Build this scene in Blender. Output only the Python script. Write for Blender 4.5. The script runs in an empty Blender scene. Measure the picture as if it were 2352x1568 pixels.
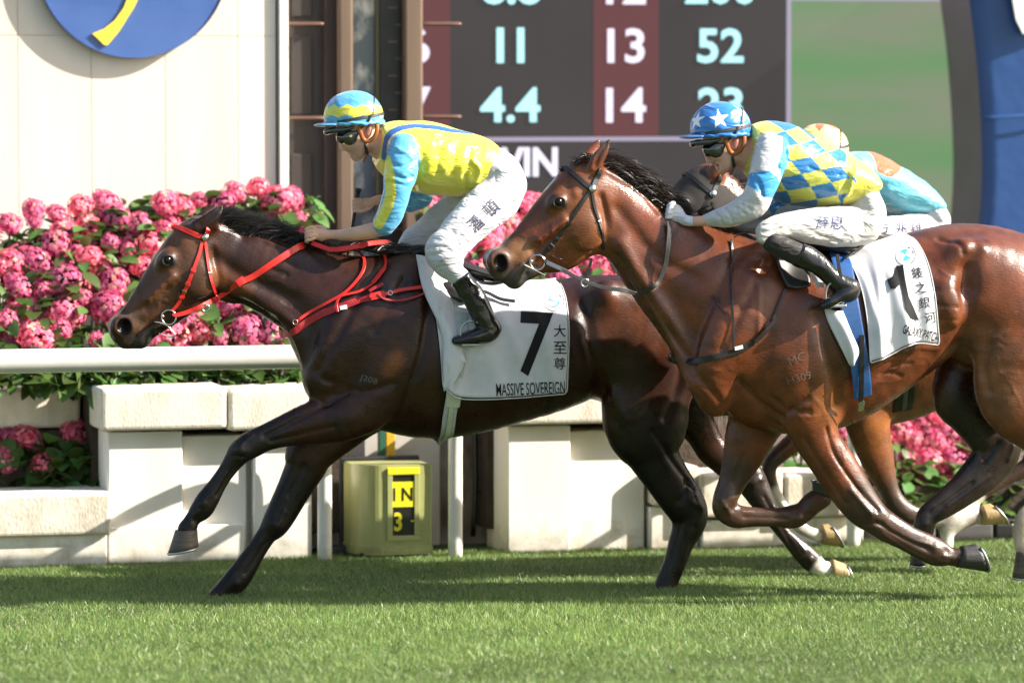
import bpy, bmesh, math, random
import numpy as np
import openvdb
from mathutils import Vector, Matrix
from mathutils.bvhtree import BVHTree
R = math.radians
random.seed(7); RNG = np.random.default_rng(7)
SC = bpy.context.scene
COL = SC.collection

# ------------------------------------------------------------------ camera, sky, sun, exposure
# world axes: X along the track (right), Y across it (away from the lens), Z up; Y = 0 is the lane of the leading horse
CAM_LOC = Vector((-5.2, -19.61, 2.35)); YAW = R(15.0); PITCH = R(3.342)
FPX = 10000.0; CU, CV = 1176.0, 783.5          # focal length and centre in units of a 2352 px wide picture
FWD = Vector((math.sin(YAW)*math.cos(PITCH), math.cos(YAW)*math.cos(PITCH), -math.sin(PITCH)))
RIGHT = Vector((math.cos(YAW), -math.sin(YAW), 0)); UP = RIGHT.cross(FWD)
cam_d = bpy.data.cameras.new('camera'); cam = bpy.data.objects.new('camera', cam_d); COL.objects.link(cam)
cam.matrix_world = Matrix.Translation(CAM_LOC) @ Matrix((RIGHT, UP, -FWD)).transposed().to_4x4()
cam_d.sensor_width = 36.0; cam_d.lens = 36.0*FPX/2352.0; cam_d.clip_end = 3000; cam_d.clip_start = 0.5
cam_d.dof.use_dof = True; cam_d.dof.focus_distance = 19.8; cam_d.dof.aperture_fstop = 1.6
SC.camera = cam

SUN = Vector((1.55, -0.58, 1.06)).normalized()
w = bpy.data.worlds.new('World'); SC.world = w; w.use_nodes = True
nt = w.node_tree; bg = nt.nodes['Background']; sky = nt.nodes.new('ShaderNodeTexSky')
sky.sky_type = 'NISHITA'; sky.sun_disc = False
sky.sun_elevation = math.asin(SUN.z); sky.sun_rotation = math.atan2(SUN.x, SUN.y)
sky.air_density = 1.3; sky.dust_density = 2.5
nt.links.new(sky.outputs[0], bg.inputs[0]); bg.inputs[1].default_value = 0.085
sl = bpy.data.lights.new('sun', 'SUN'); sl.energy = 5.0; sl.angle = R(0.6); sl.color = (1.0, 0.93, 0.83)
so = bpy.data.objects.new('sun', sl); COL.objects.link(so); so.rotation_euler = SUN.to_track_quat('Z', 'Y').to_euler(); so.location = (8, -6, 8)
vs = SC.view_settings; vs.view_transform = 'Standard'; vs.look = 'None'; vs.exposure = 1.46; vs.gamma = 1.0; vs.use_curve_mapping = False
SC.cycles.max_bounces = 6; SC.cycles.transparent_max_bounces = 6

# ------------------------------------------------------------------ measuring helpers
def P(u, v, Y):
    """point of the vertical plane Y that the photograph shows at (u, v), picture width 2352"""
    d = FWD + RIGHT*((u-CU)/FPX) - UP*((v-CV)/FPX)
    return CAM_LOC + d*((Y-CAM_LOC.y)/d.y)
def crop(ox, oy, s):
    k = 4096/2352.0
    return lambda x, y: ((ox + x/s)/k, (oy + y/s)/k)
F = lambda x, y: (x, y)
c1 = crop(350, 750, 2.24); c2 = crop(1150, 330, 2.24); c3 = crop(1500, 900, 1.742); c4 = crop(1900, 500, 2.24)
c5 = crop(2600, 350, 1.8448); c6 = crop(2600, 950, 1.5722); c7 = crop(2500, 1550, 1.4737); c8 = crop(600, 1450, 1.5677)
d1 = crop(1100, 700, 2.24); d2 = crop(2650, 650, 3.92); d3 = crop(1250, 350, 5.2275); d4 = crop(2700, 400, 4.9)
d5 = crop(3000, 450, 2.146); d6 = crop(3300, 1350, 1.5678); d7 = crop(1700, 700, 2.6133); d8 = crop(1150, 1000, 3.4846)
e1 = crop(0, 700, 1.96); e4 = crop(0, 1350, 1.5683)

# ------------------------------------------------------------------ object helpers
def new_obj(name, me, mat=None, parent=None, loc=None):
    o = bpy.data.objects.new(name, me); COL.objects.link(o)
    if me is not None and mat is not None and len(me.materials) == 0: me.materials.append(mat)
    if parent is not None:
        o.parent = parent; o.matrix_parent_inverse = parent.matrix_world.inverted()
    if loc is not None: o.location = loc
    return o
def tag(o, label=None, cat=None, group=None, kind=None):
    if label: o['label'] = label
    if cat: o['category'] = cat
    if group: o['group'] = group
    if kind: o['kind'] = kind
    return o
def thing(name, label, cat, loc=(0, 0, 0), group=None):
    o = bpy.data.objects.new(name, None); COL.objects.link(o); o.location = loc; o.empty_display_size = 0.1
    o.matrix_world = Matrix.Translation(Vector(loc))
    return tag(o, label, cat, group)
def mesh_np(name, V, Fq, smooth=True):
    me = bpy.data.meshes.new(name); V = np.asarray(V, np.float32); 
    Fq = [np.asarray(f, np.int32) for f in (Fq if isinstance(Fq, list) else [Fq]) if len(f)]
    nl = sum(f.size for f in Fq); nf = sum(len(f) for f in Fq)
    me.vertices.add(len(V)); me.vertices.foreach_set('co', V.ravel())
    me.loops.add(nl); me.polygons.add(nf)
    me.loops.foreach_set('vertex_index', np.concatenate([f.ravel() for f in Fq]))
    tot = np.concatenate([np.full(len(f), f.shape[1]) for f in Fq]).astype(np.int32)
    me.polygons.foreach_set('loop_start', np.concatenate([[0], np.cumsum(tot)[:-1]]).astype(np.int32))
    me.polygons.foreach_set('loop_total', tot)
    me.polygons.foreach_set('use_smooth', np.full(nf, smooth))
    me.update(calc_edges=True); me.validate()
    return me
def bm_mesh(name, bm, smooth=False):
    bmesh.ops.recalc_face_normals(bm, faces=bm.faces[:])
    me = bpy.data.meshes.new(name); bm.to_mesh(me); bm.free()
    if smooth:
        for p in me.polygons: p.use_smooth = True
    return me
def rbox(name, lo, hi, mat, parent=None, bev=0.01, seg=2, jit=0.0):
    lo, hi = Vector(lo), Vector(hi); c = (lo+hi)/2; s = hi-lo
    bm = bmesh.new(); bmesh.ops.create_cube(bm, size=1)
    for v in bm.verts: v.co = Vector((v.co.x*s.x, v.co.y*s.y, v.co.z*s.z)) + c
    if jit:
        for v in bm.verts: v.co += Vector((random.uniform(-1, 1), random.uniform(-1, 1), random.uniform(-1, 1)))*jit
    if bev: bmesh.ops.bevel(bm, geom=bm.edges[:], offset=min(bev, min(s)*0.45), segments=seg, profile=0.5, affect='EDGES')
    return new_obj(name, bm_mesh(name, bm), mat, parent)
def catmull(pts, n):
    p = np.asarray(pts, float); m = len(p)
    if m < 3 or n <= 1: return p
    q = np.vstack([2*p[0]-p[1], p, 2*p[-1]-p[-2]]); out = []
    for i in range(m-1):
        a, b, c, d = q[i:i+4]
        for t in np.arange(n)/n:
            out.append(0.5*((2*b)+(c-a)*t+(2*a-5*b+4*c-d)*t*t+(3*b-a-3*c+d)*t**3))
    out.append(p[-1]); return np.array(out)
def tube(name, pts, r, mat, parent=None, seg=10, flat=None, n=4, cap=True, join=None):
    """round (or oval) rod along a smooth path; r a number or one per point"""
    rr = np.full(len(pts), r, float) if np.isscalar(r) else np.asarray(r, float)
    q = catmull(np.column_stack([np.array([list(p) for p in pts]), rr]), n); p, rr = q[:, :3], q[:, 3]
    T = np.gradient(p, axis=0); T /= np.linalg.norm(T, axis=1)[:, None]+1e-12
    u = np.cross(T[0], [0.13, 0.2, 0.97]); 
    if np.linalg.norm(u) < 0.1: u = np.cross(T[0], [0, 1, 0])
    V = []; 
    for i in range(len(p)):
        u = u-T[i]*np.dot(u, T[i]); u /= np.linalg.norm(u); b = np.cross(T[i], u)
        for k in range(seg):
            a = 2*math.pi*k/seg; o = u*math.cos(a)*rr[i]+b*math.sin(a)*rr[i]
            if flat is not None: o = o*np.array(flat)
            V.append(p[i]+o)
    Q = [[i*seg+k, i*seg+(k+1) % seg, (i+1)*seg+(k+1) % seg, (i+1)*seg+k] for i in range(len(p)-1) for k in range(seg)]
    fs = [np.array(Q)]
    if cap:
        V += [p[0], p[-1]]; n0 = len(V)-2; m = (len(p)-1)*seg
        fs.append(np.array([[n0, (k+1) % seg, k] for k in range(seg)]+[[n0+1, m+k, m+(k+1) % seg] for k in range(seg)]))
    if join is not None:
        join.append((np.array(V), fs)); return None
    return new_obj(name, mesh_np(name, V, fs), mat, parent)
def joined(name, parts, mat, parent=None, smooth=True):
    V = []; q = {}; off = 0
    for v, fs in parts:
        for f in fs: q.setdefault(f.shape[1], []).append(f+off)
        V.append(v); off += len(v)
    return new_obj(name, mesh_np(name, np.vstack(V), [np.vstack(f) for f in q.values()], smooth), mat, parent)
def strap(name, pts, nrm, width, thick, mat, parent=None, n=5, join=None, tip=False):
    """flat leather strap with thickness: path, surface normals, width"""
    p = np.array([list(a) for a in pts]); nn = np.array([list(a) for a in nrm]); 
    ww = np.full(len(p), width, float) if np.isscalar(width) else np.asarray(width, float)
    q = catmull(np.column_stack([p, nn, ww]), n); p, nn, ww = q[:, :3], q[:, 3:6], q[:, 6]
    T = np.gradient(p, axis=0); T /= np.linalg.norm(T, axis=1)[:, None]+1e-12
    nn = nn-T*np.sum(nn*T, axis=1)[:, None]; nn /= np.linalg.norm(nn, axis=1)[:, None]+1e-12
    B = np.cross(T, nn); V = []
    if tip: ww[-1] *= 0.3
    prof = [(-.5, .25), (-.42, .5), (.42, .5), (.5, .25), (.5, -.5), (-.5, -.5)]; k = len(prof)
    for i in range(len(p)):
        for a, b in prof: V.append(p[i]+B[i]*a*ww[i]+nn[i]*b*thick)
    Q = [[i*k+j, i*k+(j+1) % k, (i+1)*k+(j+1) % k, (i+1)*k+j] for i in range(len(p)-1) for j in range(k)]
    m = (len(p)-1)*k
    fs = [np.array(Q+[[0, 3, 2, 1], [0, 5, 4, 3], [m, m+1, m+2, m+3], [m, m+3, m+4, m+5]])]
    if join is not None: join.append((np.array(V), fs)); return None
    return new_obj(name, mesh_np(name, V, fs, False), mat, parent)

# ------------------------------------------------------------------ procedural materials
def pm(name, col, rough=0.6, col2=None, ns=8.0, nd=4.0, bump=0.0, bs=60.0, spec=0.5, metal=0.0, coat=0.0, emit=None, es=0.0,
       stretch=(1, 1, 1), sheen=0.0, lo=0.35, hi=0.65, trans=0.0, alpha=None, attr=None, obj_rand=0.0, bdist=0.02, rough2=None, croug=0.1):
    m = bpy.data.materials.new(name); m.use_nodes = True; t = m.node_tree; N = t.nodes; L = t.links
    b = N['Principled BSDF']
    b.inputs['Base Color'].default_value = (*col, 1); b.inputs['Roughness'].default_value = rough
    b.inputs['Specular IOR Level'].default_value = spec; b.inputs['Metallic'].default_value = metal
    b.inputs['Coat Weight'].default_value = coat; b.inputs['Coat Roughness'].default_value = croug
    if sheen: b.inputs['Sheen Weight'].default_value = sheen
    if trans: b.inputs['Transmission Weight'].default_value = trans
    if emit: b.inputs['Emission Color'].default_value = (*emit, 1); b.inputs['Emission Strength'].default_value = es
    tc = N.new('ShaderNodeTexCoord'); mp = N.new('ShaderNodeMapping'); mp.inputs['Scale'].default_value = stretch
    L.new(tc.outputs['Object'], mp.inputs[0])
    cur = None
    if attr:
        a = N.new('ShaderNodeVertexColor'); a.layer_name = attr; cur = a.outputs[0]
    if col2 is not None:
        n = N.new('ShaderNodeTexNoise'); n.inputs['Scale'].default_value = ns; n.inputs['Detail'].default_value = nd
        n.inputs['Roughness'].default_value = 0.6; L.new(mp.outputs[0], n.inputs[0])
        mr = N.new('ShaderNodeMapRange'); mr.inputs[1].default_value = lo; mr.inputs[2].default_value = hi; L.new(n.outputs[0], mr.inputs[0])
        mx = N.new('ShaderNodeMix'); mx.data_type = 'RGBA'; L.new(mr.outputs[0], mx.inputs[0])
        if cur is not None:
            mx.blend_type = 'MULTIPLY'; L.new(cur, mx.inputs[6]); mx.inputs[7].default_value = (*col2, 1)
        else:
            mx.inputs[6].default_value = (*col, 1); mx.inputs[7].default_value = (*col2, 1)
        cur = mx.outputs[2]
        if rough2 is not None:
            r2 = N.new('ShaderNodeMapRange'); r2.inputs[1].default_value = 0.3; r2.inputs[2].default_value = 0.7
            r2.inputs[3].default_value = rough; r2.inputs[4].default_value = rough2; L.new(n.outputs[0], r2.inputs[0]); L.new(r2.outputs[0], b.inputs['Roughness'])
    if obj_rand:
        oi = N.new('ShaderNodeObjectInfo'); hs = N.new('ShaderNodeHueSaturation')
        m1 = N.new('ShaderNodeMapRange'); m1.inputs[3].default_value = 1-obj_rand; m1.inputs[4].default_value = 1+obj_rand; L.new(oi.outputs['Random'], m1.inputs[0])
        L.new(m1.outputs[0], hs.inputs['Value'])
        m2 = N.new('ShaderNodeMapRange'); m2.inputs[3].default_value = 0.5-obj_rand*0.06; m2.inputs[4].default_value = 0.5+obj_rand*0.06; L.new(oi.outputs['Random'], m2.inputs[0])
        L.new(m2.outputs[0], hs.inputs['Hue'])
        if cur is not None: L.new(cur, hs.inputs['Color'])
        else: hs.inputs['Color'].default_value = (*col, 1)
        cur = hs.outputs[0]
    if cur is not None: L.new(cur, b.inputs['Base Color'])
    if bump:
        n2 = N.new('ShaderNodeTexNoise'); n2.inputs['Scale'].default_value = bs; n2.inputs['Detail'].default_value = 3
        L.new(mp.outputs[0], n2.inputs[0]); bp = N.new('ShaderNodeBump'); bp.inputs['Strength'].default_value = bump; bp.inputs['Distance'].default_value = bdist
        L.new(n2.outputs[0], bp.inputs['Height']); L.new(bp.outputs[0], b.inputs['Normal'])
    return m
def emis(name, col, s, base=(0.02, 0.02, 0.02)):
    return pm(name, base, 0.5, emit=col, es=s, spec=0.2)
def grime(m, z1, col, sc=9.0):
    """splashed dirt that thins out with height above the ground"""
    t = m.node_tree; N, L = t.nodes, t.links; b = N['Principled BSDF']; src = b.inputs['Base Color'].links[0].from_socket
    tc = N.new('ShaderNodeTexCoord'); sp = N.new('ShaderNodeSeparateXYZ'); L.new(tc.outputs['Object'], sp.inputs[0])
    g = N.new('ShaderNodeMapRange'); g.inputs[1].default_value = 0.0; g.inputs[2].default_value = z1; g.inputs[3].default_value = 1.0; g.inputs[4].default_value = 0.0; L.new(sp.outputs[2], g.inputs[0])
    n = N.new('ShaderNodeTexNoise'); n.inputs['Scale'].default_value = sc; n.inputs['Detail'].default_value = 7; n.inputs['Roughness'].default_value = .7; L.new(tc.outputs['Object'], n.inputs[0])
    q = N.new('ShaderNodeMath'); q.operation = 'MULTIPLY_ADD'; q.inputs[1].default_value = 0.55; q.inputs[2].default_value = -0.28; L.new(g.outputs[0], q.inputs[0])
    s = N.new('ShaderNodeMath'); s.operation = 'ADD'; L.new(q.outputs[0], s.inputs[0]); L.new(n.outputs[0], s.inputs[1])
    r = N.new('ShaderNodeMapRange'); r.inputs[1].default_value = 0.50; r.inputs[2].default_value = 0.85; r.inputs[3].default_value = 0; r.inputs[4].default_value = 0.75; L.new(s.outputs[0], r.inputs[0])
    mx = N.new('ShaderNodeMix'); mx.data_type = 'RGBA'; L.new(r.outputs[0], mx.inputs[0]); L.new(src, mx.inputs[6]); mx.inputs[7].default_value = (*col, 1); L.new(mx.outputs[2], b.inputs['Base Color'])
def set_col(me, name, rgb):
    a = me.color_attributes.new(name, 'FLOAT_COLOR', 'POINT')
    c = np.ones((len(me.vertices), 4), np.float32); c[:, :3] = rgb; a.data.foreach_set('color', c.ravel())
def verts_np(me):
    V = np.empty(len(me.vertices)*3, np.float32); me.vertices.foreach_get('co', V); return V.reshape(-1, 3)
def vnoise(p, seed=0, octaves=2):
    """cheap smooth pseudo noise from rotated sines, about -1..1"""
    r = np.random.default_rng(seed); o = np.zeros(len(p)); amp = 1.0; tot = 0
    for k in range(octaves):
        for j in range(4):
            d = r.normal(size=3); d /= np.linalg.norm(d); o += amp*np.sin(p@d*(2**k)*r.uniform(0.8, 1.3)+r.uniform(0, 6.28))
        tot += amp*2; amp *= 0.55
    return o/tot
# ------------------------------------------------------------------ lettering as thin solid sheets
def text_faces(body, bold=0.0):
    c = bpy.data.curves.new('t', 'FONT'); c.body = body; c.align_x = 'CENTER'; c.align_y = 'CENTER'; c.offset = bold; c.resolution_u = 3
    o = bpy.data.objects.new('t', c); COL.objects.link(o); bpy.context.view_layer.update()
    me = bpy.data.meshes.new_from_object(o.evaluated_get(bpy.context.evaluated_depsgraph_get()))
    bpy.data.objects.remove(o); bpy.data.curves.remove(c)
    xs = verts_np(me); mid = (xs.max(0)+xs.min(0))/2; h = xs[:, 1].max()-xs[:, 1].min(); wd = xs[:, 0].max()-xs[:, 0].min()
    for v in me.vertices: v.co -= Vector((mid[0], mid[1], 0))
    return me, wd, h
def lettering(name, body, place, height, mat, parent, bold=0.0, xs=1.0, thick=0.002, grid=0.0, width=None):
    """place(x, y) -> (point, normal); x, y in metres in the plane of the writing, origin at its middle"""
    me, wd, h = text_faces(body, bold); k = height/h; kx = k*xs if width is None else width/wd
    bm = bmesh.new(); bm.from_mesh(me); bpy.data.meshes.remove(me)
    for v in bm.verts: v.co = Vector((v.co.x*kx, v.co.y*k, 0))
    if grid:
        W, H = wd*kx/2, height/2
        for ax, ext in ((0, W), (1, H)):
            for i in range(int(2*ext/grid)+1):
                co = Vector((0, 0, 0)); co[ax] = -ext+i*grid; no = Vector((0, 0, 0)); no[ax] = 1
                bmesh.ops.bisect_plane(bm, geom=bm.verts[:]+bm.edges[:]+bm.faces[:], plane_co=co, plane_no=no)
    bmesh.ops.triangulate(bm, faces=bm.faces[:])
    for v in bm.verts:
        p, n = place(v.co.x, v.co.y); v.co = Vector(p)+Vector(n)*thick
    me = bpy.data.meshes.new(name); bm.to_mesh(me); bm.free()
    return new_obj(name, me, mat, parent)
def flat_place(center, right=(1, 0, 0), up=(0, 0, 1), nrm=(0, -1, 0), rot=0.0):
    c, r, u, n = map(Vector, (center, right, up, nrm)); ca, sa = math.cos(rot), math.sin(rot)
    return lambda x, y: (c+r*(x*ca-y*sa)+u*(x*sa+y*ca), n)
# ------------------------------------------------------------------ materials of the place
M_WHITE = pm('painted_render', (0.84, 0.81, 0.755), 0.7, (0.77, 0.725, 0.64), ns=2.2, bump=0.15, bs=120, stretch=(2, 2, 0.5), bdist=0.004)
M_STONE = pm('pale_stone', (0.76, 0.70, 0.60), 0.75, (0.55, 0.47, 0.37), ns=5, nd=6, bump=0.35, bs=55, stretch=(1.6, 1, 0.8), lo=0.42, hi=0.8, bdist=0.008)
M_PANEL = pm('cladding_panel', (0.70, 0.64, 0.57), 0.45, (0.63, 0.56, 0.48), ns=1.4, stretch=(3, 1, 0.35), lo=0.4, hi=0.75, obj_rand=0.02)
M_TRIM = pm('white_trim', (0.85, 0.82, 0.77), 0.5)
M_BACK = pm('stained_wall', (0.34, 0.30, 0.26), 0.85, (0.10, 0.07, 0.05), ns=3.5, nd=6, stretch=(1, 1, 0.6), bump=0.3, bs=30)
M_RAIL = pm('rail_paint', (0.76, 0.74, 0.69), 0.3, (0.70, 0.675, 0.62), ns=6, coat=0.3)
M_DISC = pm('blue_enamel', (0.05, 0.11, 0.33), 0.25, (0.065, 0.135, 0.37), ns=3, nd=3, coat=0.6)
M_YEL = pm('yellow_enamel', (0.85, 0.62, 0.07), 0.3, coat=0.5)
M_BROWN = pm('dark_brown_panel', (0.022, 0.0165, 0.0145), 0.55, (0.033, 0.025, 0.022), ns=3, stretch=(2, 1, 0.3))
M_MAROON = pm('dark_red_panel', (0.022, 0.010, 0.0095), 0.55, (0.030, 0.016, 0.015), ns=4, stretch=(2, 1, 0.3))
M_TAN = pm('tan_metal', (0.165, 0.112, 0.078), 0.5, (0.135, 0.092, 0.064), ns=3, stretch=(4, 1, 0.4), metal=0.2)
M_BLACK = pm('black_paint', (0.010, 0.010, 0.011), 0.4, (0.02, 0.02, 0.02), ns=9)
M_ROD = pm('bronze_rod', (0.20, 0.115, 0.085), 0.35, metal=0.6)
M_BLUE = pm('blue_vinyl', (0.024, 0.075, 0.235), 0.34, (0.028, 0.085, 0.265), ns=2.2, nd=4, bump=0.25, bs=2.6, coat=0.2, bdist=0.05)
M_ARCHSIDE = pm('grey_vinyl', (0.25, 0.185, 0.205), 0.7, (0.28, 0.21, 0.23), ns=2, nd=3)
M_BOXG = pm('olive_cream_paint', (0.38, 0.39, 0.155), 0.35, (0.33, 0.335, 0.135), ns=4, nd=5, coat=0.25, bump=0.06, bs=30)
M_SIGNY = pm('sign_yellow', (0.83, 0.74, 0.02), 0.4, (0.72, 0.64, 0.02), ns=9)
M_SIGNK = pm('sign_black', (0.012, 0.012, 0.010), 0.35)
M_GPOST = pm('green_post', (0.02, 0.10, 0.055), 0.5); M_YPOST = pm('yellow_post', (0.62, 0.37, 0.02), 0.5)
M_PIPE = pm('green_pipe', (0.105, 0.135, 0.075), 0.5, (0.06, 0.08, 0.05), ns=6)
M_BIN = pm('grey_plastic', (0.11, 0.105, 0.10), 0.5, (0.07, 0.068, 0.066), ns=4)
M_SOIL = pm('soil', (0.03, 0.022, 0.015), 0.95, (0.05, 0.035, 0.022), ns=14, bump=0.6, bs=30)

grime(M_WHITE, 0.30, (0.34, 0.30, 0.20)); grime(M_STONE, 0.9, (0.40, 0.33, 0.24), 14); grime(M_RAIL, 0.25, (0.40, 0.37, 0.27), 16); grime(M_BOXG, 0.16, (0.14, 0.12, 0.06), 18)
# ------------------------------------------------------------------ ground
M_GROUND = pm('turf_soil', (0.05, 0.085, 0.022), 0.9, (0.036, 0.062, 0.017), ns=1.3, nd=8, bump=0.5, bs=90)
bm = bmesh.new(); bmesh.ops.create_grid(bm, x_segments=40, y_segments=40, size=1500)
tag(new_obj('turf', bm_mesh('turf', bm), M_GROUND), 'mown green racecourse turf', None, kind='structure')

def grass_field():
    n = 840000
    X = RNG.uniform(-4.6, 5.4, n); Y = RNG.uniform(-3.9, 1.62, n)
    dens = vnoise(np.column_stack([X*2.2, Y*3.5, np.zeros(n)]), 3, 3); keep = RNG.random(n) < 0.82+0.30*dens; X, Y = X[keep], Y[keep]; n = len(X)
    cl = vnoise(np.column_stack([X*1.1, Y*1.8, np.zeros(n)]), 5, 3); mow = vnoise(np.column_stack([X*7, Y*9, np.zeros(n)]), 11, 2)
    h = RNG.uniform(0.010, 0.029, n)*(1+0.25*cl+.2*mow); tall = RNG.random(n) < 0.012; h[tall] *= 1.6
    a = RNG.uniform(0, 2*np.pi, n); lean = np.abs(RNG.normal(0, 0.95, n)); la = RNG.uniform(0, 2*np.pi, n); wd = RNG.uniform(0.0012, 0.0030, n)
    dx, dy = np.cos(a)*wd, np.sin(a)*wd; lx, ly = np.cos(la)*lean*h, np.sin(la)*lean*h; z0 = np.zeros(n)
    V = np.stack([np.column_stack([X-dx, Y-dy, z0]), np.column_stack([X+dx, Y+dy, z0]), np.column_stack([X+lx, Y+ly, h])], 1).reshape(-1, 3)
    i = np.arange(n)[:, None]*3
    me = mesh_np('grass', V, [np.hstack([i, i+1, i+2])], True)
    base = np.array([0.172, 0.258, 0.072])*(1+0.28*RNG.normal(size=(n, 1))).clip(0.45, 1.7)*(1+0.18*cl[:, None]+.12*mow[:, None])
    base[:, 0] *= RNG.uniform(0.8, 1.25, n)
    pale = RNG.random(n) < 0.05; base[pale] = np.array([0.40, 0.42, 0.22])*RNG.uniform(0.6, 1.2, (pale.sum(), 1))
    set_col(me, 'tint', np.repeat(base, 3, 0).clip(0, 0.8))
    m = bpy.data.materials.new('grass_blade'); m.use_nodes = True; t = m.node_tree; N, L = t.nodes, t.links
    b = N['Principled BSDF']; b.inputs['Roughness'].default_value = 0.42; b.inputs['Specular IOR Level'].default_value = 0.5
    at = N.new('ShaderNodeVertexColor'); at.layer_name = 'tint'; L.new(at.outputs[0], b.inputs['Base Color'])
    tr = N.new('ShaderNodeBsdfTranslucent'); L.new(at.outputs[0], tr.inputs[0]); mx = N.new('ShaderNodeMixShader'); mx.inputs[0].default_value = 0.35
    L.new(b.outputs[0], mx.inputs[1]); L.new(tr.outputs[0], mx.inputs[2]); L.new(mx.outputs[0], N['Material Output'].inputs[0])
    tag(new_obj('grass', me, m), 'short bright green grass of the home straight', 'grass', kind='stuff')
grass_field()

# ------------------------------------------------------------------ clad wall with the blue roundel
def XZ(u, v, Y): p = P(u, v, Y); return p.x, p.z
YW = 3.0
us = [-640, -470, -300, -130, 42, 210, 380, 547, 634]; xs = [XZ(u, 300, YW)[0] for u in us]; zj = XZ(300, 82, YW)[1]
wall = thing('cladding_wall', 'tall cream wall of smooth upright cladding panels behind the flowers', 'wall', (xs[4], YW, 0))
for i in range(len(us)-1):
    for (z0, z1) in ((0.3, zj), (zj, 4.2)):
        g = 0.0015
        rbox('panel', (xs[i]+g, YW, z0+g), (xs[i+1]-g, YW+0.0035, z1-g), M_PANEL, wall, bev=0.001, seg=1)
rbox('backing', (xs[0], YW+0.004, 0.2), (xs[-1], YW+0.2, 4.2), pm('joint_grey', (0.56, 0.47, 0.39), 0.8), wall, bev=0)
x0, x1 = XZ(640, 300, YW)[0], XZ(660, 300, YW)[0]
rbox('corner_trim', (x0, YW-0.03, 0.2), (x1, YW+0.2, 4.2), M_TRIM, wall, bev=0.004)
dc = P(305, -92, YW-0.045); dr = (P(305, 133, YW-0.045)-P(305, -92, YW-0.045)).length
disc = thing('emblem_disc', 'round glossy blue emblem with a yellow stroke mounted on the cream wall', 'emblem', dc)
bm = bmesh.new(); r = bmesh.ops.create_cone(bm, cap_ends=True, cap_tris=False, segments=96, radius1=dr, radius2=dr, depth=0.03)
for v in bm.verts: v.co = Vector((v.co.x, v.co.z, v.co.y))+dc
bmesh.ops.bevel(bm, geom=[e_ for e_ in bm.edges if abs(e_.calc_face_angle(0)) > 1], offset=0.006, segments=2, affect='EDGES')
new_obj('face', bm_mesh('face', bm), M_DISC, disc)
rbox('mount', dc+Vector((-.1, .013, -.1)), dc+Vector((.1, .05, .1)), M_TRIM, disc, bev=0)
def extruded(name, pts, y0, y1, mat, parent, bev=0.004):
    bm = bmesh.new(); a = [bm.verts.new((p[0], y0, p[1])) for p in pts]; b = [bm.verts.new((p[0], y1, p[1])) for p in pts]; n = len(pts)
    bm.faces.new(a); bm.faces.new(b[::-1])
    for i in range(n): bm.faces.new((a[i], b[i], b[(i+1) % n], a[(i+1) % n]))
    bmesh.ops.recalc_face_normals(bm, faces=bm.faces[:])
    return new_obj(name, bm_mesh(name, bm), mat, parent)
st = [(213, 77), (240, 66), (265, 46), (285, 18), (296, -10), (304, -60), (308, -120), (330, -120), (328, -60), (322, -10), (309, 18), (295, 40), (275, 72), (248, 104), (240, 103)]
extruded('stroke', [XZ(u, v, YW-0.08) for u, v in st], YW-0.067, YW-0.058, M_YEL, disc)

# ------------------------------------------------------------------ finish post with mirror strip
YP = 3.12
post = thing('finish_post', 'tall dark brown and tan finish post with mirror strip and side rods', 'post', (XZ(870, 300, YP)[0], YP, 0))
def slab(name, u0, u1, y0, y1, mat, z0=0.2, z1=4.2, bev=0.004):
    a, b = XZ(u0, 300, y0)[0], XZ(u1, 300, y0)[0]; return rbox(name, (a, y0, z0), (b, y1, z1), mat, post, bev)
slab('side_panel', 663, 748, YP+0.04, YP+0.3, M_BROWN); slab('side_panel', 747, 781, YP+0.0, YP+0.3, M_MAROON)
for (v0, v1) in ((-180, 40), (82, 265), (352, 560)):
    a, b = P(670, v1, YP+0.03), P(716, v0, YP+0.03); fr = 0.012
    rbox('moulding', (a.x, YP+0.025, a.z), (b.x, YP+0.05, b.z), M_BROWN, post, bev=0.010, seg=3)
slab('column', 779, 812, YP-0.05, YP+0.3, M_TAN, bev=0.012); slab('column', 930, 972, YP-0.05, YP+0.3, M_TAN, bev=0.012)
slab('mirror', 812, 866, YP+0.06, YP+0.2, pm('mirror_painted_reflection', (0.13, 0.17, 0.22), 0.12, (0.55, 0.57, 0.62), ns=7.5, nd=3, lo=0.48, hi=0.66, metal=0.5, stretch=(1.4, 1, 0.8)), bev=0)  # pale and dark blotches paint a blurred crowd reflection into the mirror colour
slab('mirror_edge', 864, 874, YP+0.03, YP+0.2, pm('brass_edge', (0.10, 0.085, 0.04), 0.4), bev=0.002)
slab('scale_strip', 873, 931, YP+0.02, YP+0.3, M_BLACK, bev=0.002)
for k in range(22):
    v = -60+k*39; u = 903 if k % 2 == 0 else 919
    a = P(u-11, v+2, YP+0.012); b = P(u+9, v-2, YP+0.012)
    rbox('tick', (a.x, YP+0.012, a.z), (b.x, YP+0.021, b.z), M_TAN, post, bev=0)
for (ua, ub, v) in ((650, 742, 55), (650, 742, 271), (688, 742, 490), (972, 1058, 55), (972, 1058, 268), (972, 1058, 480)):
    a, b = P(ua, v, YP-0.02), P(ub, v, YP-0.02); n = Vector((0, 0, 0)); d = (b-a); pts = [a, a+d*.03, a+d*.5, a+d*.97, b]
    tube('rod', pts, [0.004, 0.010, 0.011, 0.010, 0.004], M_ROD, post, seg=10, n=2)

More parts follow.
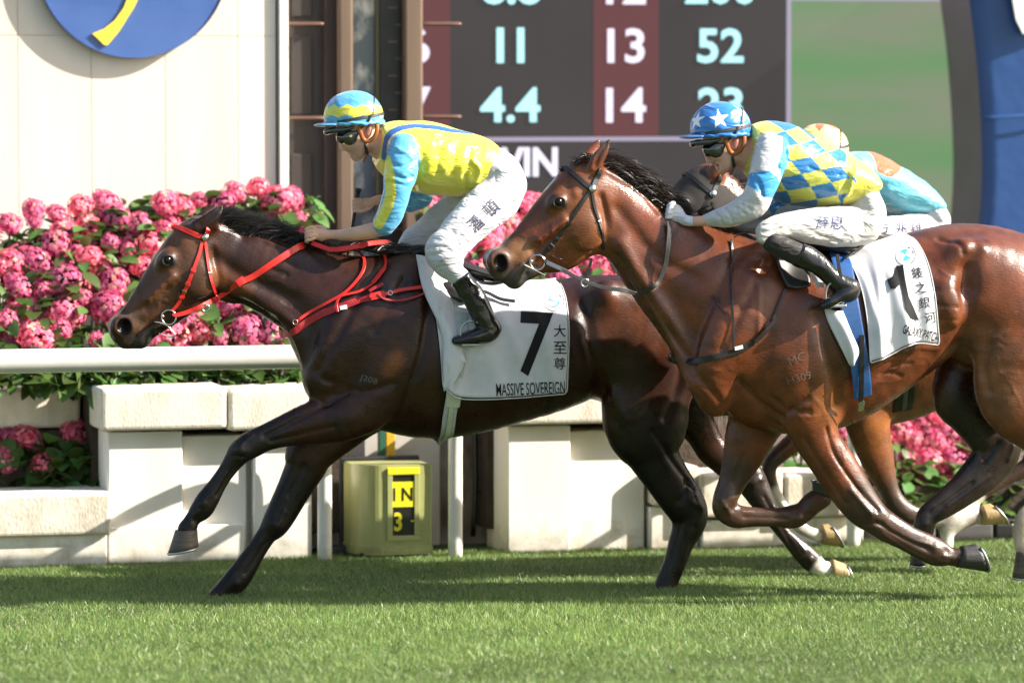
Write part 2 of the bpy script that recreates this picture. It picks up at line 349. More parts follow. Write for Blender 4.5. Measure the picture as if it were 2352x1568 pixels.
# ------------------------------------------------------------------ results screen
YS = 4.4
def SX(u, v=300): return XZ(u, v, YS)
EM = 0.31
screen = thing('results_screen', 'huge dark LED results screen with white and cyan odds figures', 'screen', (SX(1400)[0], YS, 0))
def led(name, col, nz=0.0, col2=None, sc=(1, 1, 1), lo=0.35, hi=0.65):
    m = pm(name, (0.004, 0.004, 0.004), 0.7, spec=0.04); t = m.node_tree; N, L = t.nodes, t.links; b = N['Principled BSDF']
    tc = N.new('ShaderNodeTexCoord'); sp = N.new('ShaderNodeSeparateXYZ'); L.new(tc.outputs['Object'], sp.inputs[0])
    out = None; prod = None
    for ax in (0, 2):
        k = N.new('ShaderNodeMath'); k.operation = 'MULTIPLY'; k.inputs[1].default_value = 2*math.pi/0.011; L.new(sp.outputs[ax], k.inputs[0])
        s = N.new('ShaderNodeMath'); s.operation = 'SINE'; L.new(k.outputs[0], s.inputs[0])
        mm = N.new('ShaderNodeMath'); mm.operation = 'MULTIPLY_ADD'; mm.inputs[1].default_value = 0.10 if ax else 0.06; mm.inputs[2].default_value = 0.95; L.new(s.outputs[0], mm.inputs[0])
        if prod is None: prod = mm.outputs[0]
        else:
            q = N.new('ShaderNodeMath'); q.operation = 'MULTIPLY'; L.new(prod, q.inputs[0]); L.new(mm.outputs[0], q.inputs[1]); prod = q.outputs[0]
    ms = N.new('ShaderNodeMath'); ms.operation = 'MULTIPLY'; ms.inputs[1].default_value = EM; L.new(prod, ms.inputs[0]); L.new(ms.outputs[0], b.inputs['Emission Strength'])
    b.inputs['Emission Color'].default_value = (*col, 1)
    if col2:
        mp = N.new('ShaderNodeMapping'); mp.inputs['Scale'].default_value = sc; L.new(tc.outputs['Object'], mp.inputs[0])
        n = N.new('ShaderNodeTexNoise'); n.inputs['Scale'].default_value = 3.0; n.inputs['Detail'].default_value = 4; L.new(mp.outputs[0], n.inputs[0])
        mr = N.new('ShaderNodeMapRange'); mr.inputs[1].default_value = lo; mr.inputs[2].default_value = hi; L.new(n.outputs[0], mr.inputs[0])
        mx = N.new('ShaderNodeMix'); mx.data_type = 'RGBA'; mx.inputs[6].default_value = (*col, 1); mx.inputs[7].default_value = (*col2, 1)
        L.new(mr.outputs[0], mx.inputs[0]); L.new(mx.outputs[2], b.inputs['Emission Color'])
    return m
L_GREY = led('led_grey', (0.096, 0.085, 0.085), col2=(0.080, 0.073, 0.074), sc=(.4, 1, .4)); L_RED = led('led_maroon', (0.215, 0.082, 0.088)); L_WHITE = led('led_white', (1.55, 1.45, 1.75)); L_CYAN = led('led_cyan', (0.9, 1.75, 1.85))
L_GREEN = led('led_green', (0.21, 0.44, 0.19), col2=(0.37, 0.39, 0.28), sc=(0.20, 1, 1.3), lo=0.30, hi=0.72); L_LILAC = led('led_lilac', (0.62, 0.55, 0.72))
zt, zb = 3.6, SX(1400, 800)[1]
def sbox(name, u0, u1, z0, z1, y, mat): return rbox(name, (SX(u0)[0], YS-y, z0), (SX(u1)[0], YS-y+0.02, z1), mat, screen, bev=0)
rbox('cabinet', (SX(930)[0], YS+0.03, zb-1.0), (SX(2420)[0], YS+0.4, zt), M_BLACK, screen, bev=0)
sbox('panel', 940, 1806, zb, zt, 0, L_GREY); sbox('panel', 1816, 2400, zb, SX(2000, 2)[1], 0, L_GREEN); sbox('panel', 1816, 2400, SX(2000, 2)[1], zt, 0.0, L_LILAC)
sbox('divider', 1806.5, 1815.5, zb, zt, 0.004, L_LILAC)
zl = SX(1400, 320)[1]
for (u0, u1) in ((962, 1034), (1363, 1512)): sbox('column_stripe', u0, u1, zl, zt, 0.004, L_RED)
rbox('rule', (SX(940)[0], YS-0.006, SX(1400, 324)[1]), (SX(1805)[0], YS+0.014, SX(1400, 314)[1]), L_LILAC, screen, bev=0)
def led_text(s, u, v, hpx, mat, bold=0.022, xs=1.08):
    c = P(u, v, YS-0.012); lettering('figure', s, flat_place(c), hpx*0.00247, mat, screen, bold=bold, xs=xs, thick=0.0)
for (s, u, v, m) in (('8.8', 1175, -30, L_CYAN), ('12', 1438, -30, L_WHITE), ('200', 1655, -30, L_CYAN), ('6', 961, 105, L_WHITE), ('1', 1149, 104, L_CYAN), ('1', 1196, 104, L_CYAN), ('13', 1438, 105, L_WHITE), ('52', 1655, 105, L_CYAN),
                     ('7', 961, 240, L_WHITE), ('4.4', 1172, 241, L_CYAN), ('14', 1438, 241, L_WHITE), ('23', 1655, 241, L_CYAN)):
    led_text(s, u, v, 81, m)
led_text('WIN', 1196, 372, 68, L_WHITE, 0.035, 0.95)

# ------------------------------------------------------------------ blue arch
YA = 3.9
arch = thing('blue_arch', 'big blue inflated arch with dark grey side at the right edge', 'arch', (XZ(2300, 300, YA)[0], YA, 0))
lf = [(2238, -120), (2231, 0), (2241, 80), (2249, 160), (2255, 240), (2259, 320), (2260, 400), (2257, 470), (2250, 540), (2238, 640), (2220, 760)]
lf = [(2222, -120)]+lf[1:]
e = catmull([XZ(u, v, YA) for u, v in lf], 4); V = []; Q = []; dep = 0.56
xr = e[:, 0].max()+1.6; nseg = 18
for (x, z) in e:
    V.append((x, YA+dep, z)); V.append((x, YA+0.03, z)); V.append((x+0.012, YA, z))
    for k in range(1, nseg+1):
        t = k/nseg; V.append((x+(xr-x)*t, YA-0.10*math.sin(t*2.2), z))
m = nseg+3
for i in range(len(e)-1):
    for k in range(m-1): Q.append((i*m+k, i*m+k+1, (i+1)*m+k+1, (i+1)*m+k))
Va = np.array(V).reshape(len(e), m, 3)
Qs = [q for n, q in enumerate(Q) if n % (m-1) == 0]; Qf = [q for n, q in enumerate(Q) if n % (m-1) != 0]
def gridmesh(name, A): a, b = A.shape[:2]; return mesh_np(name, A.reshape(-1, 3), np.array([[i*b+j, i*b+j+1, (i+1)*b+j+1, (i+1)*b+j] for i in range(a-1) for j in range(b-1)]))
new_obj('side', gridmesh('side', Va[:, :2]), M_ARCHSIDE, arch); new_obj('front', gridmesh('front', Va[:, 1:]), M_BLUE, arch)
a = P(2258, 270, YA-0.01); b = P(2420, 262, YA-0.09); tube('seam', [a, (a+b)/2+Vector((0, -.02, 0)), b], 0.006, pm('seam_blue', (0.06, 0.15, 0.40), 0.3), arch, n=4)
a = P(2327, -120, YA-0.08); pts = [P(2300, -160, YA-.1), P(2326, 0, YA-.1), P(2334, 45, YA-.1), P(2350, 78, YA-.1), P(2440, 60, YA-.1), P(2440, -160, YA-.1)]
extruded('white_patch', [(p.x, p.z) for p in pts], YA-0.105, YA-0.09, M_TRIM, arch)

# ------------------------------------------------------------------ stone planters
def block(name, u0, v0, u1, v1, Y0, Y1, mat, parent, bev=0.015, jit=0.002, seg=3):
    a = P(u0, (v0+v1)/2, Y0); b = P(u1, (v0+v1)/2, Y0); um = (u0+u1)/2
    return rbox(name, (a.x, Y0, P(um, v1, Y0).z), (b.x, Y1, P(um, v0, Y0).z), mat, parent, bev, seg, jit)
def gz(u, Y): return 0.0
def footed(name, u0, v0, u1, Y0, Y1, mat, parent, bev=0.008):
    a = P(u0, 1200, Y0); b = P(u1, 1200, Y0); return rbox(name, (a.x, Y0, -0.05), (b.x, Y1, P((u0+u1)/2, v0, Y0).z), mat, parent, bev, 2, 0.001)
pl1 = thing('stone_planter', 'low stone planter at the left edge with a flower niche', 'planter', P(100, 1300, 1.5).to_tuple()[:2]+(0,))
for (a, b) in ((-330, -40), (-36, 256)): block('coping_block', a, 1132, b, 1231, 1.46, 1.86, M_STONE, pl1, bev=0.02)
footed('base', -330, 1226, 246, 1.50, 1.82, M_WHITE, pl1)
for (a, b) in ((-330, -110), (-106, 186)): block('coping_block', a, 893, b, 985, 2.02, 2.35, M_STONE, pl1, bev=0.022)
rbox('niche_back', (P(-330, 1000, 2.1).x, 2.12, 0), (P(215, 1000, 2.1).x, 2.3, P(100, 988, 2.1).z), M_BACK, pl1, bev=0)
rbox('soil', (P(-330, 1000, 1.8).x, 1.8, 0), (P(240, 1000, 1.8).x, 2.12, P(100, 1135, 1.8).z), M_SOIL, pl1, bev=0)
pl2 = thing('stone_planter', 'white rendered planter with thick stone coping left of the marker box', 'planter', P(480, 1290, 1.57).to_tuple()[:2]+(0,))
for (a, b) in ((232, 522), (525, 790)): block('coping_block', a, 889, b, 986, 1.47, 1.83, M_STONE, pl2, bev=0.022)
footed('pier', 248, 991, 420, 1.53, 1.9, M_WHITE, pl2); footed('pier', 418, 1000, 566, 1.575, 1.9, M_WHITE, pl2); footed('pier', 584, 991, 716, 1.545, 1.9, M_WHITE, pl2)
footed('pier', 560, 1000, 590, 1.66, 1.9, M_WHITE, pl2)
a = P(250, 1170, 1.52)
block('base_course', 250, 1207, 560, 1290, 1.515, 1.6, M_WHITE, pl2, bev=0.006)
rbox('soil', (P(210, 1000, 1.8).x, 1.8, 0.1), (P(800, 1000, 1.8).x, 2.9, P(500, 905, 1.8).z), M_SOIL, pl2, bev=0)
rec = thing('recess_wall', 'stained grey wall in the gap behind the marker box', 'wall', (P(950, 1200, 2.05).x, 2.05, 0))
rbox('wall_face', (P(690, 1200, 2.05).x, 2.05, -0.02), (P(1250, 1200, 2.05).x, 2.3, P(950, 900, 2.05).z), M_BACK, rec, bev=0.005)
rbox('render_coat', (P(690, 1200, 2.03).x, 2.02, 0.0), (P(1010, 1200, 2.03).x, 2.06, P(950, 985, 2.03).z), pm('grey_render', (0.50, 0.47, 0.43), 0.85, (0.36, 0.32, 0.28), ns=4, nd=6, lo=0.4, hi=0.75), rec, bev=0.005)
pl3 = thing('stone_planter', 'white rendered planter with stone coping behind the leading horse hind legs', 'planter', P(1330, 1270, 1.57).to_tuple()[:2]+(0,))
for (a, b) in ((1150, 1420), (1423, 1640)): block('coping_block', a, 880, b, 974, 1.47, 1.83, M_STONE, pl3, bev=0.022)
footed('pier', 1166, 978, 1310, 1.53, 1.95, M_WHITE, pl3); footed('pier', 1306, 988, 1480, 1.58, 1.95, M_WHITE, pl3); footed('pier', 1478, 984, 1496, 1.66, 1.9, M_WHITE, pl3)
footed('base', 1494, 1163, 1604, 1.535, 1.9, M_WHITE, pl3)
block('coping_block', 1500, 1070, 1606, 1160, 1.50, 1.85, M_STONE, pl3, bev=0.02)
rbox('soil', (P(1120, 1000, 1.8).x, 1.8, 0.1), (P(1640, 1000, 1.8).x, 2.9, P(1400, 900, 1.8).z), M_SOIL, pl3, bev=0)
pl4 = thing('stone_planter', 'low stone planter right of the centre below pink flowers', 'planter', P(1800, 1255, 1.53).to_tuple()[:2]+(0,))
for (a, b) in ((1609, 1800), (1803, 1988)): block('coping_block', a, 1085, b, 1187, 1.46, 1.84, M_STONE, pl4, bev=0.02)
footed('base', 1612, 1190, 1984, 1.51, 1.82, M_WHITE, pl4)
rbox('soil', (P(1609, 1000, 1.84).x, 1.84, 0), (P(2700, 1000, 1.8).x, 2.6, P(1900, 1120, 1.84).z), M_SOIL, pl4, bev=0)
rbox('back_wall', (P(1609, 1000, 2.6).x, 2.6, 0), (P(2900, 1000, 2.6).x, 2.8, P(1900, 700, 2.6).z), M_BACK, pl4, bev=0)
for (u0, u1, v0, mt, lb) in ((2024, 2150, 1196, M_BIN, 'low grey plastic box beside the stone planter base'), (2156, 2282, 1194, M_BIN, 'low grey plastic box left of the black one'), (2286, 2330, 1192, M_BLACK, 'small black box at the right edge behind the hooves')):
    a = P(u0, 1250, 1.52); b = P(u1, 1250, 1.52); z = P(u0, v0, 1.52).z
    t = thing('equipment_box', lb, 'box', (a.x, 1.52, 0)); rbox('case', (a.x, 1.52, -0.02), (b.x, 1.78, z-0.02), mt, t, bev=0.012)
    rbox('lid', (a.x-0.004, 1.515, z-0.0195), (b.x+0.004, 1.785, z), mt, t, bev=0.006)

# ------------------------------------------------------------------ running rail
M_ALU_ = pm('rail_fixing', (0.35, 0.34, 0.32), 0.45, metal=0.7)
YR = 0.90
rail = thing('running_rail', 'white oval running rail along the far side of the turf', 'rail', (P(345, 1290, YR).x, YR, 0))
zr = P(345, 824, YR).z
bm_pts = [Vector((x, YR, zr)) for x in (-5.5, -3, 0, 3, 7)]
tube('rail', bm_pts, 0.058, M_RAIL, rail, seg=24, n=2, flat=(1, 0.8, 1.0))
for u in (-180, 746, 1046, 1960):
    x = P(u, 1290, 1.40).x; y = 1.40
    tube('post', [(x, y, -0.05), (x, y, 0.3), (x, y, 0.56), (x, y-.02, 0.68), (x, y-.10, 0.80), (x, y-.24, 0.90), (x, y-.40, 0.955), (x, YR+.02, zr-.03)], [0.036, 0.036, 0.036, 0.035, 0.034, 0.032, 0.030, 0.028], M_RAIL, rail, seg=14, n=4)
    tube('bracket', [(x-.03, YR, zr-.066), (x, YR, zr-.07), (x+.03, YR, zr-.066)], .014, M_ALU_, rail, seg=8)

# ------------------------------------------------------------------ marker box reading IN 3
YB = 1.42
box = thing('distance_marker', 'olive cream marker box on the turf reading IN 3', 'marker box', (P(900, 1280, YB).x, YB, 0))
xl, xr_ = P(806, 1200, YB+.12).x, P(992, 1200, YB).x; zt_, zb_ = P(900, 1067, YB).z, 0.035
xc = P(878, 1200, YB).x
prof = []                                   # plan outline: rounded left front, flat front to the right
for k in range(13):
    t = k/12*math.pi/2; prof.append((xc-(xc-xl)*math.cos(t), YB+0.17-0.17*math.sin(t)))
prof += [(xr_-0.008, YB), (xr_, YB+0.008), (xr_, YB+0.28), (xl, YB+0.28)]
def prism(name, prof, z0, z1, mat, parent, bev=0.006, smooth=False):
    bm = bmesh.new(); a = [bm.verts.new((x, y, z0)) for x, y in prof]; b = [bm.verts.new((x, y, z1)) for x, y in prof]; n = len(prof)
    bm.faces.new(a[::-1]); bm.faces.new(b)
    for i in range(n): bm.faces.new((a[i], a[(i+1) % n], b[(i+1) % n], b[i]))
    bmesh.ops.bevel(bm, geom=[e for e in bm.edges if abs(e.verts[0].co.z-e.verts[1].co.z) < 1e-5], offset=bev, segments=2, affect='EDGES')
    o = new_obj(name, bm_mesh(name, bm), mat, parent)
    return o
prism('case', prof, zb_, zt_, M_BOXG, box)
prism('skirt', [(x+(0.006 if x > xc else -0.006), y-0.006 if y < YB+.2 else y) for x, y in prof], zb_-0.012, zb_+0.035, M_BOXG, box, 0.004)
rbox('back_plate', (xl-0.022, YB+0.285, 0.02), (P(963, 1200, YB+.3).x, YB+0.31, P(880, 1046, YB+.29).z), M_BLACK, box, bev=0.012)
rbox('foot', (xl-0.10, YB+0.2, 0), (xl+0.02, YB+0.3, P(800, 1252, YB+.2).z), M_BLACK, box, bev=0.01)
rbox('plinth', (xl+0.03, YB+0.03, -0.03), (xr_-0.01, YB+0.26, zb_), M_BLACK, box, bev=0.004)
wf = lambda name, u0, v0, u1, v1, y, mat, bev=0.0, th=0.008: rbox(name, (P(u0, 1150, YB).x, YB-y, P(925, v1, YB).z), (P(u1, 1150, YB).x, YB-y+th, P(925, v0, YB).z), mat, box, bev)
for (u0, v0, u1, v1, yy) in ((889, 1074, 901, 1228, .010), (951, 1074, 963, 1228, .010), (888.5, 1228.5, 963.5, 1240, .0115)): wf('window_frame', u0, v0, u1, v1, yy, M_BOXG, 0.002, 0.014)
wf('header', 889, 1073, 963, 1089, 0.0115, M_SIGNY, 0.003, 0.012)
wf('dark_pane', 900, 1088, 952, 1228, 0.003, M_SIGNK)
wf('plate', 900.5, 1105, 951, 1163, 0.006, M_SIGNY)
lettering('figure', 'I N', flat_place(P(925.5, 1134, YB-0.0065)), 0.066, M_SIGNK, box, bold=0.01, width=0.098, thick=0.001)
lettering('figure', '3', flat_place(P(914, 1197, YB-0.0035)), 0.095, M_SIGNY, box, bold=0.03, xs=0.8, thick=0.001)
wf('dash', 943, 1194, 951, 1197, 0.005, M_SIGNY, 0, 0.002)
for (u0, u1, mt, lb) in ((869, 884, M_GPOST, 'slim dark green stake standing behind the marker box'), (885, 906, M_YPOST, 'slim yellow stake standing behind the marker box')):
    a = P(u0, 1150, 1.95).x; b = P(u1, 1150, 1.95).x
    tag(rbox('marker_stake', (a, 1.93, 0), (b, 1.97, P(880, 960, 1.95).z), mt, None, bev=0.004), lb, 'stake')
x = P(1112, 1150, 1.95).x
dp = thing('drain_pipe', 'green drain pipe running down the dark gap', 'pipe', (x, 1.95, 0))
tube('pipe', [(x, 1.96, 0.12), (x, 1.96, 0.5), (x, 1.96, 0.95)], 0.026, M_PIPE, dp, seg=14, n=2)
for z in (0.28, 0.62): tube('clip', [(x-0.035, 1.95, z), (x, 1.925, z), (x+0.035, 1.95, z)], 0.007, M_BLACK, dp, seg=6)
tube('black_hose', [(x-0.06, 1.95, 0.05), (x-0.05, 1.93, 0.35), (x-0.055, 1.95, 0.9)], 0.014, M_BLACK, dp, seg=10)
tp = thing('water_tap', 'small rusty tap and hose loop in the dark gap', 'tap', (x+0.12, 1.95, 0.3))
M_RUST = pm('rusty_metal', (0.10, 0.06, 0.045), 0.7, (0.05, 0.03, 0.025), ns=20)
tube('loop', [(x+.10, 1.94, .36), (x+.09, 1.93, .5), (x+.12, 1.93, .58), (x+.15, 1.93, .5), (x+.14, 1.94, .36)], 0.012, M_RUST, tp, seg=8)
rbox('valve', (x+.07, 1.92, .33), (x+.15, 1.96, .38), M_RUST, tp, bev=0.008)
# ------------------------------------------------------------------ hydrangeas
def floret_head(seed, r=1.0, n=150):
    rg = np.random.default_rng(seed); V = []; Q = []; C = []
    ga = math.pi*(3-math.sqrt(5))
    for i in range(n):
        z = 1-1.55*(i+0.5)/n; a = i*ga+rg.normal(0, 0.15); s = math.sqrt(max(0, 1-z*z))
        nn = np.array([s*math.cos(a), s*math.sin(a), z])+rg.normal(0, 0.10, 3); nn /= np.linalg.norm(nn)
        rad = r*(1+rg.normal(0, 0.05))*(1+0.06*math.sin(3*a+seed)); c = nn*rad*np.array([1, 1, 0.82])
        u = np.cross(nn, [0.3, 0.5, 0.8]); u /= np.linalg.norm(u); v = np.cross(nn, u); ph = rg.uniform(0, 6.28); sz = r*rg.uniform(0.135, 0.20)
        tone = rg.uniform(0.72, 1.2); pal = rg.random()
        for k in range(4):
            t = ph+k*math.pi/2; d = u*math.cos(t)+v*math.sin(t); e = np.cross(nn, d); b = len(V)
            V += [c+nn*0.01*r, c+d*sz*0.55+e*sz*0.46+nn*sz*0.12, c+d*sz*1.0+nn*sz*rg.uniform(-0.2, 0.2), c+d*sz*0.55-e*sz*0.46+nn*sz*0.12]
            Q.append((b, b+1, b+2, b+3))
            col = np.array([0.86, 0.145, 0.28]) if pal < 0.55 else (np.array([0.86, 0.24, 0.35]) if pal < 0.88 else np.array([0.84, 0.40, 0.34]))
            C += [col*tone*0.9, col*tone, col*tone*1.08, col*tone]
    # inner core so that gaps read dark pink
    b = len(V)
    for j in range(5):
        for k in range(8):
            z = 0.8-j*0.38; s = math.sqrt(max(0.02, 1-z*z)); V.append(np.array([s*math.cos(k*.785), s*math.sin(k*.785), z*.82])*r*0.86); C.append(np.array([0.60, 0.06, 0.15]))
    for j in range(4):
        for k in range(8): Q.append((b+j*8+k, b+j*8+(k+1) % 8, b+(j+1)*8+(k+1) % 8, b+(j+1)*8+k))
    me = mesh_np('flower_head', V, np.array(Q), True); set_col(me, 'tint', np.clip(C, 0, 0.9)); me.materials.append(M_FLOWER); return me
def leaf_mesh(seed):
    rg = np.random.default_rng(seed); n = 7; V = []; Q = []
    bend = rg.uniform(0.15, 0.5); fold = rg.uniform(0.1, 0.3)
    for i in range(n+1):
        t = i/n; wd = 0.36*math.sin(math.pi*min(1, t*0.97+0.03))**0.75*(1-0.25*t)*(1 if i % 2 else 1.07); z = -bend*t*t
        V += [(-wd, t, z+fold*wd), (0, t, z), (wd, t, z+fold*wd)]
    for i in range(n): Q += [(3*i, 3*i+1, 3*i+4, 3*i+3), (3*i+1, 3*i+2, 3*i+5, 3*i+4)]
    me = mesh_np('leaf', V, np.array(Q), True); me.materials.append(M_LEAF); return me
def leafy(name, col, tr, rnd):
    m = pm(name, col, 0.42, None, obj_rand=rnd, spec=0.45); t = m.node_tree; N, L = t.nodes, t.links; b = N['Principled BSDF']
    c = b.inputs['Base Color'].links[0].from_socket; T = N.new('ShaderNodeBsdfTranslucent'); L.new(c, T.inputs[0])
    mx = N.new('ShaderNodeMixShader'); mx.inputs[0].default_value = tr; L.new(b.outputs[0], mx.inputs[1]); L.new(T.outputs[0], mx.inputs[2]); L.new(mx.outputs[0], N['Material Output'].inputs[0]); return m
M_LEAF = leafy('hydrangea_leaf', (0.085, 0.15, 0.035), 0.3, 0.6)
M_FLOWER = pm('hydrangea_petal', (0.8, 0.1, 0.3), 0.6, None, attr='tint', obj_rand=0.22, spec=0.3)
def _fl(m):
    t = m.node_tree; N, L = t.nodes, t.links; b = N['Principled BSDF']; hs = b.inputs['Base Color'].links[0].from_node
    vc = [n for n in N if n.type == 'VERTEX_COLOR'][0]; L.new(vc.outputs[0], hs.inputs['Color'])
    T = N.new('ShaderNodeBsdfTranslucent'); L.new(hs.outputs[0], T.inputs[0]); mx = N.new('ShaderNodeMixShader'); mx.inputs[0].default_value = 0.32
    L.new(b.outputs[0], mx.inputs[1]); L.new(T.outputs[0], mx.inputs[2]); L.new(mx.outputs[0], N['Material Output'].inputs[0])
_fl(M_FLOWER)
M_STEM = pm('hydrangea_stem', (0.12, 0.14, 0.05), 0.6)
HEADS = [floret_head(s) for s in range(6)]; LEAVES = [leaf_mesh(s) for s in range(6)]
def bush(label, heads, fill, nleaf, seed, group='pink hydrangeas in the planters', base=None, leaf=(0.055, 0.105)):
    """heads: (point, radius); fill: list of (u0, v0, u1, v1, Y0, Y1) regions for leaves"""
    rg = random.Random(seed)
    c = sum((h[0] for h in heads), Vector())/max(1, len(heads)); z0 = base if base is not None else c.z-0.4
    t = thing('hydrangea_bush', label, 'hydrangea', (c.x, c.y+0.05, z0), group)
    for k, (p, r) in enumerate(heads):
        o = new_obj('flower_head', HEADS[(k+seed) % 6], None, t); o.location = p-Vector((c.x, c.y+.05, z0)); o.scale = (r*rg.uniform(.9, 1.15), r*rg.uniform(.9, 1.15), r*rg.uniform(.72, .95))
        o.rotation_euler = (rg.uniform(0.5, 1.2), rg.uniform(-.4, .4), rg.uniform(-.5, .5)); o.matrix_parent_inverse.identity()
    parts = []
    for k, (p, r) in enumerate(heads):
        b = Vector((p.x+rg.uniform(-.06, .06), max(p.y, c.y)+0.12, z0)); tube('stem', [b, (b+p)/2+Vector((0, .03, .05)), p], 0.006, None, None, seg=5, n=3, cap=False, join=parts)
    s = joined('stems', parts, M_STEM, t); 
    for k in range(nleaf):
        u0, v0, u1, v1, Y0, Y1 = rg.choice(fill); f = rg.random(); v = v0+(v1-v0)*f; Y = Y1+(Y0-Y1)*f+rg.uniform(-0.10, 0.08)
        p = P(u0+(u1-u0)*rg.random(), v, Y); o = new_obj('leaf', LEAVES[rg.randrange(6)], None, t); s = rg.uniform(*leaf)
        o.matrix_parent_inverse.identity(); o.location = p-Vector((c.x, c.y+.05, z0)); o.scale = (s*rg.uniform(1.0, 1.4), s*1.25, s)
        o.rotation_euler = (rg.uniform(-0.9, 0.7), rg.uniform(-0.6, 0.6), math.pi+rg.gauss(0, 1.0))
    return t
def Yb(v): return 1.86+(800-v)/370*0.72
H = []
for (x, y, r) in [(265, 275, 95), (450, 300, 85), (640, 245, 105), (840, 205, 105), (890, 330, 120), (1090, 390, 100), (1300, 225, 120), (1430, 250, 90), (1545, 200, 80), (690, 395, 90), (520, 440, 100), (270, 365, 65), (70, 380, 90), (420, 545, 130),
                  (690, 640, 105), (290, 670, 110), (100, 690, 110), (510, 850, 150), (140, 870, 110), (880, 850, 120), (840, 1040, 130), (530, 1075, 120), (290, 1275, 140), (60, 1140, 80), (470, 1220, 90), (760, 1300, 62), (1200, 560, 120),
                  (1290, 430, 85), (1330, 1270, 150), (1440, 1150, 100), (1810, 1020, 110), (1950, 1240, 130), (1730, 1280, 80), (2130, 1250, 140), (2120, 1130, 90), (1850, 130, 90), (2020, 95, 85), (2170, 210, 130), (1740, 210, 95), (2280, 190, 90), (30, 730, 80), (-120, 500, 110), (-140, 800, 120), (-100, 1150, 100),
                  (860, 520, 70), (1120, 720, 90), (1010, 590, 60), (1230, 1310, 90), (640, 960, 70), (330, 900, 80), (1560, 1250, 80)]:
    u, v = e1(x, y); H.append((u, v, r/3.413))
names = ['pink hydrangea at the far left edge above the rail', 'pink hydrangea above the rail left of the leading horse nose', 'pink hydrangea above the rail behind the leading horse nose',
         'pink hydrangea above the rail behind the leading horse face', 'pink hydrangea behind the leading horse ears and throat', 'pink hydrangea behind the leading horse mane beside the finish post']
edges = [-90, 75, 190, 310, 430, 560, 720]
for i in range(6):
    hs = [(P(u, v, Yb(v)), r*0.0024*1.0) for (u, v, r) in H if edges[i] <= u < edges[i+1]]
    top = [545, 520, 480, 470, 450, 455][i]
    rg = random.Random(i)
    for k in range(11):
        v = rg.uniform(top+12, 790); u = rg.uniform(edges[i], edges[i+1]); hs.append((P(u, v, Yb(v)+0.12), rg.uniform(0.075, 0.12)))
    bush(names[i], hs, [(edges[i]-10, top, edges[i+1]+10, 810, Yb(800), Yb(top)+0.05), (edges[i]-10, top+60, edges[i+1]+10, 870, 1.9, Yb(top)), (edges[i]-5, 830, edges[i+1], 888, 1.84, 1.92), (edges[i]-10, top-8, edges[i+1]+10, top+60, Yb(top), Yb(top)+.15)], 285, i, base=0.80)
# behind the post and between the two leading horses
H2 = [(985, 470, 26), (1010, 500, 30), (1190, 478, 34), (1225, 470, 30), (1160, 520, 30), (1105, 560, 42), (1130, 530, 34), (1060, 600, 26), (1095, 625, 36), (1020, 460, 30), (1385, 608, 30), (1300, 630, 34), (1345, 600, 24), (1250, 560, 40), (1290, 520, 40), (1200, 600, 40), (1150, 650, 40), (1020, 560, 36), (1330, 560, 36), (1290, 640, 34), (1400, 650, 30), (1080, 500, 28)]
for (a, b, lb, sd) in ((970, 1130, 'pink hydrangea seen under the leading jockey between his arm and thigh', 21), (1130, 1420, 'pink hydrangea between the leading jockey knee and the second horse muzzle', 22)):
    hs = [(P(u, v, Yb(v)+.15), r*0.0024*1.08) for (u, v, r) in H2 if a <= u < b]
    bush(lb, hs, [(a-10, 455, b+20, 700, 2.2, 2.75)], 170, sd, base=0.85)
rg = random.Random(91); hs = [(P(rg.uniform(1430, 1640), v, 2.3), 0.07) for v in [rg.uniform(700, 880) for _ in range(9)]]
bush('pink hydrangea mostly hidden behind the second horse shoulder', hs, [(1430, 650, 1640, 890, 2.0, 2.5)], 60, 31, base=0.8)
hl = [(480, 600, 92), (215, 648, 66), (150, 610, 80), (30, 760, 84), (280, 795, 78), (390, 732, 38), (70, 630, 70), (-60, 640, 80), (-90, 800, 80)]
bush('pink hydrangea growing in the low niche at the left edge', [(P(*e4(x, y), 1.93+0.08*(y < 700)), r/2.731*0.0023*1.05) for x, y, r in hl], [(-60, 985, 232, 1125, 1.9, 2.08), (100, 1010, 236, 1110, 1.86, 2.0)], 150, 41, base=0.36, leaf=(0.06, 0.12))
hr = [(2065, 985, 34), (2110, 955, 38), (2150, 1015, 34), (2085, 1060, 28), (2130, 1065, 38), (2190, 1052, 34), (2175, 985, 38), (2226, 1012, 34), (2068, 1085, 22), (2040, 960, 30), (2160, 950, 40), (2205, 1085, 22), (1952, 1025, 26), (1935, 985, 30), (2010, 1000, 30), (2220, 950, 34), (2100, 1010, 26), (2165, 1090, 22), (2120, 1100, 24), (1990, 960, 30)]
bush('pink hydrangea low down between the second horse fore and hind legs', [(P(u, v, 1.98+(1100-v)*.001), r*0.0024*1.08) for u, v, r in hr], [(1900, 930, 2260, 1170, 1.9, 2.2), (2030, 1060, 2260, 1190, 1.82, 2.0)], 230, 51, base=0.3)
bush('leafy hydrangea at the right edge behind the hind legs', [(P(u, v, 2.0), .06) for u, v in ((2330, 1000), (2400, 1040), (2300, 960), (2270, 1040))], [(2230, 960, 2460, 1185, 1.86, 2.2)], 130, 61, base=0.3)
bush('leafy hydrangea low behind the second horse folded foreleg', [(P(u, v, 2.0), .05) for u, v in ((1700, 1010), (1850, 1000), (1780, 980))], [(1640, 1000, 1960, 1085, 1.88, 2.1)], 90, 71, base=0.3)
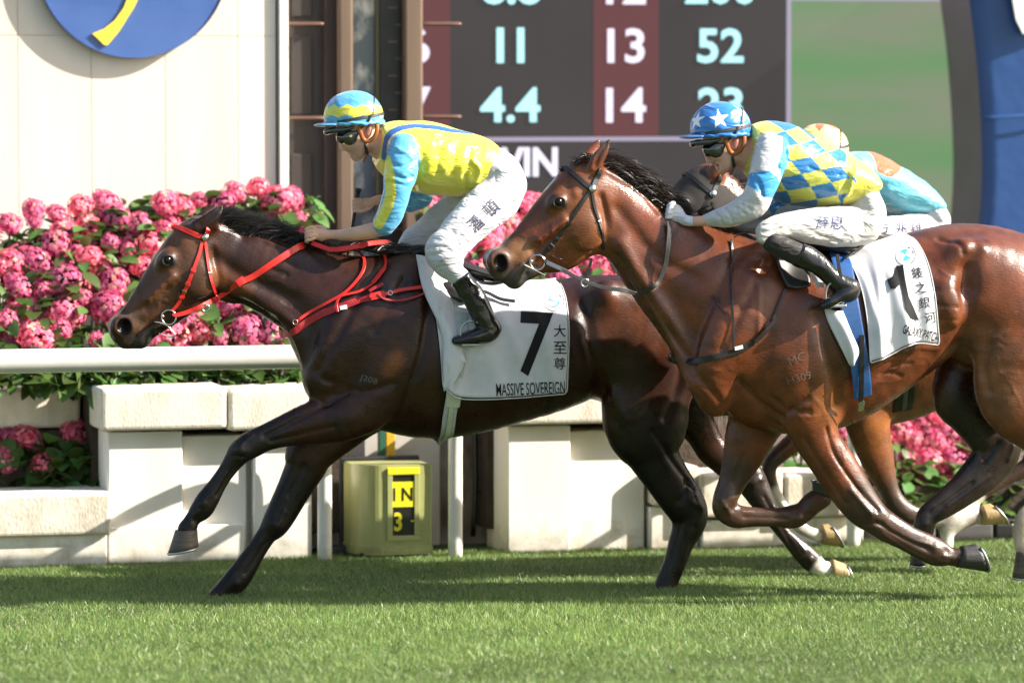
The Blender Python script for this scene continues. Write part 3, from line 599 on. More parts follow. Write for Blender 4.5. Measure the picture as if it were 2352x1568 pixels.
# ------------------------------------------------------------------ organic bodies: smooth unions of tapered limbs, meshed as one surface
class Body:
    def __init__(s, h=0.008): s.h = h; s.prims = []
    def chain(s, pts, k=0.03, sub=False, n=4):
        q = catmull(np.array(pts, float), n); q[:, 3:5] = np.maximum(q[:, 3:5], 0.001); s.prims.append(('c', q, k, sub)); return s
    def ell(s, c, rad, rot=0.0, k=0.03, sub=False): s.prims.append(('e', (np.array(list(c), float), np.array(rad, float), rot), k, sub)); return s
    def cut(s, p, nrm): s.prims.append(('p', (np.array(list(p), float), np.array(list(Vector(nrm).normalized()))), 0, True)); return s
    def build(s):
        h = s.h; lo = np.full(3, 1e9); hi = -lo
        for t, d, k, sub in s.prims:
            if sub: continue
            if t == 'c': r = d[:, 3:5].max(1)[:, None]; lo = np.minimum(lo, (d[:, :3]-r).min(0)); hi = np.maximum(hi, (d[:, :3]+r).max(0))
            else: lo = np.minimum(lo, d[0]-d[1].max()); hi = np.maximum(hi, d[0]+d[1].max())
        lo -= 0.05; hi += 0.05; dim = np.ceil((hi-lo)/h).astype(int)+1
        ax = [(lo[i]+np.arange(dim[i])*h).astype(np.float32) for i in range(3)]
        G = np.full(dim, 0.3, np.float32)
        def sl(a, b):
            i0 = np.clip(np.floor((a-lo)/h).astype(int), 0, dim-1); i1 = np.clip(np.ceil((b-lo)/h).astype(int)+1, 1, dim)
            return tuple(slice(i0[i], i1[i]) for i in range(3))
        for t, d, k, sub in s.prims:
            pad = max(0.03, k*1.2)+2*h
            if t == 'p':
                S = np.ix_(*[a for a in ax]); dist = sum((S[i]-d[0][i])*d[1][i] for i in range(3)); G = np.maximum(G, dist.astype(np.float32)); continue
            if t == 'c':
                rm = d[:, 3:5].max(1); A = (d[:, :3]-rm[:, None]).min(0)-pad; B = (d[:, :3]+rm[:, None]).max(0)+pad; big = sl(A, B)
                D = np.full([x.stop-x.start for x in big], 0.3, np.float32); o0 = np.array([x.start for x in big])
                for i in range(len(d)-1):
                    a, b = d[i], d[i+1]; r = max(rm[i], rm[i+1])
                    ss = sl(np.minimum(a[:3], b[:3])-r-pad, np.maximum(a[:3], b[:3])+r+pad)
                    ss = tuple(slice(max(ss[j].start, big[j].start), min(ss[j].stop, big[j].stop)) for j in range(3))
                    X, Y, Z = np.ix_(ax[0][ss[0]], ax[1][ss[1]], ax[2][ss[2]])
                    v = (b[:3]-a[:3]).astype(np.float32); L2 = float(v@v)+1e-12
                    px, py, pz = X-np.float32(a[0]), Y-np.float32(a[1]), Z-np.float32(a[2])
                    tt = np.clip((px*v[0]+py*v[1]+pz*v[2])/L2, 0, 1)
                    rr = a[3]+(b[3]-a[3])*tt; sy = (a[4]/a[3])+((b[4]/b[3])-(a[4]/a[3]))*tt
                    qx, qy, qz = px-v[0]*tt, (py-v[1]*tt)/sy, pz-v[2]*tt
                    dd = (np.sqrt(qx*qx+qy*qy+qz*qz)-rr)*np.minimum(1, sy)
                    ls = tuple(slice(ss[j].start-o0[j], ss[j].stop-o0[j]) for j in range(3))
                    D[ls] = np.minimum(D[ls], dd.astype(np.float32))
                T = big
            else:
                c, rad, rot = d; m = rad.max()+pad; T = sl(c-m, c+m); X, Y, Z = np.ix_(ax[0][T[0]], ax[1][T[1]], ax[2][T[2]])
                px, py, pz = X-np.float32(c[0]), Y-np.float32(c[1]), Z-np.float32(c[2]); ca, sa = math.cos(rot), math.sin(rot)
                x2, z2 = px*ca+pz*sa, -px*sa+pz*ca
                k0 = np.sqrt((x2/rad[0])**2+(py/rad[1])**2+(z2/rad[2])**2); k1 = np.sqrt((x2/rad[0]**2)**2+(py/rad[1]**2)**2+(z2/rad[2]**2)**2)+1e-9
                D = (k0*(k0-1)/k1).astype(np.float32)
            a = G[T]
            if sub:
                D = -D; hh = np.maximum(k-np.abs(a-D), 0)/max(k, 1e-6); G[T] = np.maximum(a, D)+hh*hh*k*0.25
            else:
                hh = np.maximum(k-np.abs(a-D), 0)/max(k, 1e-6); G[T] = np.minimum(a, D)-hh*hh*k*0.25
        g = openvdb.FloatGrid(0.3); g.copyFromArray(np.ascontiguousarray(np.clip(G, -0.3, 0.3))); pts, quads = g.convertToQuads(0.0)
        return np.asarray(pts, np.float32)*h+lo.astype(np.float32), np.ascontiguousarray(np.asarray(quads))
def smooth_np(V, Q, it=2, lam=0.5):
    e = np.vstack([Q[:, [0, 1]], Q[:, [1, 2]], Q[:, [2, 3]], Q[:, [3, 0]]]); n = len(V)
    e = np.vstack([e, e[:, ::-1]]); deg = np.bincount(e[:, 0], minlength=n)[:, None].clip(1)
    for _ in range(it):
        A = np.column_stack([np.bincount(e[:, 0], V[e[:, 1], i], n) for i in range(3)])/deg; V = V+(A-V)*lam
    return V.astype(np.float32)
def normals_np(V, Q):
    n = np.cross(V[Q[:, 2]]-V[Q[:, 0]], V[Q[:, 3]]-V[Q[:, 1]]); N = np.zeros_like(V)
    for j in range(4): 
        for i in range(3): N[:, i] += np.bincount(Q[:, j], n[:, i], len(V))
    return N/(np.linalg.norm(N, axis=1)[:, None]+1e-12)
def seg_dist(V, pts):
    """distance of points to a polyline (pts: x y z r) measured in units beyond radius"""
    D = np.full(len(V), 9.0)
    for a, b in zip(pts[:-1], pts[1:]):
        a, b = np.array(a, float), np.array(b, float); v = b[:3]-a[:3]; t = np.clip(((V-a[:3])@v)/(v@v+1e-12), 0, 1)
        d = np.linalg.norm(V-a[:3]-t[:, None]*v, axis=1)-(a[3]+(b[3]-a[3])*t); D = np.minimum(D, d)
    return D
def sstep(x, a, b): t = np.clip((x-a)/(b-a), 0, 1); return t*t*(3-2*t)
def bvh_of(V, Q): return BVHTree.FromPolygons([tuple(v) for v in V], [tuple(int(i) for i in q) for q in Q])
def mpp(u, v, Y): return abs(P(u, v, Y).z-P(u, v+100, Y).z)/100
def st(fn, e, Y, ws):                       # station from two outline points
    A, B = P(*fn(e[0], e[1]), Y), P(*fn(e[2], e[3]), Y); c = (A+B)/2; r = (A-B).length/2; return (c.x, Y, c.z, r, r*ws)
def ctr(fn, u, v, rpx, Y, w):               # station from a centre and a radius in picture units; w metres
    s = fn(100, 0)[0]-fn(0, 0)[0]; uu, vv = fn(u, v); p = P(uu, vv, Y); return (p.x, Y, p.z, rpx*s/100*mpp(uu, vv, Y), w)
def cam_hit(bvh, u, v, off=0.0, Yd=0.0):
    d = (FWD+RIGHT*((u-CU)/FPX)-UP*((v-CV)/FPX)).normalized(); h, n, i, t = bvh.ray_cast(CAM_LOC, d)
    if h is None: return P(u, v, Yd), Vector((0, -1, 0))
    if n.dot(d) > 0: n = -n
    return h+n*off, n
def hoof(name, fn, cf, cb, toe, heel, Y, wr, mat, parent, sole=None):
    """hoof wall lofted from the coronet (front, back) to the ground edge (toe, heel)"""
    a, b, c, d = [P(*fn(*q), Y) for q in (cf, cb, toe, heel)]; V = []; n = 28; rings = 6
    for j in range(rings):
        t = j/(rings-1); f = a.lerp(c, t); g = b.lerp(d, t); m = (f+g)/2; hx = (f-g)/2; wy = wr*(0.82+0.18*t)
        for k in range(n):
            an = 2*math.pi*k/n; ca, sa = math.cos(an), math.sin(an)
            back = 0.86 if ca < -0.6 else 1.0
            V.append(m+hx*ca*(1+0.015*math.sin(9*t*math.pi))+Vector((0, wy*sa*back, 0)))
    Q = [[j*n+k, j*n+(k+1) % n, (j+1)*n+(k+1) % n, (j+1)*n+k] for j in range(rings-1) for k in range(n)]
    V += [(a+b)/2, (c+d)/2+((a+b)/2-(c+d)/2)*0.12]; i0 = len(V)-2; m0 = (rings-1)*n
    T = [[i0, (k+1) % n, k] for k in range(n)]+[[i0+1, m0+k, m0+(k+1) % n] for k in range(n)]
    o = new_obj(name, mesh_np(name, [list(v) for v in V], [np.array(Q), np.array(T)]), mat, parent)
    rim = []; m = (c+d)/2; hx = (c-d)/2
    for k in range(-9, 10):
        an = k/9*2.5; rim.append(m+hx*math.cos(an)*0.97+Vector((0, wr*0.95*math.sin(an), 0))+((c+d)/2-(a+b)/2).normalized()*0.004)
    tube('shoe', rim, 0.006, M_ALU, o, seg=6, n=2)
    return o
M_ALU = pm('plate_metal', (0.42, 0.43, 0.44), 0.35, metal=0.9)
M_HOOFD = pm('dark_hoof', (0.055, 0.040, 0.032), 0.5, (0.11, 0.085, 0.07), ns=14, nd=4, stretch=(0.6, 0.6, 6), bump=0.2, bs=40)
M_HOOFK = pm('black_hoof', (0.022, 0.022, 0.023), 0.5, (0.045, 0.043, 0.042), ns=14, nd=4, stretch=(1, 1, 4), bump=0.2, bs=40)
M_HOOFY = pm('pale_hoof', (0.42, 0.29, 0.13), 0.5, (0.22, 0.15, 0.08), ns=10, nd=4, stretch=(5, 1, 1), bump=0.2, bs=40, lo=0.45, hi=0.8)
M_EYE = pm('eye_dark', (0.006, 0.004, 0.003), 0.2, spec=0.25)
def coat_mat(name, rough=0.36, hair=0.35, spec=0.5):
    """glossy horse coat: colour laid out on the body, fine hair lines and soft skin relief"""
    m = bpy.data.materials.new(name); m.use_nodes = True; t = m.node_tree; N, L = t.nodes, t.links; b = N['Principled BSDF']
    at = N.new('ShaderNodeVertexColor'); at.layer_name = 'coat'; tc = N.new('ShaderNodeTexCoord')
    n1 = N.new('ShaderNodeTexNoise'); n1.inputs['Scale'].default_value = 9; n1.inputs['Detail'].default_value = 5; L.new(tc.outputs['Object'], n1.inputs[0])
    mr = N.new('ShaderNodeMapRange'); mr.inputs[1].default_value = 0.3; mr.inputs[2].default_value = 0.7; mr.inputs[3].default_value = 0.55; mr.inputs[4].default_value = 1.45; L.new(n1.outputs[0], mr.inputs[0])
    mx = N.new('ShaderNodeMix'); mx.data_type = 'RGBA'; mx.blend_type = 'MULTIPLY'; mx.inputs[0].default_value = 1
    L.new(at.outputs[0], mx.inputs[6]); L.new(mr.outputs[0], mx.inputs[7]); L.new(mx.outputs[2], b.inputs['Base Color'])
    mp = N.new('ShaderNodeMapping'); mp.inputs['Scale'].default_value = (60, 200, 200); mp.inputs['Rotation'].default_value = (0, R(28), 0); L.new(tc.outputs['Object'], mp.inputs[0])
    n2 = N.new('ShaderNodeTexNoise'); n2.inputs['Scale'].default_value = 1.0; n2.inputs['Detail'].default_value = 3; L.new(mp.outputs[0], n2.inputs[0])
    mp3 = N.new('ShaderNodeMapping'); mp3.inputs['Scale'].default_value = (17, 30, 30); mp3.inputs['Rotation'].default_value = (0, R(50), 0); L.new(tc.outputs['Object'], mp3.inputs[0])
    n3 = N.new('ShaderNodeTexNoise'); n3.inputs['Scale'].default_value = 1.0; n3.inputs['Detail'].default_value = 4; n3.inputs['Roughness'].default_value = .6; n3.inputs['Distortion'].default_value = 0.5; L.new(mp3.outputs[0], n3.inputs[0])
    b1 = N.new('ShaderNodeBump'); b1.inputs['Strength'].default_value = hair; b1.inputs['Distance'].default_value = 0.006; L.new(n2.outputs[0], b1.inputs['Height'])
    b2 = N.new('ShaderNodeBump'); b2.inputs['Strength'].default_value = 0.09; b2.inputs['Distance'].default_value = 0.012; L.new(n3.outputs[0], b2.inputs['Height']); L.new(b1.outputs[0], b2.inputs['Normal'])
    L.new(b2.outputs[0], b.inputs['Normal'])
    n4 = N.new('ShaderNodeTexNoise'); n4.inputs['Scale'].default_value = 7; n4.inputs['Detail'].default_value = 4; L.new(tc.outputs['Object'], n4.inputs[0])
    rr = N.new('ShaderNodeMapRange'); rr.inputs[1].default_value = 0.35; rr.inputs[2].default_value = 0.65; rr.inputs[3].default_value = rough-0.11; rr.inputs[4].default_value = rough+0.14; L.new(n4.outputs[0], rr.inputs[0]); L.new(rr.outputs[0], b.inputs['Roughness'])
    bw = N.new('ShaderNodeRGBToBW'); L.new(at.outputs[0], bw.inputs[0]); sp = N.new('ShaderNodeMapRange'); sp.inputs[1].default_value = 0.0032; sp.inputs[2].default_value = 0.009; sp.inputs[3].default_value = 0.06; sp.inputs[4].default_value = spec
    L.new(bw.outputs[0], sp.inputs[0]); L.new(sp.outputs[0], b.inputs['Specular IOR Level'])
    return m
def hair_mat(name, col):
    m = bpy.data.materials.new(name); m.use_nodes = True; b = m.node_tree.nodes['Principled BSDF']; b.inputs['Base Color'].default_value = (*col, 1); b.inputs['Roughness'].default_value = 0.42; b.inputs['Specular IOR Level'].default_value = 0.5; return m
M_HAIRK = hair_mat('black_hair', (0.016, 0.013, 0.012)); M_HAIRB = hair_mat('dark_brown_hair', (0.030, 0.019, 0.014))
def strands(name, roots, dirs, lens, mat, parent, width=0.0026, seg=5, droop=0.25, wild=0.25, seed=1, clump=None):
    """hair locks as thin tapering ribbons: roots Nx3, dirs Nx3 (unit), lengths N"""
    rg = np.random.default_rng(seed); n = len(roots); p = roots.copy(); d = dirs/np.linalg.norm(dirs, axis=1)[:, None]; V = []
    side = np.cross(d, rg.normal(size=(n, 3))); side /= np.linalg.norm(side, axis=1)[:, None]; ph = rg.uniform(0, 6.28, n)
    for i in range(seg+1):
        t = i/seg; w = width*(1-t*0.85)*rg.uniform(0.8, 1.2, n)
        V.append(np.stack([p-side*w[:, None], p+side*w[:, None]], 1))
        d = d+rg.normal(0, wild/seg, (n, 3))+np.array([0, 0, -droop/seg]); d /= np.linalg.norm(d, axis=1)[:, None]; p = p+d*(lens/seg)[:, None]
        if clump is not None:                                          # locks gather towards their tips
            k = clump.max()+1; cnt = np.bincount(clump, minlength=k).clip(1)[:, None]; mean = np.column_stack([np.bincount(clump, p[:, a_], k) for a_ in range(3)])/cnt; p = p+(mean[clump]-p)*(.10+.22*t)
    V = np.stack(V, 1).reshape(n, -1, 3); k = (seg+1)*2; base = np.arange(n)[:, None]*k
    Q = np.concatenate([base+np.array([[2*i, 2*i+1, 2*i+3, 2*i+2]]) for i in range(seg)])
    return new_obj(name, mesh_np(name, V.reshape(-1, 3), Q), mat, parent)

def sculpt(V, Q, bvh, strokes, Yd, gain=1.0):
    """raise ridges and press grooves along lines drawn on the near side of a body: (fn, points, width, height)"""
    N = normals_np(V, Q); D = np.zeros(len(V))
    for fn, pts, sg, amp in strokes:
        hits = [cam_hit(bvh, *fn(x, y), 0, Yd)[0] for x, y in pts]
        q = catmull([list(h) for h in hits], 4) if len(hits) > 2 else np.array([list(h) for h in hits])
        if len(q) == 1: q = np.vstack([q, q+1e-4])
        ext = 4*sg; m = np.all((V > q.min(0)-ext) & (V < q.max(0)+ext), axis=1); 
        if not m.any(): continue
        d = seg_dist(V[m], [(*p, 0.0) for p in q]); D[m] += amp*gain*np.exp(-(d/sg)**2)
    return (V+N*D[:, None]).astype(np.float32)

def vein_lines(seeds, rg, fn=F):
    """wandering forked veins: seeds (x, y, angle in degrees, length in picture units)"""
    out = []
    for x, y, an, ln in seeds:
        a = R(an); pts = [(x, y)]; n = 7
        for i in range(n):
            a += rg.normal(0, .38); x += math.cos(a)*ln/n; y += math.sin(a)*ln/n; pts.append((x, y))
        out.append((fn, pts, .006, rg.uniform(.0011, .002)))
        if ln > 45:
            bx, by = pts[3]; b = a+rg.choice([-.8, .8]); q = [(bx, by)]
            for i in range(4): b += rg.normal(0, .3); bx += math.cos(b)*ln*.12; by += math.sin(b)*ln*.12; q.append((bx, by))
            out.append((fn, q, .0055, rg.uniform(.0009, .0014)))
    return out
# ------------------------------------------------------------------ horses
def finish_body(B, it=2):
    V, Q = B.build(); V = smooth_np(V, Q, it); return V, Q
def both(B, pts, Yc, k, sub=False, n=4):
    B.chain(pts, k, sub, n); B.chain([(x, 2*Yc-y, z, r, w_) for x, y, z, r, w_ in pts], k, sub, n)
def both_e(B, c, rad, rot, Yc, k, sub=False):
    B.ell(c, rad, rot, k, sub); B.ell((c[0], 2*Yc-c[1], c[2]), rad, rot, k, sub)
def head_parts(B, fn, Yc, hd, muz, eye, nos, mouth, cheek, crest, ear, scale=1.0, ear_far=True):
    """hd: outline pairs + half widths; other items in the same picture units"""
    B.chain([st(fn, q[:4], Yc, 1)[:4]+(q[4]*scale,) for q in hd], 0.03)
    for (x, y, r, wy, dy) in muz:                       # lips, nostril wings, chin
        s = ctr(fn, x, y, r, Yc+dy, wy); B.ell(s[:3], (s[3], wy, s[3]), 0, 0.02)
        if dy: s = ctr(fn, x, y, r, Yc+dy, wy); B.ell((s[0], 2*Yc-s[1], s[2]), (s[3], wy, s[3]), 0, 0.02)
    x, y, r, wy, dy = cheek; p = P(*fn(x, y), Yc+dy); s = ctr(fn, x, y, r, Yc+dy, wy); both_e(B, s[:3], (s[3], wy, s[3]), 0, Yc, 0.03)
    both(B, [ctr(fn, x, y, 9, Yc+dy+.006, 0.010) for x, y, dy in crest], Yc, 0.04)
    # eye: orbit bulge, socket, lids
    x, y, dy = eye; s = ctr(fn, x, y, 60, Yc+dy, 0.03); both_e(B, (s[0], Yc+dy+0.026, s[2]), (0.050*scale, 0.030*scale, 0.036*scale), R(40), Yc, 0.03)
    both_e(B, (s[0], Yc+dy-0.012, s[2]), (0.027*scale, 0.016, 0.021*scale), R(30), Yc, 0.006, True)
    both(B, [(s[0]+math.cos(a)*0.029*scale, Yc+dy-0.003, s[2]+math.sin(a)*0.024*scale, 0.0060, 0.006) for a in np.linspace(R(-25), R(215), 7)], Yc, 0.008)
    both(B, [(s[0]+math.cos(a)*0.028*scale, Yc+dy-0.001, s[2]+math.sin(a)*0.022*scale, 0.0045, 0.005) for a in np.linspace(R(190), R(350), 6)], Yc, 0.008)
    # nostril and mouth
    x, y, dy = nos; s = ctr(fn, x, y, 60, Yc+dy, .02); both_e(B, s[:3], (0.029*scale, 0.024, 0.036*scale), R(-20), Yc, 0.008, True)
    both(B, [ctr(fn, x, y, 10, Yc+dy, 0.006) for x, y, dy in mouth], Yc, 0.006, True)
    Ye = ear[1]; pts = [st(fn, q[:4], Yc+Ye+q[5], q[4]) for q in ear[0]]; B.chain(pts, 0.012)
    if ear_far: B.chain([(x, 2*Yc-y, z, r, w_) for x, y, z, r, w_ in pts], 0.012)
    return s
def eyeball(parent, fn, eye, Yc, scale=1.0):
    x, y, dy = eye; p = P(*fn(x, y), Yc+dy)
    for sgn in (1, -1):
        bm = bmesh.new(); bmesh.ops.create_uvsphere(bm, u_segments=20, v_segments=14, radius=0.0245*scale)
        for v in bm.verts: v.co = Vector((v.co.x, v.co.y, v.co.z))+Vector((p.x, Yc+sgn*(dy+0.0135), p.z))
        new_obj('eye', bm_mesh('eye', bm, True), M_EYE, parent)
def paint(V, base, layers):
    C = np.tile(np.array(base, float), (len(V), 1))
    for pts, col, fall in layers:
        wgt = 1-sstep(seg_dist(V, pts), -fall*0.3, fall); C = C*(1-wgt[:, None])+np.array(col)*wgt[:, None]
    return C
def make_horse(name, label, V, Q, C, mat, group=None):
    me = mesh_np('body', V, Q); set_col(me, 'coat', C.clip(0, 1)); c = V.mean(0)
    t = thing(name, label, 'horse', (float(c[0]), float(c[1]), 0), group); new_obj('body', me, mat, t); return t
def relief(V, Q, amp, scale, seed, mask=None):
    N = normals_np(V, Q); d = vnoise(V*scale, seed, 3)*amp
    if mask is not None: d = d*mask
    return (V+N*d[:, None]).astype(np.float32)

# ---- leading horse: dark bay
Y1 = 0.0; B = Body(0.0075)
HD1 = [(870, 330, 1090, 440, .062), (760, 400, 1105, 610, .088), (640, 560, 1130, 850, .098), (540, 715, 1035, 1010, .088), (455, 865, 900, 1115, .072), (378, 985, 765, 1205, .060), (305, 1095, 655, 1275, .054), (240, 1180, 575, 1330, .056), (225, 1240, 480, 1370, .052)]
head_parts(B, c1, Y1, HD1, [(310, 1260, 130, .052, 0), (330, 1350, 75, .045, 0), (480, 1360, 78, .040, 0), (300, 1245, 105, .030, -.036)],
           (715, 650, -.094), (330, 1235, -.066), [(400, 1415, -.052), (450, 1335, -.054), (520, 1275, -.055), (600, 1215, -.058)], (1000, 830, 150, .024, -.080),
           [(760, 790, -.094), (640, 900, -.082), (540, 1000, -.072)], ([(915, 335, 1070, 385, .7, 0), (1000, 285, 1140, 335, .62, -.012), (1105, 205, 1195, 262, .5, -.02), (1200, 152, 1224, 172, .45, -.018)], -.062))
# neck and trunk
B.chain([ctr(F, 492, 560, 58, 0, .062), ctr(F, 533, 612, 80, 0, .076), ctr(F, 582, 620, 82, 0, .086), ctr(F, 674, 656, 97, 0, .118), ctr(F, 728, 682, 108, 0, .145), ctr(F, 805, 735, 146, 0, .20), ctr(F, 870, 770, 175, 0, .235)], 0.05)
B.chain([ctr(F, 850, 800, 152, 0, .215), ctr(F, 905, 792, 196, 0, .255), ctr(F, 1000, 812, 194, 0, .285), ctr(F, 1100, 818, 172, 0, .30), ctr(F, 1250, 797, 150, 0, .29), ctr(F, 1350, 772, 140, 0, .265), ctr(F, 1450, 785, 150, 0, .27), ctr(F, 1525, 800, 130, 0, .24), ctr(F, 1570, 800, 95, 0, .17)], 0.06)
for s in (-1, 1):                                                  # shoulder, upper arm, haunch muscles on both sides
    B.chain([ctr(F, 935, 625, 38, s*.09, .04), ctr(F, 860, 720, 52, s*.175, .05), ctr(F, 790, 800, 58, s*.185, .055), ctr(F, 745, 865, 46, s*.15, .06)], 0.05)
    B.chain([ctr(F, 930, 760, 55, s*.20, .05), ctr(F, 885, 860, 60, s*.205, .055), ctr(F, 850, 945, 40, s*.17, .05)], 0.05)
    B.chain([ctr(F, 1395, 690, 48, s*.20, .06), ctr(F, 1465, 745, 80, s*.185, .07), ctr(F, 1520, 850, 85, s*.18, .075)], 0.06)
    B.chain([ctr(F, 560, 660, 14, s*.072, .02), ctr(F, 620, 700, 16, s*.092, .02), ctr(F, 680, 755, 20, s*.115, .024), ctr(F, 725, 840, 26, s*.11, .03)], 0.04)
    B.ell(P(735, 880, s*.09), (.07, .07, .09), 0, 0.05)
NF1 = [ctr(F, 850, 900, 66, -.16, .075), ctr(c8, 1250, 330, 150, -.16, .085)]+[st(c8, q, -.15, q4) for *q, q4 in [(1010, 240, 1060, 505, .62), (835, 318, 890, 520, .62), (700, 385, 760, 548, .66), (600, 432, 685, 585, .72), (508, 505, 635, 600, .80), (478, 565, 595, 630, .74), (430, 655, 530, 700, .66), (378, 730, 470, 790, .66), (300, 828, 425, 882, .68), (262, 885, 388, 942, .70), (226, 955, 318, 990, .74), (175, 1035, 290, 1045, .80)]]
FF1 = [ctr(F, 850, 930, 60, .13, .07)]+[st(c8, q, .12, q4) for *q, q4 in [(880, 500, 1200, 520, .60), (850, 650, 1105, 645, .60), (790, 810, 1000, 800, .62), (735, 930, 925, 935, .68), (700, 1010, 868, 1018, .76), (672, 1065, 795, 1085, .72), (595, 1180, 722, 1195, .64), (515, 1275, 668, 1305, .66), (455, 1340, 610, 1395, .68), (405, 1400, 530, 1445, .72), (360, 1450, 465, 1492, .80)]]
NH1 = [ctr(F, 1480, 850, 92, -.17, .10)]+[st(F, q, -.14, q4) for *q, q4 in [(1384, 965, 1580, 945, .58), (1431, 1034, 1556, 1022, .62), (1480, 1106, 1580, 1082, .60), (1520, 1165, 1612, 1132, .58), (1542, 1197, 1622, 1162, .56), (1545, 1226, 1612, 1195, .60), (1537, 1262, 1590, 1232, .66), (1524, 1300, 1576, 1283, .70), (1508, 1335, 1560, 1325, .72), (1500, 1356, 1552, 1350, .78)]]
FH1 = [ctr(F, 1540, 860, 85, .17, .095), ctr(F, 1575, 935, 58, .15, .075)]+[st(c7, q, .14, q4) for *q, q4 in [(350, 290, 530, 190, .60), (430, 400, 590, 310, .60), (540, 500, 690, 400, .58), (640, 570, 790, 455, .55), (702, 645, 828, 525, .58), (765, 725, 880, 640, .62), (840, 805, 935, 770, .66), (905, 880, 985, 850, .70), (985, 992, 1082, 922, .72), (1045, 1055, 1145, 975, .74), (1115, 1098, 1185, 1025, .8), (1170, 1110, 1225, 1030, .8)]]
for leg in (NF1, FF1, NH1, FH1): B.chain(leg, 0.035)
for (leg, i) in ((NF1, 6), (FF1, 5)):                              # knee bones
    x, y, z, r, w_ = leg[i]; B.ell((x, y-.02, z), (r*.7, .028, r*.7), 0, .02)
V, Q = finish_body(B); H1 = dict(V=V, Q=Q, bvh=bvh_of(V, Q))
rr = lambda L, i0, g=1.2: [(x, y, z, max(r, w_)*g) for x, y, z, r, w_ in L[i0:]]
hp = lambda fn, pts, Y, r: [(*P(*fn(x, y), Y), r) for x, y in pts]
BASE1 = (0.0285, 0.0090, 0.0052); KBL = (0.0100, 0.0072, 0.0064)
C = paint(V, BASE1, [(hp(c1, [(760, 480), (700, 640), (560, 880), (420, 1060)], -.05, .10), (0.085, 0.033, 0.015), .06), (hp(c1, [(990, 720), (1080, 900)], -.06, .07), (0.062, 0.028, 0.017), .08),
     (hp(c1, [(1160, 760), (1400, 960)], -.08, .02), (0.12, 0.040, 0.014), .05), (hp(F, [(900, 845), (912, 825)], -.26, .02), (0.16, 0.05, 0.012), .05),  # last patch paints the sunlit orange spot on the shoulder into the coat
     (hp(F, [(1420, 720), (1500, 760)], -.2, .08), (0.085, 0.027, 0.012), .12), (hp(c1, [(300, 1200), (330, 1300), (450, 1380), (560, 1330)], 0, .05), (0.022, 0.018, 0.017), .035), (hp(c1, [(330, 1150), (420, 1140), (480, 1260)], -.05, .012), (0.11, 0.06, 0.035), .03),  # first patch paints the sunlight falling on the rump into the coat
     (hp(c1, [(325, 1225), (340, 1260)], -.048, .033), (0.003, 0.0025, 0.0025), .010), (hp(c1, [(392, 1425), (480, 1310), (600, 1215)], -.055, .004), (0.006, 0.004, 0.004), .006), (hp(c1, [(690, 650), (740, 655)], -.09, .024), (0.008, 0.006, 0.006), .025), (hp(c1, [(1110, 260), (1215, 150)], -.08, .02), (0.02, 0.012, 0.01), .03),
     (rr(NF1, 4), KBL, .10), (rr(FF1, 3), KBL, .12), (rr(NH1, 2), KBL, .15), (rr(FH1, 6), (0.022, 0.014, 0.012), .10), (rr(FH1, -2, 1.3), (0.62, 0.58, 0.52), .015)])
S1 = [(c1, [(1010, 335), (1100, 262), (1190, 185)], .010, -.007), (c1, [(392, 1425), (430, 1365), (480, 1310), (545, 1262), (600, 1215)], .0055, -.010), (c1, [(585, 1340), (600, 1300), (660, 1270)], .010, -.006), (c1, [(470, 1200), (420, 1290), (360, 1360)], .02, -.005), (c1, [(250, 1200), (235, 1260)], .012, .004), (c1, [(720, 900), (600, 1000), (520, 1090)], .018, -.006), (c1, [(775, 500)], .020, -.009), (c1, [(1130, 560), (1168, 760), (1150, 960)], .016, -.010), (c1, [(450, 1090), (350, 1110)], .014, -.004), (c1, [(640, 1000), (760, 1010), (860, 960)], .005, .002), (c1, [(560, 930), (640, 1060), (560, 1160)], .005, .002),
  (c1, [(1160, 620), (1400, 800), (1640, 900), (1850, 1000)], .03, -.008), (c1, [(1180, 960), (1450, 1050), (1700, 1180), (1850, 1290)], .018, -.010), (c1, [(1150, 360), (1500, 450), (1800, 560)], .012, .006), (c1, [(1620, 720), (1780, 780)], .012, -.005), (c1, [(1700, 640), (1850, 690)], .012, -.004),
  (F, [(880, 610), (820, 690), (770, 780), (730, 850)], .025, -.010), (F, [(930, 640), (860, 760)], .02, -.006), (F, [(985, 700), (965, 830), (905, 960)], .022, -.014), (F, [(745, 870), (830, 900), (900, 880)], .02, -.008), (F, [(700, 905), (740, 925), (800, 900)], .015, -.010),
  (F, [(1340, 700), (1360, 800), (1385, 900)], .03, -.012), (F, [(1395, 680)], .04, .010), (F, [(1560, 760), (1560, 880), (1530, 960)], .025, -.012), (F, [(1410, 905), (1440, 960)], .035, .012), (F, [(1500, 990), (1560, 1080), (1590, 1120)], .014, -.008), (F, [(1580, 1105), (1562, 1150)], .016, -.010),
  (F, [(1590, 1150), (1608, 1165)], .014, .005), (F, [(1565, 1200), (1550, 1260), (1530, 1320)], .008, -.006),
  (c8, [(1120, 260), (900, 370), (720, 460)], .012, -.007), (c8, [(1150, 400), (900, 460), (760, 490)], .012, -.006), (c8, [(560, 545)], .020, .006), (c8, [(535, 650), (470, 740), (420, 830)], .007, -.006), (c8, [(330, 880)], .018, .006), (c8, [(275, 985)], .014, -.005),
  (c8, [(970, 640), (870, 830)], .010, -.006), (c8, [(780, 1010)], .020, .006), (c8, [(730, 1120), (600, 1320)], .008, -.006), (c8, [(540, 1380)], .018, .005), (c7, [(760, 570)], .02, .006), (c7, [(820, 640), (1000, 960)], .008, -.006)]
S1 += [(F, [(1010+k*48, 720), (1024+k*48, 820), (1015+k*48, 930)], .018, -.0012) for k in range(6)]
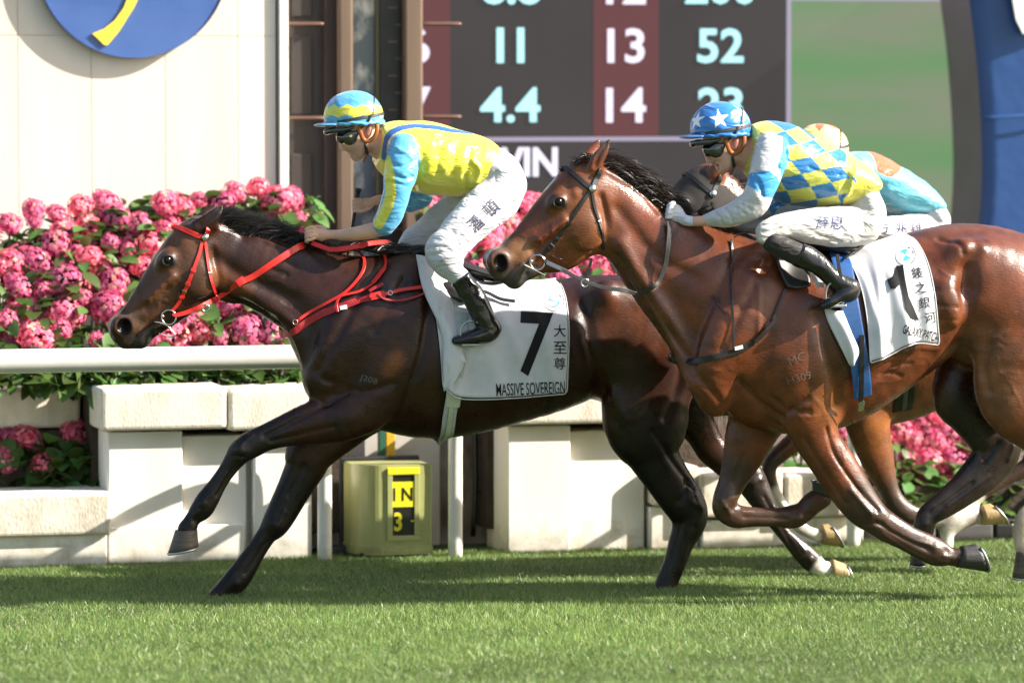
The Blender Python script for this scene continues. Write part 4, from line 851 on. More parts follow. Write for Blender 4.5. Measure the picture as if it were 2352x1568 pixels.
S1 += vein_lines([(330, 640, 115, 60), (380, 690, 60, 50), (300, 700, 100, 40), (600, 640, 30, 80), (640, 690, 20, 70), (760, 940, 200, 70), (700, 960, 170, 60), (560, 1015, 150, 50), (800, 870, 120, 80), (1050, 930, 10, 120), (1180, 920, -10, 90), (1300, 870, 60, 60), (1420, 960, 70, 80), (1470, 1000, 60, 80), (1500, 900, 100, 80), (870, 900, 140, 60)], np.random.default_rng(3))
S1 += [(c8, [(640, 450), (560, 520)], .010, .005), (c8, [(590, 590), (530, 580)], .008, -.006), (c8, [(480, 690), (400, 810), (330, 860)], .006, .004), (c8, [(300, 930), (250, 1010)], .008, .004), (c8, [(840, 930), (800, 1040)], .010, .006), (c8, [(690, 1110), (560, 1280)], .007, .004), (F, [(1600, 1140), (1612, 1170), (1600, 1200)], .010, .006), (F, [(1590, 1215), (1570, 1280)], .007, .005), (c7, [(690, 560), (800, 540)], .012, .006), (c7, [(880, 700), (1060, 960)], .007, .005), (c7, [(1090, 1010)], .014, .006)]
V = sculpt(V, Q, H1['bvh'], S1, Y1, 1.2); V = relief(V, Q, 0.0008, 30, 4); V = relief(V, Q, 0.003, 9, 14); V = smooth_np(V, Q, 1); H1 = dict(V=V, Q=Q, bvh=bvh_of(V, Q))
M_COAT1 = coat_mat('dark_bay_coat', 0.31, .28, .36); M_COAT2 = coat_mat('bay_coat', 0.29, .28, .46)
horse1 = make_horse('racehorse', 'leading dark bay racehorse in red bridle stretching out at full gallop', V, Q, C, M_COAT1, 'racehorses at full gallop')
eyeball(horse1, c1, (715, 650, -.094), Y1)
hoof('hoof', c8, (158, 1050), (296, 1042), (113, 1192), (305, 1148), -.15, .062, M_HOOFD, horse1)
hoof('hoof', c8, (362, 1450), (470, 1490), (312, 1520), (440, 1560), .12, .062, M_HOOFD, horse1)
hoof('hoof', F, (1500, 1345), (1552, 1345), (1482, 1385), (1556, 1385), -.14, .058, M_HOOFK, horse1)
hoof('hoof', c7, (1188, 1132), (1222, 1006), (1335, 1158), (1290, 1032), .14, .055, M_HOOFY, horse1)
# mane, forelock, tail
def crest_roots(pts, fn, Y, n, rg, spread=0.016, lift=0.0):
    q = catmull([list(P(*fn(x, y), Y)) for x, y in pts], 20); i = rg.uniform(0, len(q)-1.001, n); k = i.astype(int); f = (i-k)[:, None]
    p = q[k]*(1-f)+q[k+1]*f; p = p+np.column_stack([rg.normal(0, .006, n), rg.normal(0, spread, n), np.full(n, lift)+rg.normal(0, .004, n)]); return p, i/(len(q)-1)
rg = np.random.default_rng(5)
p, t = crest_roots([(1030, 330), (1150, 345), (1350, 390), (1550, 440), (1750, 520), (1950, 575), (2250, 560)], c1, 0, 5200, rg, lift=-.012)
cl = np.sin(t*60)*.25+np.sin(t*143+1)*.2
d = np.column_stack([0.75+rg.normal(0, .14, 5200)+cl*.5, rg.normal(-.06, .20, 5200), 1.0+rg.normal(0, .18, 5200)+cl-.3*t]); L = rg.uniform(.12, .21, 5200)*(1+.35*cl)
strands('mane', p, d, L, M_HAIRK, horse1, width=.0017, droop=1.0, wild=.3, seed=6, seg=6, clump=np.floor(t*46+rg.normal(0, .45, len(t))).clip(0).astype(int))
p, t = crest_roots([(640, 610), (800, 650), (950, 680), (1120, 690), (1260, 720)], d1, 0, 3000, rg, spread=.03, lift=-.005)
d = np.column_stack([0.9+rg.normal(0, .15, 3000), rg.normal(-.1, .3, 3000), .42+.15*np.sin(t*25)+rg.normal(0, .15, 3000)]); strands('mane', p, d, rg.uniform(.09, .19, 3000), M_HAIRK, horse1, width=.0018, droop=.8, wild=.3, seed=8, seg=6, clump=np.floor(t*18+rg.normal(0, .4, len(t))).clip(0).astype(int))
p, t = crest_roots([(1090, 290), (1030, 300), (960, 330)], c1, -.005, 900, rg, spread=.022)
d = np.column_stack([-.75+rg.normal(0, .15, 900), rg.normal(-.15, .25, 900), .55+rg.normal(0, .15, 900)]); strands('forelock', p, d, rg.uniform(.06, .11, 900), M_HAIRK, horse1, width=.002, droop=2.2, wild=.25, seed=9)
n = 900; p = np.tile(np.array(P(1592, 720, 0.0)), (n, 1))+rg.normal(0, .02, (n, 3)); d = np.column_stack([.55+rg.normal(0, .14, n), rg.normal(.05, .16, n), -.15+rg.normal(0, .16, n)])
strands('tail', p, d, rg.uniform(.42, .62, n), M_HAIRK, horse1, droop=2.2, wild=.35, seed=10, seg=8, width=.004)

# ---- second horse: bright bay
Y2 = -0.85; B = Body(0.0075)
HD2 = [(870, 365, 1130, 480, .062), (765, 425, 1140, 700, .09), (660, 535, 1150, 925, .10), (570, 645, 1105, 1090, .092), (475, 775, 985, 1185, .074), (392, 890, 800, 1215, .062), (310, 1000, 680, 1255, .055), (225, 1085, 560, 1310, .057), (165, 1160, 430, 1330, .055)]
head_parts(B, c4, Y2, HD2, [(220, 1230, 135, .053, 0), (240, 1315, 90, .047, 0), (350, 1385, 85, .042, 0), (205, 1215, 105, .030, -.038)],
           (750, 690, -.096), (225, 1225, -.068), [(265, 1385, -.052), (300, 1350, -.054), (370, 1290, -.056), (440, 1240, -.058)], (1010, 960, 165, .026, -.082),
           [(800, 850, -.095), (680, 950, -.083), (560, 1030, -.073)], ([(985, 390, 1140, 385, .7, 0), (1030, 300, 1165, 315, .62, -.012), (1105, 205, 1205, 240, .5, -.02), (1200, 112, 1216, 128, .45, -.018)], -.062))
B.chain([ctr(F, 1385, 437, 56, Y2, .062), ctr(F, 1428, 503, 76, Y2, .078), ctr(F, 1478, 556, 90, Y2, .098), ctr(F, 1558, 620, 122, Y2, .135), ctr(F, 1615, 662, 142, Y2, .17), ctr(F, 1662, 697, 160, Y2, .20), ctr(F, 1720, 760, 170, Y2, .23)], 0.05)
B.chain([ctr(F, 1732, 802, 154, Y2, .215), ctr(F, 1795, 780, 208, Y2, .255), ctr(F, 1870, 788, 206, Y2, .285), ctr(F, 1960, 765, 180, Y2, .30), ctr(F, 2060, 712, 160, Y2, .29), ctr(F, 2150, 668, 146, Y2, .275), ctr(F, 2230, 668, 156, Y2, .28), ctr(F, 2330, 705, 166, Y2, .285), ctr(F, 2420, 735, 150, Y2, .25), ctr(F, 2480, 745, 100, Y2, .17)], 0.06)
for s in (-1, 1):
    B.chain([ctr(F, 1775, 590, 42, Y2+s*.10, .04), ctr(F, 1720, 700, 58, Y2+s*.18, .055), ctr(F, 1665, 790, 60, Y2+s*.19, .06), ctr(F, 1625, 870, 48, Y2+s*.155, .06)], 0.05)
    B.chain([ctr(F, 1850, 750, 58, Y2+s*.205, .05), ctr(F, 1845, 860, 66, Y2+s*.215, .06), ctr(F, 1850, 940, 48, Y2+s*.19, .055)], 0.05)
    B.chain([ctr(F, 2215, 590, 42, Y2+s*.22, .05), ctr(F, 2290, 660, 84, Y2+s*.20, .075), ctr(F, 2330, 760, 92, Y2+s*.20, .08)], 0.06)
    B.chain([ctr(F, 1425, 560, 12, Y2+s*.072, .02), ctr(F, 1470, 640, 15, Y2+s*.09, .022), ctr(F, 1530, 730, 20, Y2+s*.115, .026), ctr(F, 1590, 840, 28, Y2+s*.115, .03)], 0.04)
    B.ell(P(1640, 905, Y2+s*.09), (.08, .075, .10), 0, 0.05)
    B.ell(P(2185, 700, Y2+s*.27), (.05, .03, .11), R(20), 0.05)
NF2 = [ctr(F, 1850, 860, 76, Y2-.17, .085)]+[st(c7, q, Y2-.16, q4) for *q, q4 in [(900, 60, 1240, 50, .55), (935, 190, 1245, 165, .56), (1010, 330, 1265, 285, .60), (1112, 470, 1360, 440, .60), (1200, 592, 1438, 575, .60), (1295, 715, 1508, 685, .64), (1390, 795, 1565, 742, .70), (1482, 850, 1645, 805, .66), (1592, 912, 1735, 855, .62), (1700, 985, 1828, 880, .64), (1790, 1035, 1888, 905, .68), (1880, 1040, 1930, 940, .74), (1955, 1052, 1985, 945, .8)]]
FF2 = [ctr(F, 1760, 920, 74, Y2+.13, .08)]+[st(c7, q, Y2+.12, q4) for *q, q4 in [(605, 220, 880, 310, .60), (582, 380, 800, 440, .62), (555, 530, 720, 550, .68), (520, 650, 668, 640, .78), (520, 735, 652, 692, .76), (600, 808, 700, 700, .70), (720, 812, 780, 706, .64), (880, 820, 900, 706, .64), (1000, 828, 978, 690, .68), (1078, 790, 1020, 680, .70), (1140, 732, 1062, 632, .74), (1200, 688, 1112, 605, .8)]]
FH2 = [ctr(F, 2280, 800, 105, Y2+.18, .11)]+[st(c7, q, Y2+.14, q4) for *q, q4 in [(1810, 20, 2150, 20, .55), (1885, 130, 2180, 120, .56), (1995, 265, 2255, 235, .56), (2062, 350, 2335, 345, .52), (2015, 455, 2255, 470, .54), (1900, 592, 2085, 605, .60), (1790, 682, 1945, 700, .64), (1718, 740, 1845, 775, .68), (1700, 830, 1820, 850, .70), (1692, 920, 1775, 950, .78)]]
NH2 = [ctr(F, 2345, 820, 115, Y2-.18, .11), ctr(F, 2345, 900, 105, Y2-.17, .095), ctr(F, 2400, 975, 75, Y2-.16, .075), ctr(F, 2462, 1040, 58, Y2-.15, .055), ctr(F, 2478, 1085, 46, Y2-.15, .045), ctr(F, 2455, 1125, 34, Y2-.15, .036), ctr(F, 2412, 1160, 29, Y2-.15, .03), ctr(F, 2368, 1190, 36, Y2-.15, .034), ctr(F, 2358, 1235, 32, Y2-.15, .03), ctr(F, 2362, 1270, 30, Y2-.15, .03)]
for leg in (NF2, FF2, FH2, NH2): B.chain(leg, 0.035)
for (leg, i) in ((NF2, 7), (FF2, 4)):
    x, y, z, r, w_ = leg[i]; B.ell((x, y-.02, z), (r*.7, .030, r*.7), 0, .02)
def veins(B, fn, lines, Y, r=0.0035):
    for ln in lines: B.chain([ctr(fn, x, y, 1, Y, r)[:3]+(r, r) for x, y in ln], 0.008)
V, Q = finish_body(B); H2d = dict(V=V, Q=Q, bvh=bvh_of(V, Q))
BASE2 = (0.115, 0.031, 0.0120)
DK2 = (0.045, 0.024, 0.017)
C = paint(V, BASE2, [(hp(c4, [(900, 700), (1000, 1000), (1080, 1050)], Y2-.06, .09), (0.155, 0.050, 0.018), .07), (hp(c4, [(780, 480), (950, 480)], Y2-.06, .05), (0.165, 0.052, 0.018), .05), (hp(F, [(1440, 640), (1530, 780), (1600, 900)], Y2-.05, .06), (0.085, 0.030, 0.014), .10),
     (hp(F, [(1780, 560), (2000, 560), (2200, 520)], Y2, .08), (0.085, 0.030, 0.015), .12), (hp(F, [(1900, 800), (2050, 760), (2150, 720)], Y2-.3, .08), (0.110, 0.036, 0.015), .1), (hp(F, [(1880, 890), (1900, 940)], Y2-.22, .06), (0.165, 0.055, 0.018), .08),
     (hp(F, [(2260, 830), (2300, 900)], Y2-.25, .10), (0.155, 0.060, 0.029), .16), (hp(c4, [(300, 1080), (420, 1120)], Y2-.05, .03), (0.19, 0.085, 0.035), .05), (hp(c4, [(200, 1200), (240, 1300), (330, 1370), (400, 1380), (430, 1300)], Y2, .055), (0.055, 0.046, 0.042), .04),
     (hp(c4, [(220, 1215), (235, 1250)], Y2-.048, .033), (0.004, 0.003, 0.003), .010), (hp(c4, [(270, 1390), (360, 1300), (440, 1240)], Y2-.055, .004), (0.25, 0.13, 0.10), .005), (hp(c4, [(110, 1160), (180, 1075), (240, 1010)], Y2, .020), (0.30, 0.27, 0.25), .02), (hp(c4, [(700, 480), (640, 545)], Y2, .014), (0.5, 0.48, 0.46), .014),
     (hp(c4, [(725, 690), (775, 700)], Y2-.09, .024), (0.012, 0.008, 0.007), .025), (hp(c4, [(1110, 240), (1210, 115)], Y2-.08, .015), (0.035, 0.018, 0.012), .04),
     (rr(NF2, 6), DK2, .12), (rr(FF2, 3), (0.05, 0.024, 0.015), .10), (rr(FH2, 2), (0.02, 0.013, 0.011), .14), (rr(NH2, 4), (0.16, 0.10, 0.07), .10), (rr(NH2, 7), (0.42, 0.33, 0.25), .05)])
S2 = [(c4, [(1080, 360), (1110, 270), (1180, 165)], .010, -.007), (c4, [(255, 1405), (300, 1355), (360, 1300), (430, 1245), (480, 1210)], .0055, -.010), (c4, [(455, 1330), (480, 1290), (540, 1270)], .010, -.006), (c4, [(380, 1180), (330, 1270), (260, 1340)], .02, -.005), (c4, [(150, 1180), (130, 1240)], .012, .004), (c4, [(740, 960), (620, 1060), (520, 1120)], .018, -.006), (c4, [(835, 540)], .02, -.009), (c4, [(900, 610)], .02, .006), (c4, [(1135, 640), (1182, 850), (1165, 1020)], .016, -.012), (c4, [(680, 1010), (800, 1020), (900, 980)], .005, .002), (c4, [(560, 1000), (640, 1100)], .005, .002),
  (F, [(1420, 590), (1470, 660), (1530, 750), (1580, 820)], .02, -.012), (F, [(1420, 480), (1500, 580), (1600, 640)], .03, -.008), (F, [(1390, 390), (1465, 440), (1515, 490)], .012, .006), (F, [(1690, 590), (1640, 680), (1600, 780), (1590, 850)], .025, -.011), (F, [(1760, 600), (1700, 720), (1660, 800)], .02, -.008), (F, [(1740, 640), (1742, 760)], .012, .006),
  (c6, [(1050, 480), (1080, 640), (1130, 800), (1160, 950), (1160, 1060)], .030, -.010), (c7, [(920, 170), (1000, 120), (1080, 60)], .012, -.010), (c6, [(560, 900), (700, 1050), (820, 1140)], .02, -.012), (c6, [(300, 870), (420, 1000), (480, 1120)], .02, -.008), (c6, [(760, 1000), (860, 1080), (1000, 1100)], .015, -.008),
  (c7, [(1190, 240), (1240, 400), (1370, 590), (1490, 720)], .010, -.009), (c7, [(1060, 300), (1150, 450), (1300, 680)], .012, -.006), (c7, [(1480, 790), (1620, 870), (1800, 960)], .008, -.008), (c7, [(1830, 940)], .02, .007), (c7, [(1450, 740)], .022, .006), (c7, [(1900, 960)], .014, -.006),
  (c7, [(590, 700)], .02, .006), (c7, [(700, 760), (950, 770)], .007, -.006), (c7, [(1020, 770)], .018, .007), (c7, [(700, 400), (640, 560)], .012, -.007), (c7, [(2200, 330), (2120, 420)], .018, -.012), (c7, [(2050, 560), (1800, 740)], .009, -.007), (c7, [(1770, 800)], .02, .006),
  (d5, [(1890, 1250), (1880, 1400), (1870, 1502)], .045, -.020), (d5, [(1850, 1195)], .035, .010), (d5, [(2000, 1165)], .025, .007), (d5, [(1620, 1080), (1800, 1130), (1830, 1200)], .015, -.008), (c6, [(1985, 200), (1995, 350), (1960, 560)], .035, -.014), (c6, [(1790, 330), (1950, 330)], .008, -.005), (c6, [(1800, 420), (1940, 440)], .008, -.005), (c6, [(1820, 520), (1940, 520)], .008, -.004),
  (c6, [(2130, 960), (2100, 800), (2130, 680)], .02, -.010), (c6, [(2060, 620), (2180, 580), (2300, 470)], .005, .0025), (c6, [(2150, 640), (2250, 600)], .005, .002), (c6, [(1420, 900), (1500, 850), (1580, 870)], .01, -.004), (c6, [(1450, 860), (1560, 800), (1640, 790)], .01, -.004), (c6, [(1600, 720), (1700, 690), (1800, 700)], .01, .004),
  (c7, [(1010, 110), (1100, 170), (1210, 150)], .004, .0022), (c7, [(1220, 260), (1270, 310), (1300, 360)], .004, .0022), (c7, [(1120, 60), (1180, 120)], .004, .002)]
S2 += vein_lines([(1190, 520, 130, 60), (1240, 560, 70, 60), (1270, 510, 110, 50), (1330, 560, 80, 60), (1480, 620, 60, 80), (1560, 660, 70, 80), (1700, 820, 100, 80), (1760, 860, 80, 70), (1800, 930, 60, 70), (1850, 910, 40, 60), (1900, 960, 60, 90), (1930, 1020, 60, 80), (1990, 880, -20, 90), (2050, 850, -30, 90), (2110, 820, -30, 70), (2230, 780, 80, 90), (2290, 820, 60, 90), (2270, 760, 30, 70), (2320, 880, 60, 60), (2160, 620, 60, 70), (1680, 960, 100, 60), (1690, 1060, 110, 60), (1990, 1010, 80, 80)], np.random.default_rng(8))
S2 += [(c7, [(1330, 600), (1450, 740)], .010, .006), (c7, [(1420, 800), (1520, 800)], .008, -.006), (c7, [(1560, 830), (1700, 900), (1800, 920)], .006, .005), (c7, [(1520, 860), (1640, 940), (1760, 1000)], .006, .004), (c7, [(1880, 990), (1940, 1000)], .008, .004), (c7, [(560, 650), (620, 740)], .010, .006), (c7, [(690, 725), (930, 730)], .006, .004), (c7, [(2290, 340), (2260, 420)], .012, .007), (c7, [(2150, 520), (1900, 690)], .008, .005), (c7, [(1420, 250), (1480, 420), (1560, 580)], .010, -.007), (c7, [(1340, 200), (1430, 420)], .012, .005)]
V = sculpt(V, Q, H2d['bvh'], S2, Y2, 1.2); V = relief(V, Q, 0.0008, 30, 5); V = relief(V, Q, 0.0035, 9, 15); V = smooth_np(V, Q, 1); H2d = dict(V=V, Q=Q, bvh=bvh_of(V, Q))
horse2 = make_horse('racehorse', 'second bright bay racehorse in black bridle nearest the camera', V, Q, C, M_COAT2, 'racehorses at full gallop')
eyeball(horse2, c4, (750, 690, -.096), Y2)
hoof('hoof', c7, (1950, 1056), (1985, 930), (2136, 1084), (2066, 916), Y2-.16, .062, M_HOOFK, horse2)
hoof('hoof', c7, (1240, 655), (1105, 612), (1200, 552), (1106, 556), Y2+.12, .060, M_HOOFK, horse2)
hoof('hoof', c7, (1690, 935), (1780, 955), (1685, 1045), (1765, 1040), Y2+.14, .056, M_HOOFK, horse2)
hoof('hoof', F, (2335, 1265), (2392, 1270), (2326, 1325), (2402, 1330), Y2-.15, .06, M_HOOFD, horse2)
rg = np.random.default_rng(15)
p, t = crest_roots([(1010, 330), (1150, 370), (1300, 470), (1450, 570), (1600, 690), (1690, 760)], c4, Y2, 6500, rg, lift=-.008)
cl = np.sin(t*50)*.25+np.sin(t*121+1)*.2
d = np.column_stack([0.85+rg.normal(0, .16, 6500)+cl*.3, rg.normal(-.08, .22, 6500), 0.62+rg.normal(0, .16, 6500)+cl-.1*t]); L = rg.uniform(.10, .24, 6500)*(1+.3*cl)
strands('mane', p, d, L, M_HAIRB, horse2, width=.0018, droop=1.3, wild=.35, seed=16, seg=7, clump=np.floor(t*38+rg.normal(0, .5, len(t))).clip(0).astype(int))
p, t = crest_roots([(560, 760), (760, 1000), (900, 1080), (1000, 1150), (1040, 1200)], d2, Y2, 900, rg, spread=.02)
strands('mane', p, np.column_stack([.8+rg.normal(0, .25, 900), rg.normal(-.1, .3, 900), .45+rg.normal(0, .25, 900)]), rg.uniform(.05, .10, 900), M_HAIRB, horse2, droop=.7, wild=.5, seed=18)
p, t = crest_roots([(1080, 270), (1000, 290), (940, 330)], c4, Y2, 700, rg, spread=.02)
strands('forelock', p, np.column_stack([-.7+rg.normal(0, .15, 700), rg.normal(-.12, .25, 700), .4+rg.normal(0, .15, 700)]), rg.uniform(.05, .09, 700), M_HAIRB, horse2, width=.002, droop=2.0, wild=.25, seed=19)

# ---- third horse, mostly hidden behind the second one
Y3 = 0.22; B = Body(0.010)
h3 = lambda x, y: (lambda q: ((q[0]-1359)*0.94+1636, (q[1]-433)*0.94+445))(c4(x, y))
t3 = lambda u, v: ((u-1359)*0.94+1545, (v-433)*0.94+452)
head_parts(B, h3, Y3, HD2, [(220, 1230, 135, .053, 0), (240, 1315, 90, .047, 0), (350, 1385, 85, .042, 0), (205, 1215, 105, .030, -.038)],
           (750, 690, -.096), (225, 1225, -.068), [(265, 1385, -.052), (300, 1350, -.054), (370, 1290, -.056), (440, 1240, -.058)], (1010, 960, 165, .026, -.082),
           [(800, 850, -.095), (680, 950, -.083), (560, 1030, -.073)], ([(985, 390, 1140, 385, .7, 0), (1050, 300, 1185, 315, .62, -.012), (1150, 205, 1250, 240, .5, -.02), (1260, 112, 1276, 128, .45, -.018)], -.062))
B.chain([ctr(F, 1660, 452, 54, Y3, .062), ctr(F, 1690, 520, 74, Y3, .085), ctr(F, 1730, 580, 92, Y3, .11), ctr(F, 1790, 640, 125, Y3, .15), ctr(F, 1860, 700, 150, Y3, .20), ctr(F, 1900, 760, 160, Y3, .23)], 0.05)
B.chain([ctr(t3, 1732, 802, 154, Y3, .215), ctr(t3, 1795, 780, 202, Y3, .255), ctr(t3, 1870, 788, 202, Y3, .285), ctr(t3, 1960, 775, 184, Y3, .30), ctr(t3, 2060, 740, 168, Y3, .29), ctr(t3, 2150, 700, 150, Y3, .275), ctr(t3, 2230, 690, 156, Y3, .28), ctr(t3, 2330, 715, 166, Y3, .285), ctr(t3, 2420, 745, 150, Y3, .25), ctr(t3, 2480, 755, 100, Y3, .17)], 0.06)
AF3 = [ctr(F, 1985, 890, 70, Y3-.15, .08)]+[st(c7, q, Y3-.14, q4) for *q, q4 in [(1275, 60, 1562, 50, .6), (1282, 140, 1562, 130, .6), (1310, 240, 1560, 235, .6), (1375, 385, 1580, 385, .62), (1435, 490, 1592, 500, .66), (1500, 605, 1615, 600, .76), (1535, 700, 1655, 660, .76), (1600, 770, 1700, 690, .7), (1700, 800, 1740, 700, .66), (1830, 825, 1840, 715, .66), (1930, 830, 1960, 705, .7), (2000, 818, 2030, 710, .72), (2060, 800, 2090, 720, .8)]]
BF3 = [ctr(F, 1900, 930, 60, Y3+.12, .07)]+[ctr(c7, x, y, r, Y3+.12, r*.00078*.75) for x, y, r in [(1040, 280, 75), (940, 365, 58), (860, 445, 48), (850, 525, 44), (890, 620, 34), (950, 720, 32), (1015, 805, 40), (1085, 850, 36), (1140, 868, 40)]]
AH3 = [ctr(F, 2440, 880, 80, Y3-.15, .09), ctr(F, 2420, 980, 45, Y3-.14, .05)]+[ctr(c7, x, y, r, Y3-.14, r*.00078*.75) for x, y, r in [(2425, 400, 75), (2380, 460, 60), (2290, 510, 46), (2180, 575, 42), (2060, 655, 44), (1965, 760, 50), (1905, 850, 42), (1900, 920, 40)]]
BH3 = [ctr(F, 2500, 880, 80, Y3+.15, .09), ctr(F, 2560, 1000, 45, Y3+.14, .05), ctr(F, 2590, 1080, 30, Y3+.14, .04), ctr(F, 2570, 1160, 20, Y3+.14, .03), ctr(F, 2560, 1260, 18, Y3+.14, .03)]
for leg in (AF3, BF3, AH3, BH3): B.chain(leg, 0.035)
V, Q = finish_body(B); H3d = dict(V=V, Q=Q, bvh=bvh_of(V, Q))
WH = (0.62, 0.57, 0.50)
C = paint(V, (0.135, 0.046, 0.018), [(hp(F, [(1980, 930), (2000, 980)], Y3-.15, .08), (0.21, 0.072, 0.02), .08), (rr(AF3, 6), (0.05, 0.028, 0.02), .08), (rr(AF3, 10), WH, .02), (rr(BF3, 3), (0.05, 0.028, 0.02), .08), (rr(BF3, 5), WH, .02), (rr(AH3, 3), (0.05, 0.028, 0.02), .08), (rr(AH3, 6), WH, .02),
     (hp(h3, [(225, 1225), (350, 1370)], Y3, .06), (0.03, 0.025, 0.023), .04)])
horse3 = make_horse('racehorse', 'third bay racehorse in grey hood mostly hidden behind the second horse', V, Q, C, M_COAT2, 'racehorses at full gallop')
eyeball(horse3, h3, (750, 690, -.096), Y3)
hoof('hoof', c7, (2100, 808), (2098, 690), (2252, 803), (2150, 680), Y3-.14, .055, M_HOOFY, horse3)
hoof('hoof', c7, (1160, 918), (1158, 805), (1278, 938), (1196, 798), Y3+.12, .052, M_HOOFY, horse3)
hoof('hoof', c7, (1870, 935), (1930, 930), (1860, 1000), (1940, 1005), Y3-.14, .055, M_HOOFY, horse3)
rg = np.random.default_rng(25)
p, t = crest_roots([(1640, 420), (1680, 425), (1730, 470), (1790, 515)], F, Y3, 900, rg, spread=.02)
strands('mane', p, np.column_stack([.8+rg.normal(0, .3, 900), rg.normal(-.1, .3, 900), .5+rg.normal(0, .3, 900)]), rg.uniform(.05, .11, 900), M_HAIRB, horse3, droop=.7, wild=.5, seed=26)
# ------------------------------------------------------------------ jockeys
def cloth_mat(name, rough=0.3, bump=0.5, sc=(14, 14, 38), sheen=0.3, dist=0.02, spec=0.5, rot=0.5):
    m = bpy.data.materials.new(name); m.use_nodes = True; t = m.node_tree; N, L = t.nodes, t.links; b = N['Principled BSDF']
    at = N.new('ShaderNodeVertexColor'); at.layer_name = 'cloth'; L.new(at.outputs[0], b.inputs['Base Color']); tc = N.new('ShaderNodeTexCoord')
    mp = N.new('ShaderNodeMapping'); mp.inputs['Scale'].default_value = sc; mp.inputs['Rotation'].default_value = (0, rot, 0); L.new(tc.outputs['Object'], mp.inputs[0])
    n = N.new('ShaderNodeTexNoise'); n.inputs['Scale'].default_value = 1; n.inputs['Detail'].default_value = 2.5; n.inputs['Roughness'].default_value = .45; n.inputs['Distortion'].default_value = 1.1; L.new(mp.outputs[0], n.inputs[0])
    bp = N.new('ShaderNodeBump'); bp.inputs['Strength'].default_value = bump; bp.inputs['Distance'].default_value = dist; L.new(n.outputs[0], bp.inputs['Height']); L.new(bp.outputs[0], b.inputs['Normal'])
    b.inputs['Roughness'].default_value = rough; b.inputs['Sheen Weight'].default_value = sheen; b.inputs['Specular IOR Level'].default_value = spec
    return m
M_SATIN = cloth_mat('satin_silk', 0.25, 0.42, (8, 9, 19), 0.2, 0.03, 0.8)
M_BREECH = cloth_mat('white_breeches', 0.6, 0.55, (10, 12, 30), 0.1, 0.03, 0.35, 0.9)
M_LEATHER = pm('black_boot_leather', (0.010, 0.010, 0.011), 0.20, None, spec=0.5, coat=0.2, bump=0.35, bs=16, bdist=0.02, croug=0.15)
def skin_mat():
    m = pm('skin', (0.50, 0.27, 0.185), 0.5, None, attr='skin', bump=0.12, bs=220, bdist=0.002, spec=0.4); b = m.node_tree.nodes['Principled BSDF']
    m.node_tree.links.new([n for n in m.node_tree.nodes if n.type == 'VERTEX_COLOR'][0].outputs[0], b.inputs['Base Color'])
    b.inputs['Subsurface Weight'].default_value = 0.15; b.inputs['Subsurface Radius'].default_value = (0.02, 0.008, 0.004); b.inputs['Subsurface Scale'].default_value = 0.4; return m
M_SKIN = skin_mat()
M_TANL = pm('tan_leather', (0.36, 0.115, 0.025), 0.45, (0.25, 0.075, 0.016), ns=30, bump=0.15, bs=150, bdist=.002)
M_LENS = pm('goggle_lens', (0.006, 0.007, 0.006), 0.08, spec=0.8, coat=1.0, croug=.03)
M_STRAP = pm('elastic_black', (0.016, 0.014, 0.014), 0.6); M_GOLD = pm('brass_badge', (0.55, 0.42, 0.16), 0.35, metal=0.6); M_WSHIRT = pm('white_collar', (0.78, 0.77, 0.76), 0.6)
LB = (0.085, 0.36, 0.62); DB = (0.012, 0.10, 0.34); MB_ = (0.02, 0.20, 0.52); YE = (0.70, 0.66, 0.055); WHT = (0.52, 0.515, 0.535); YG = (0.58, 0.60, 0.10)
def garment(name, B, mat, parent, color, attr='cloth', it=2, wr=None, sculpts=None, Yd=0):
    V, Q = B.build(); V = smooth_np(V, Q, it)
    if sculpts: V = sculpt(V, Q, bvh_of(V, Q), sculpts, Yd)
    if wr:
        N = normals_np(V, Q); d = vnoise(V*np.array(wr[1]), wr[2], 3); d = (1-np.abs(d)*2.2)*wr[0]; V = (V+N*d[:, None]).astype(np.float32)
    C = color(V) if callable(color) else np.tile(np.array(color, float), (len(V), 1))
    me = mesh_np(name, V, Q); set_col(me, attr, np.clip(C, 0, 1)); o = new_obj(name, me, mat, parent); return o, V, Q
def mir(pts, Yc): return [(x, 2*Yc-y, z, r, w_) for x, y, z, r, w_ in pts]
def head_template(ear, s):                      # head traced on the first jockey, moved to another one's ear
    e0 = d3(1180, 900); return lambda x, y: (ear[0]+(d3(x, y)[0]-e0[0])*s, ear[1]+(d3(x, y)[1]-e0[1])*s)
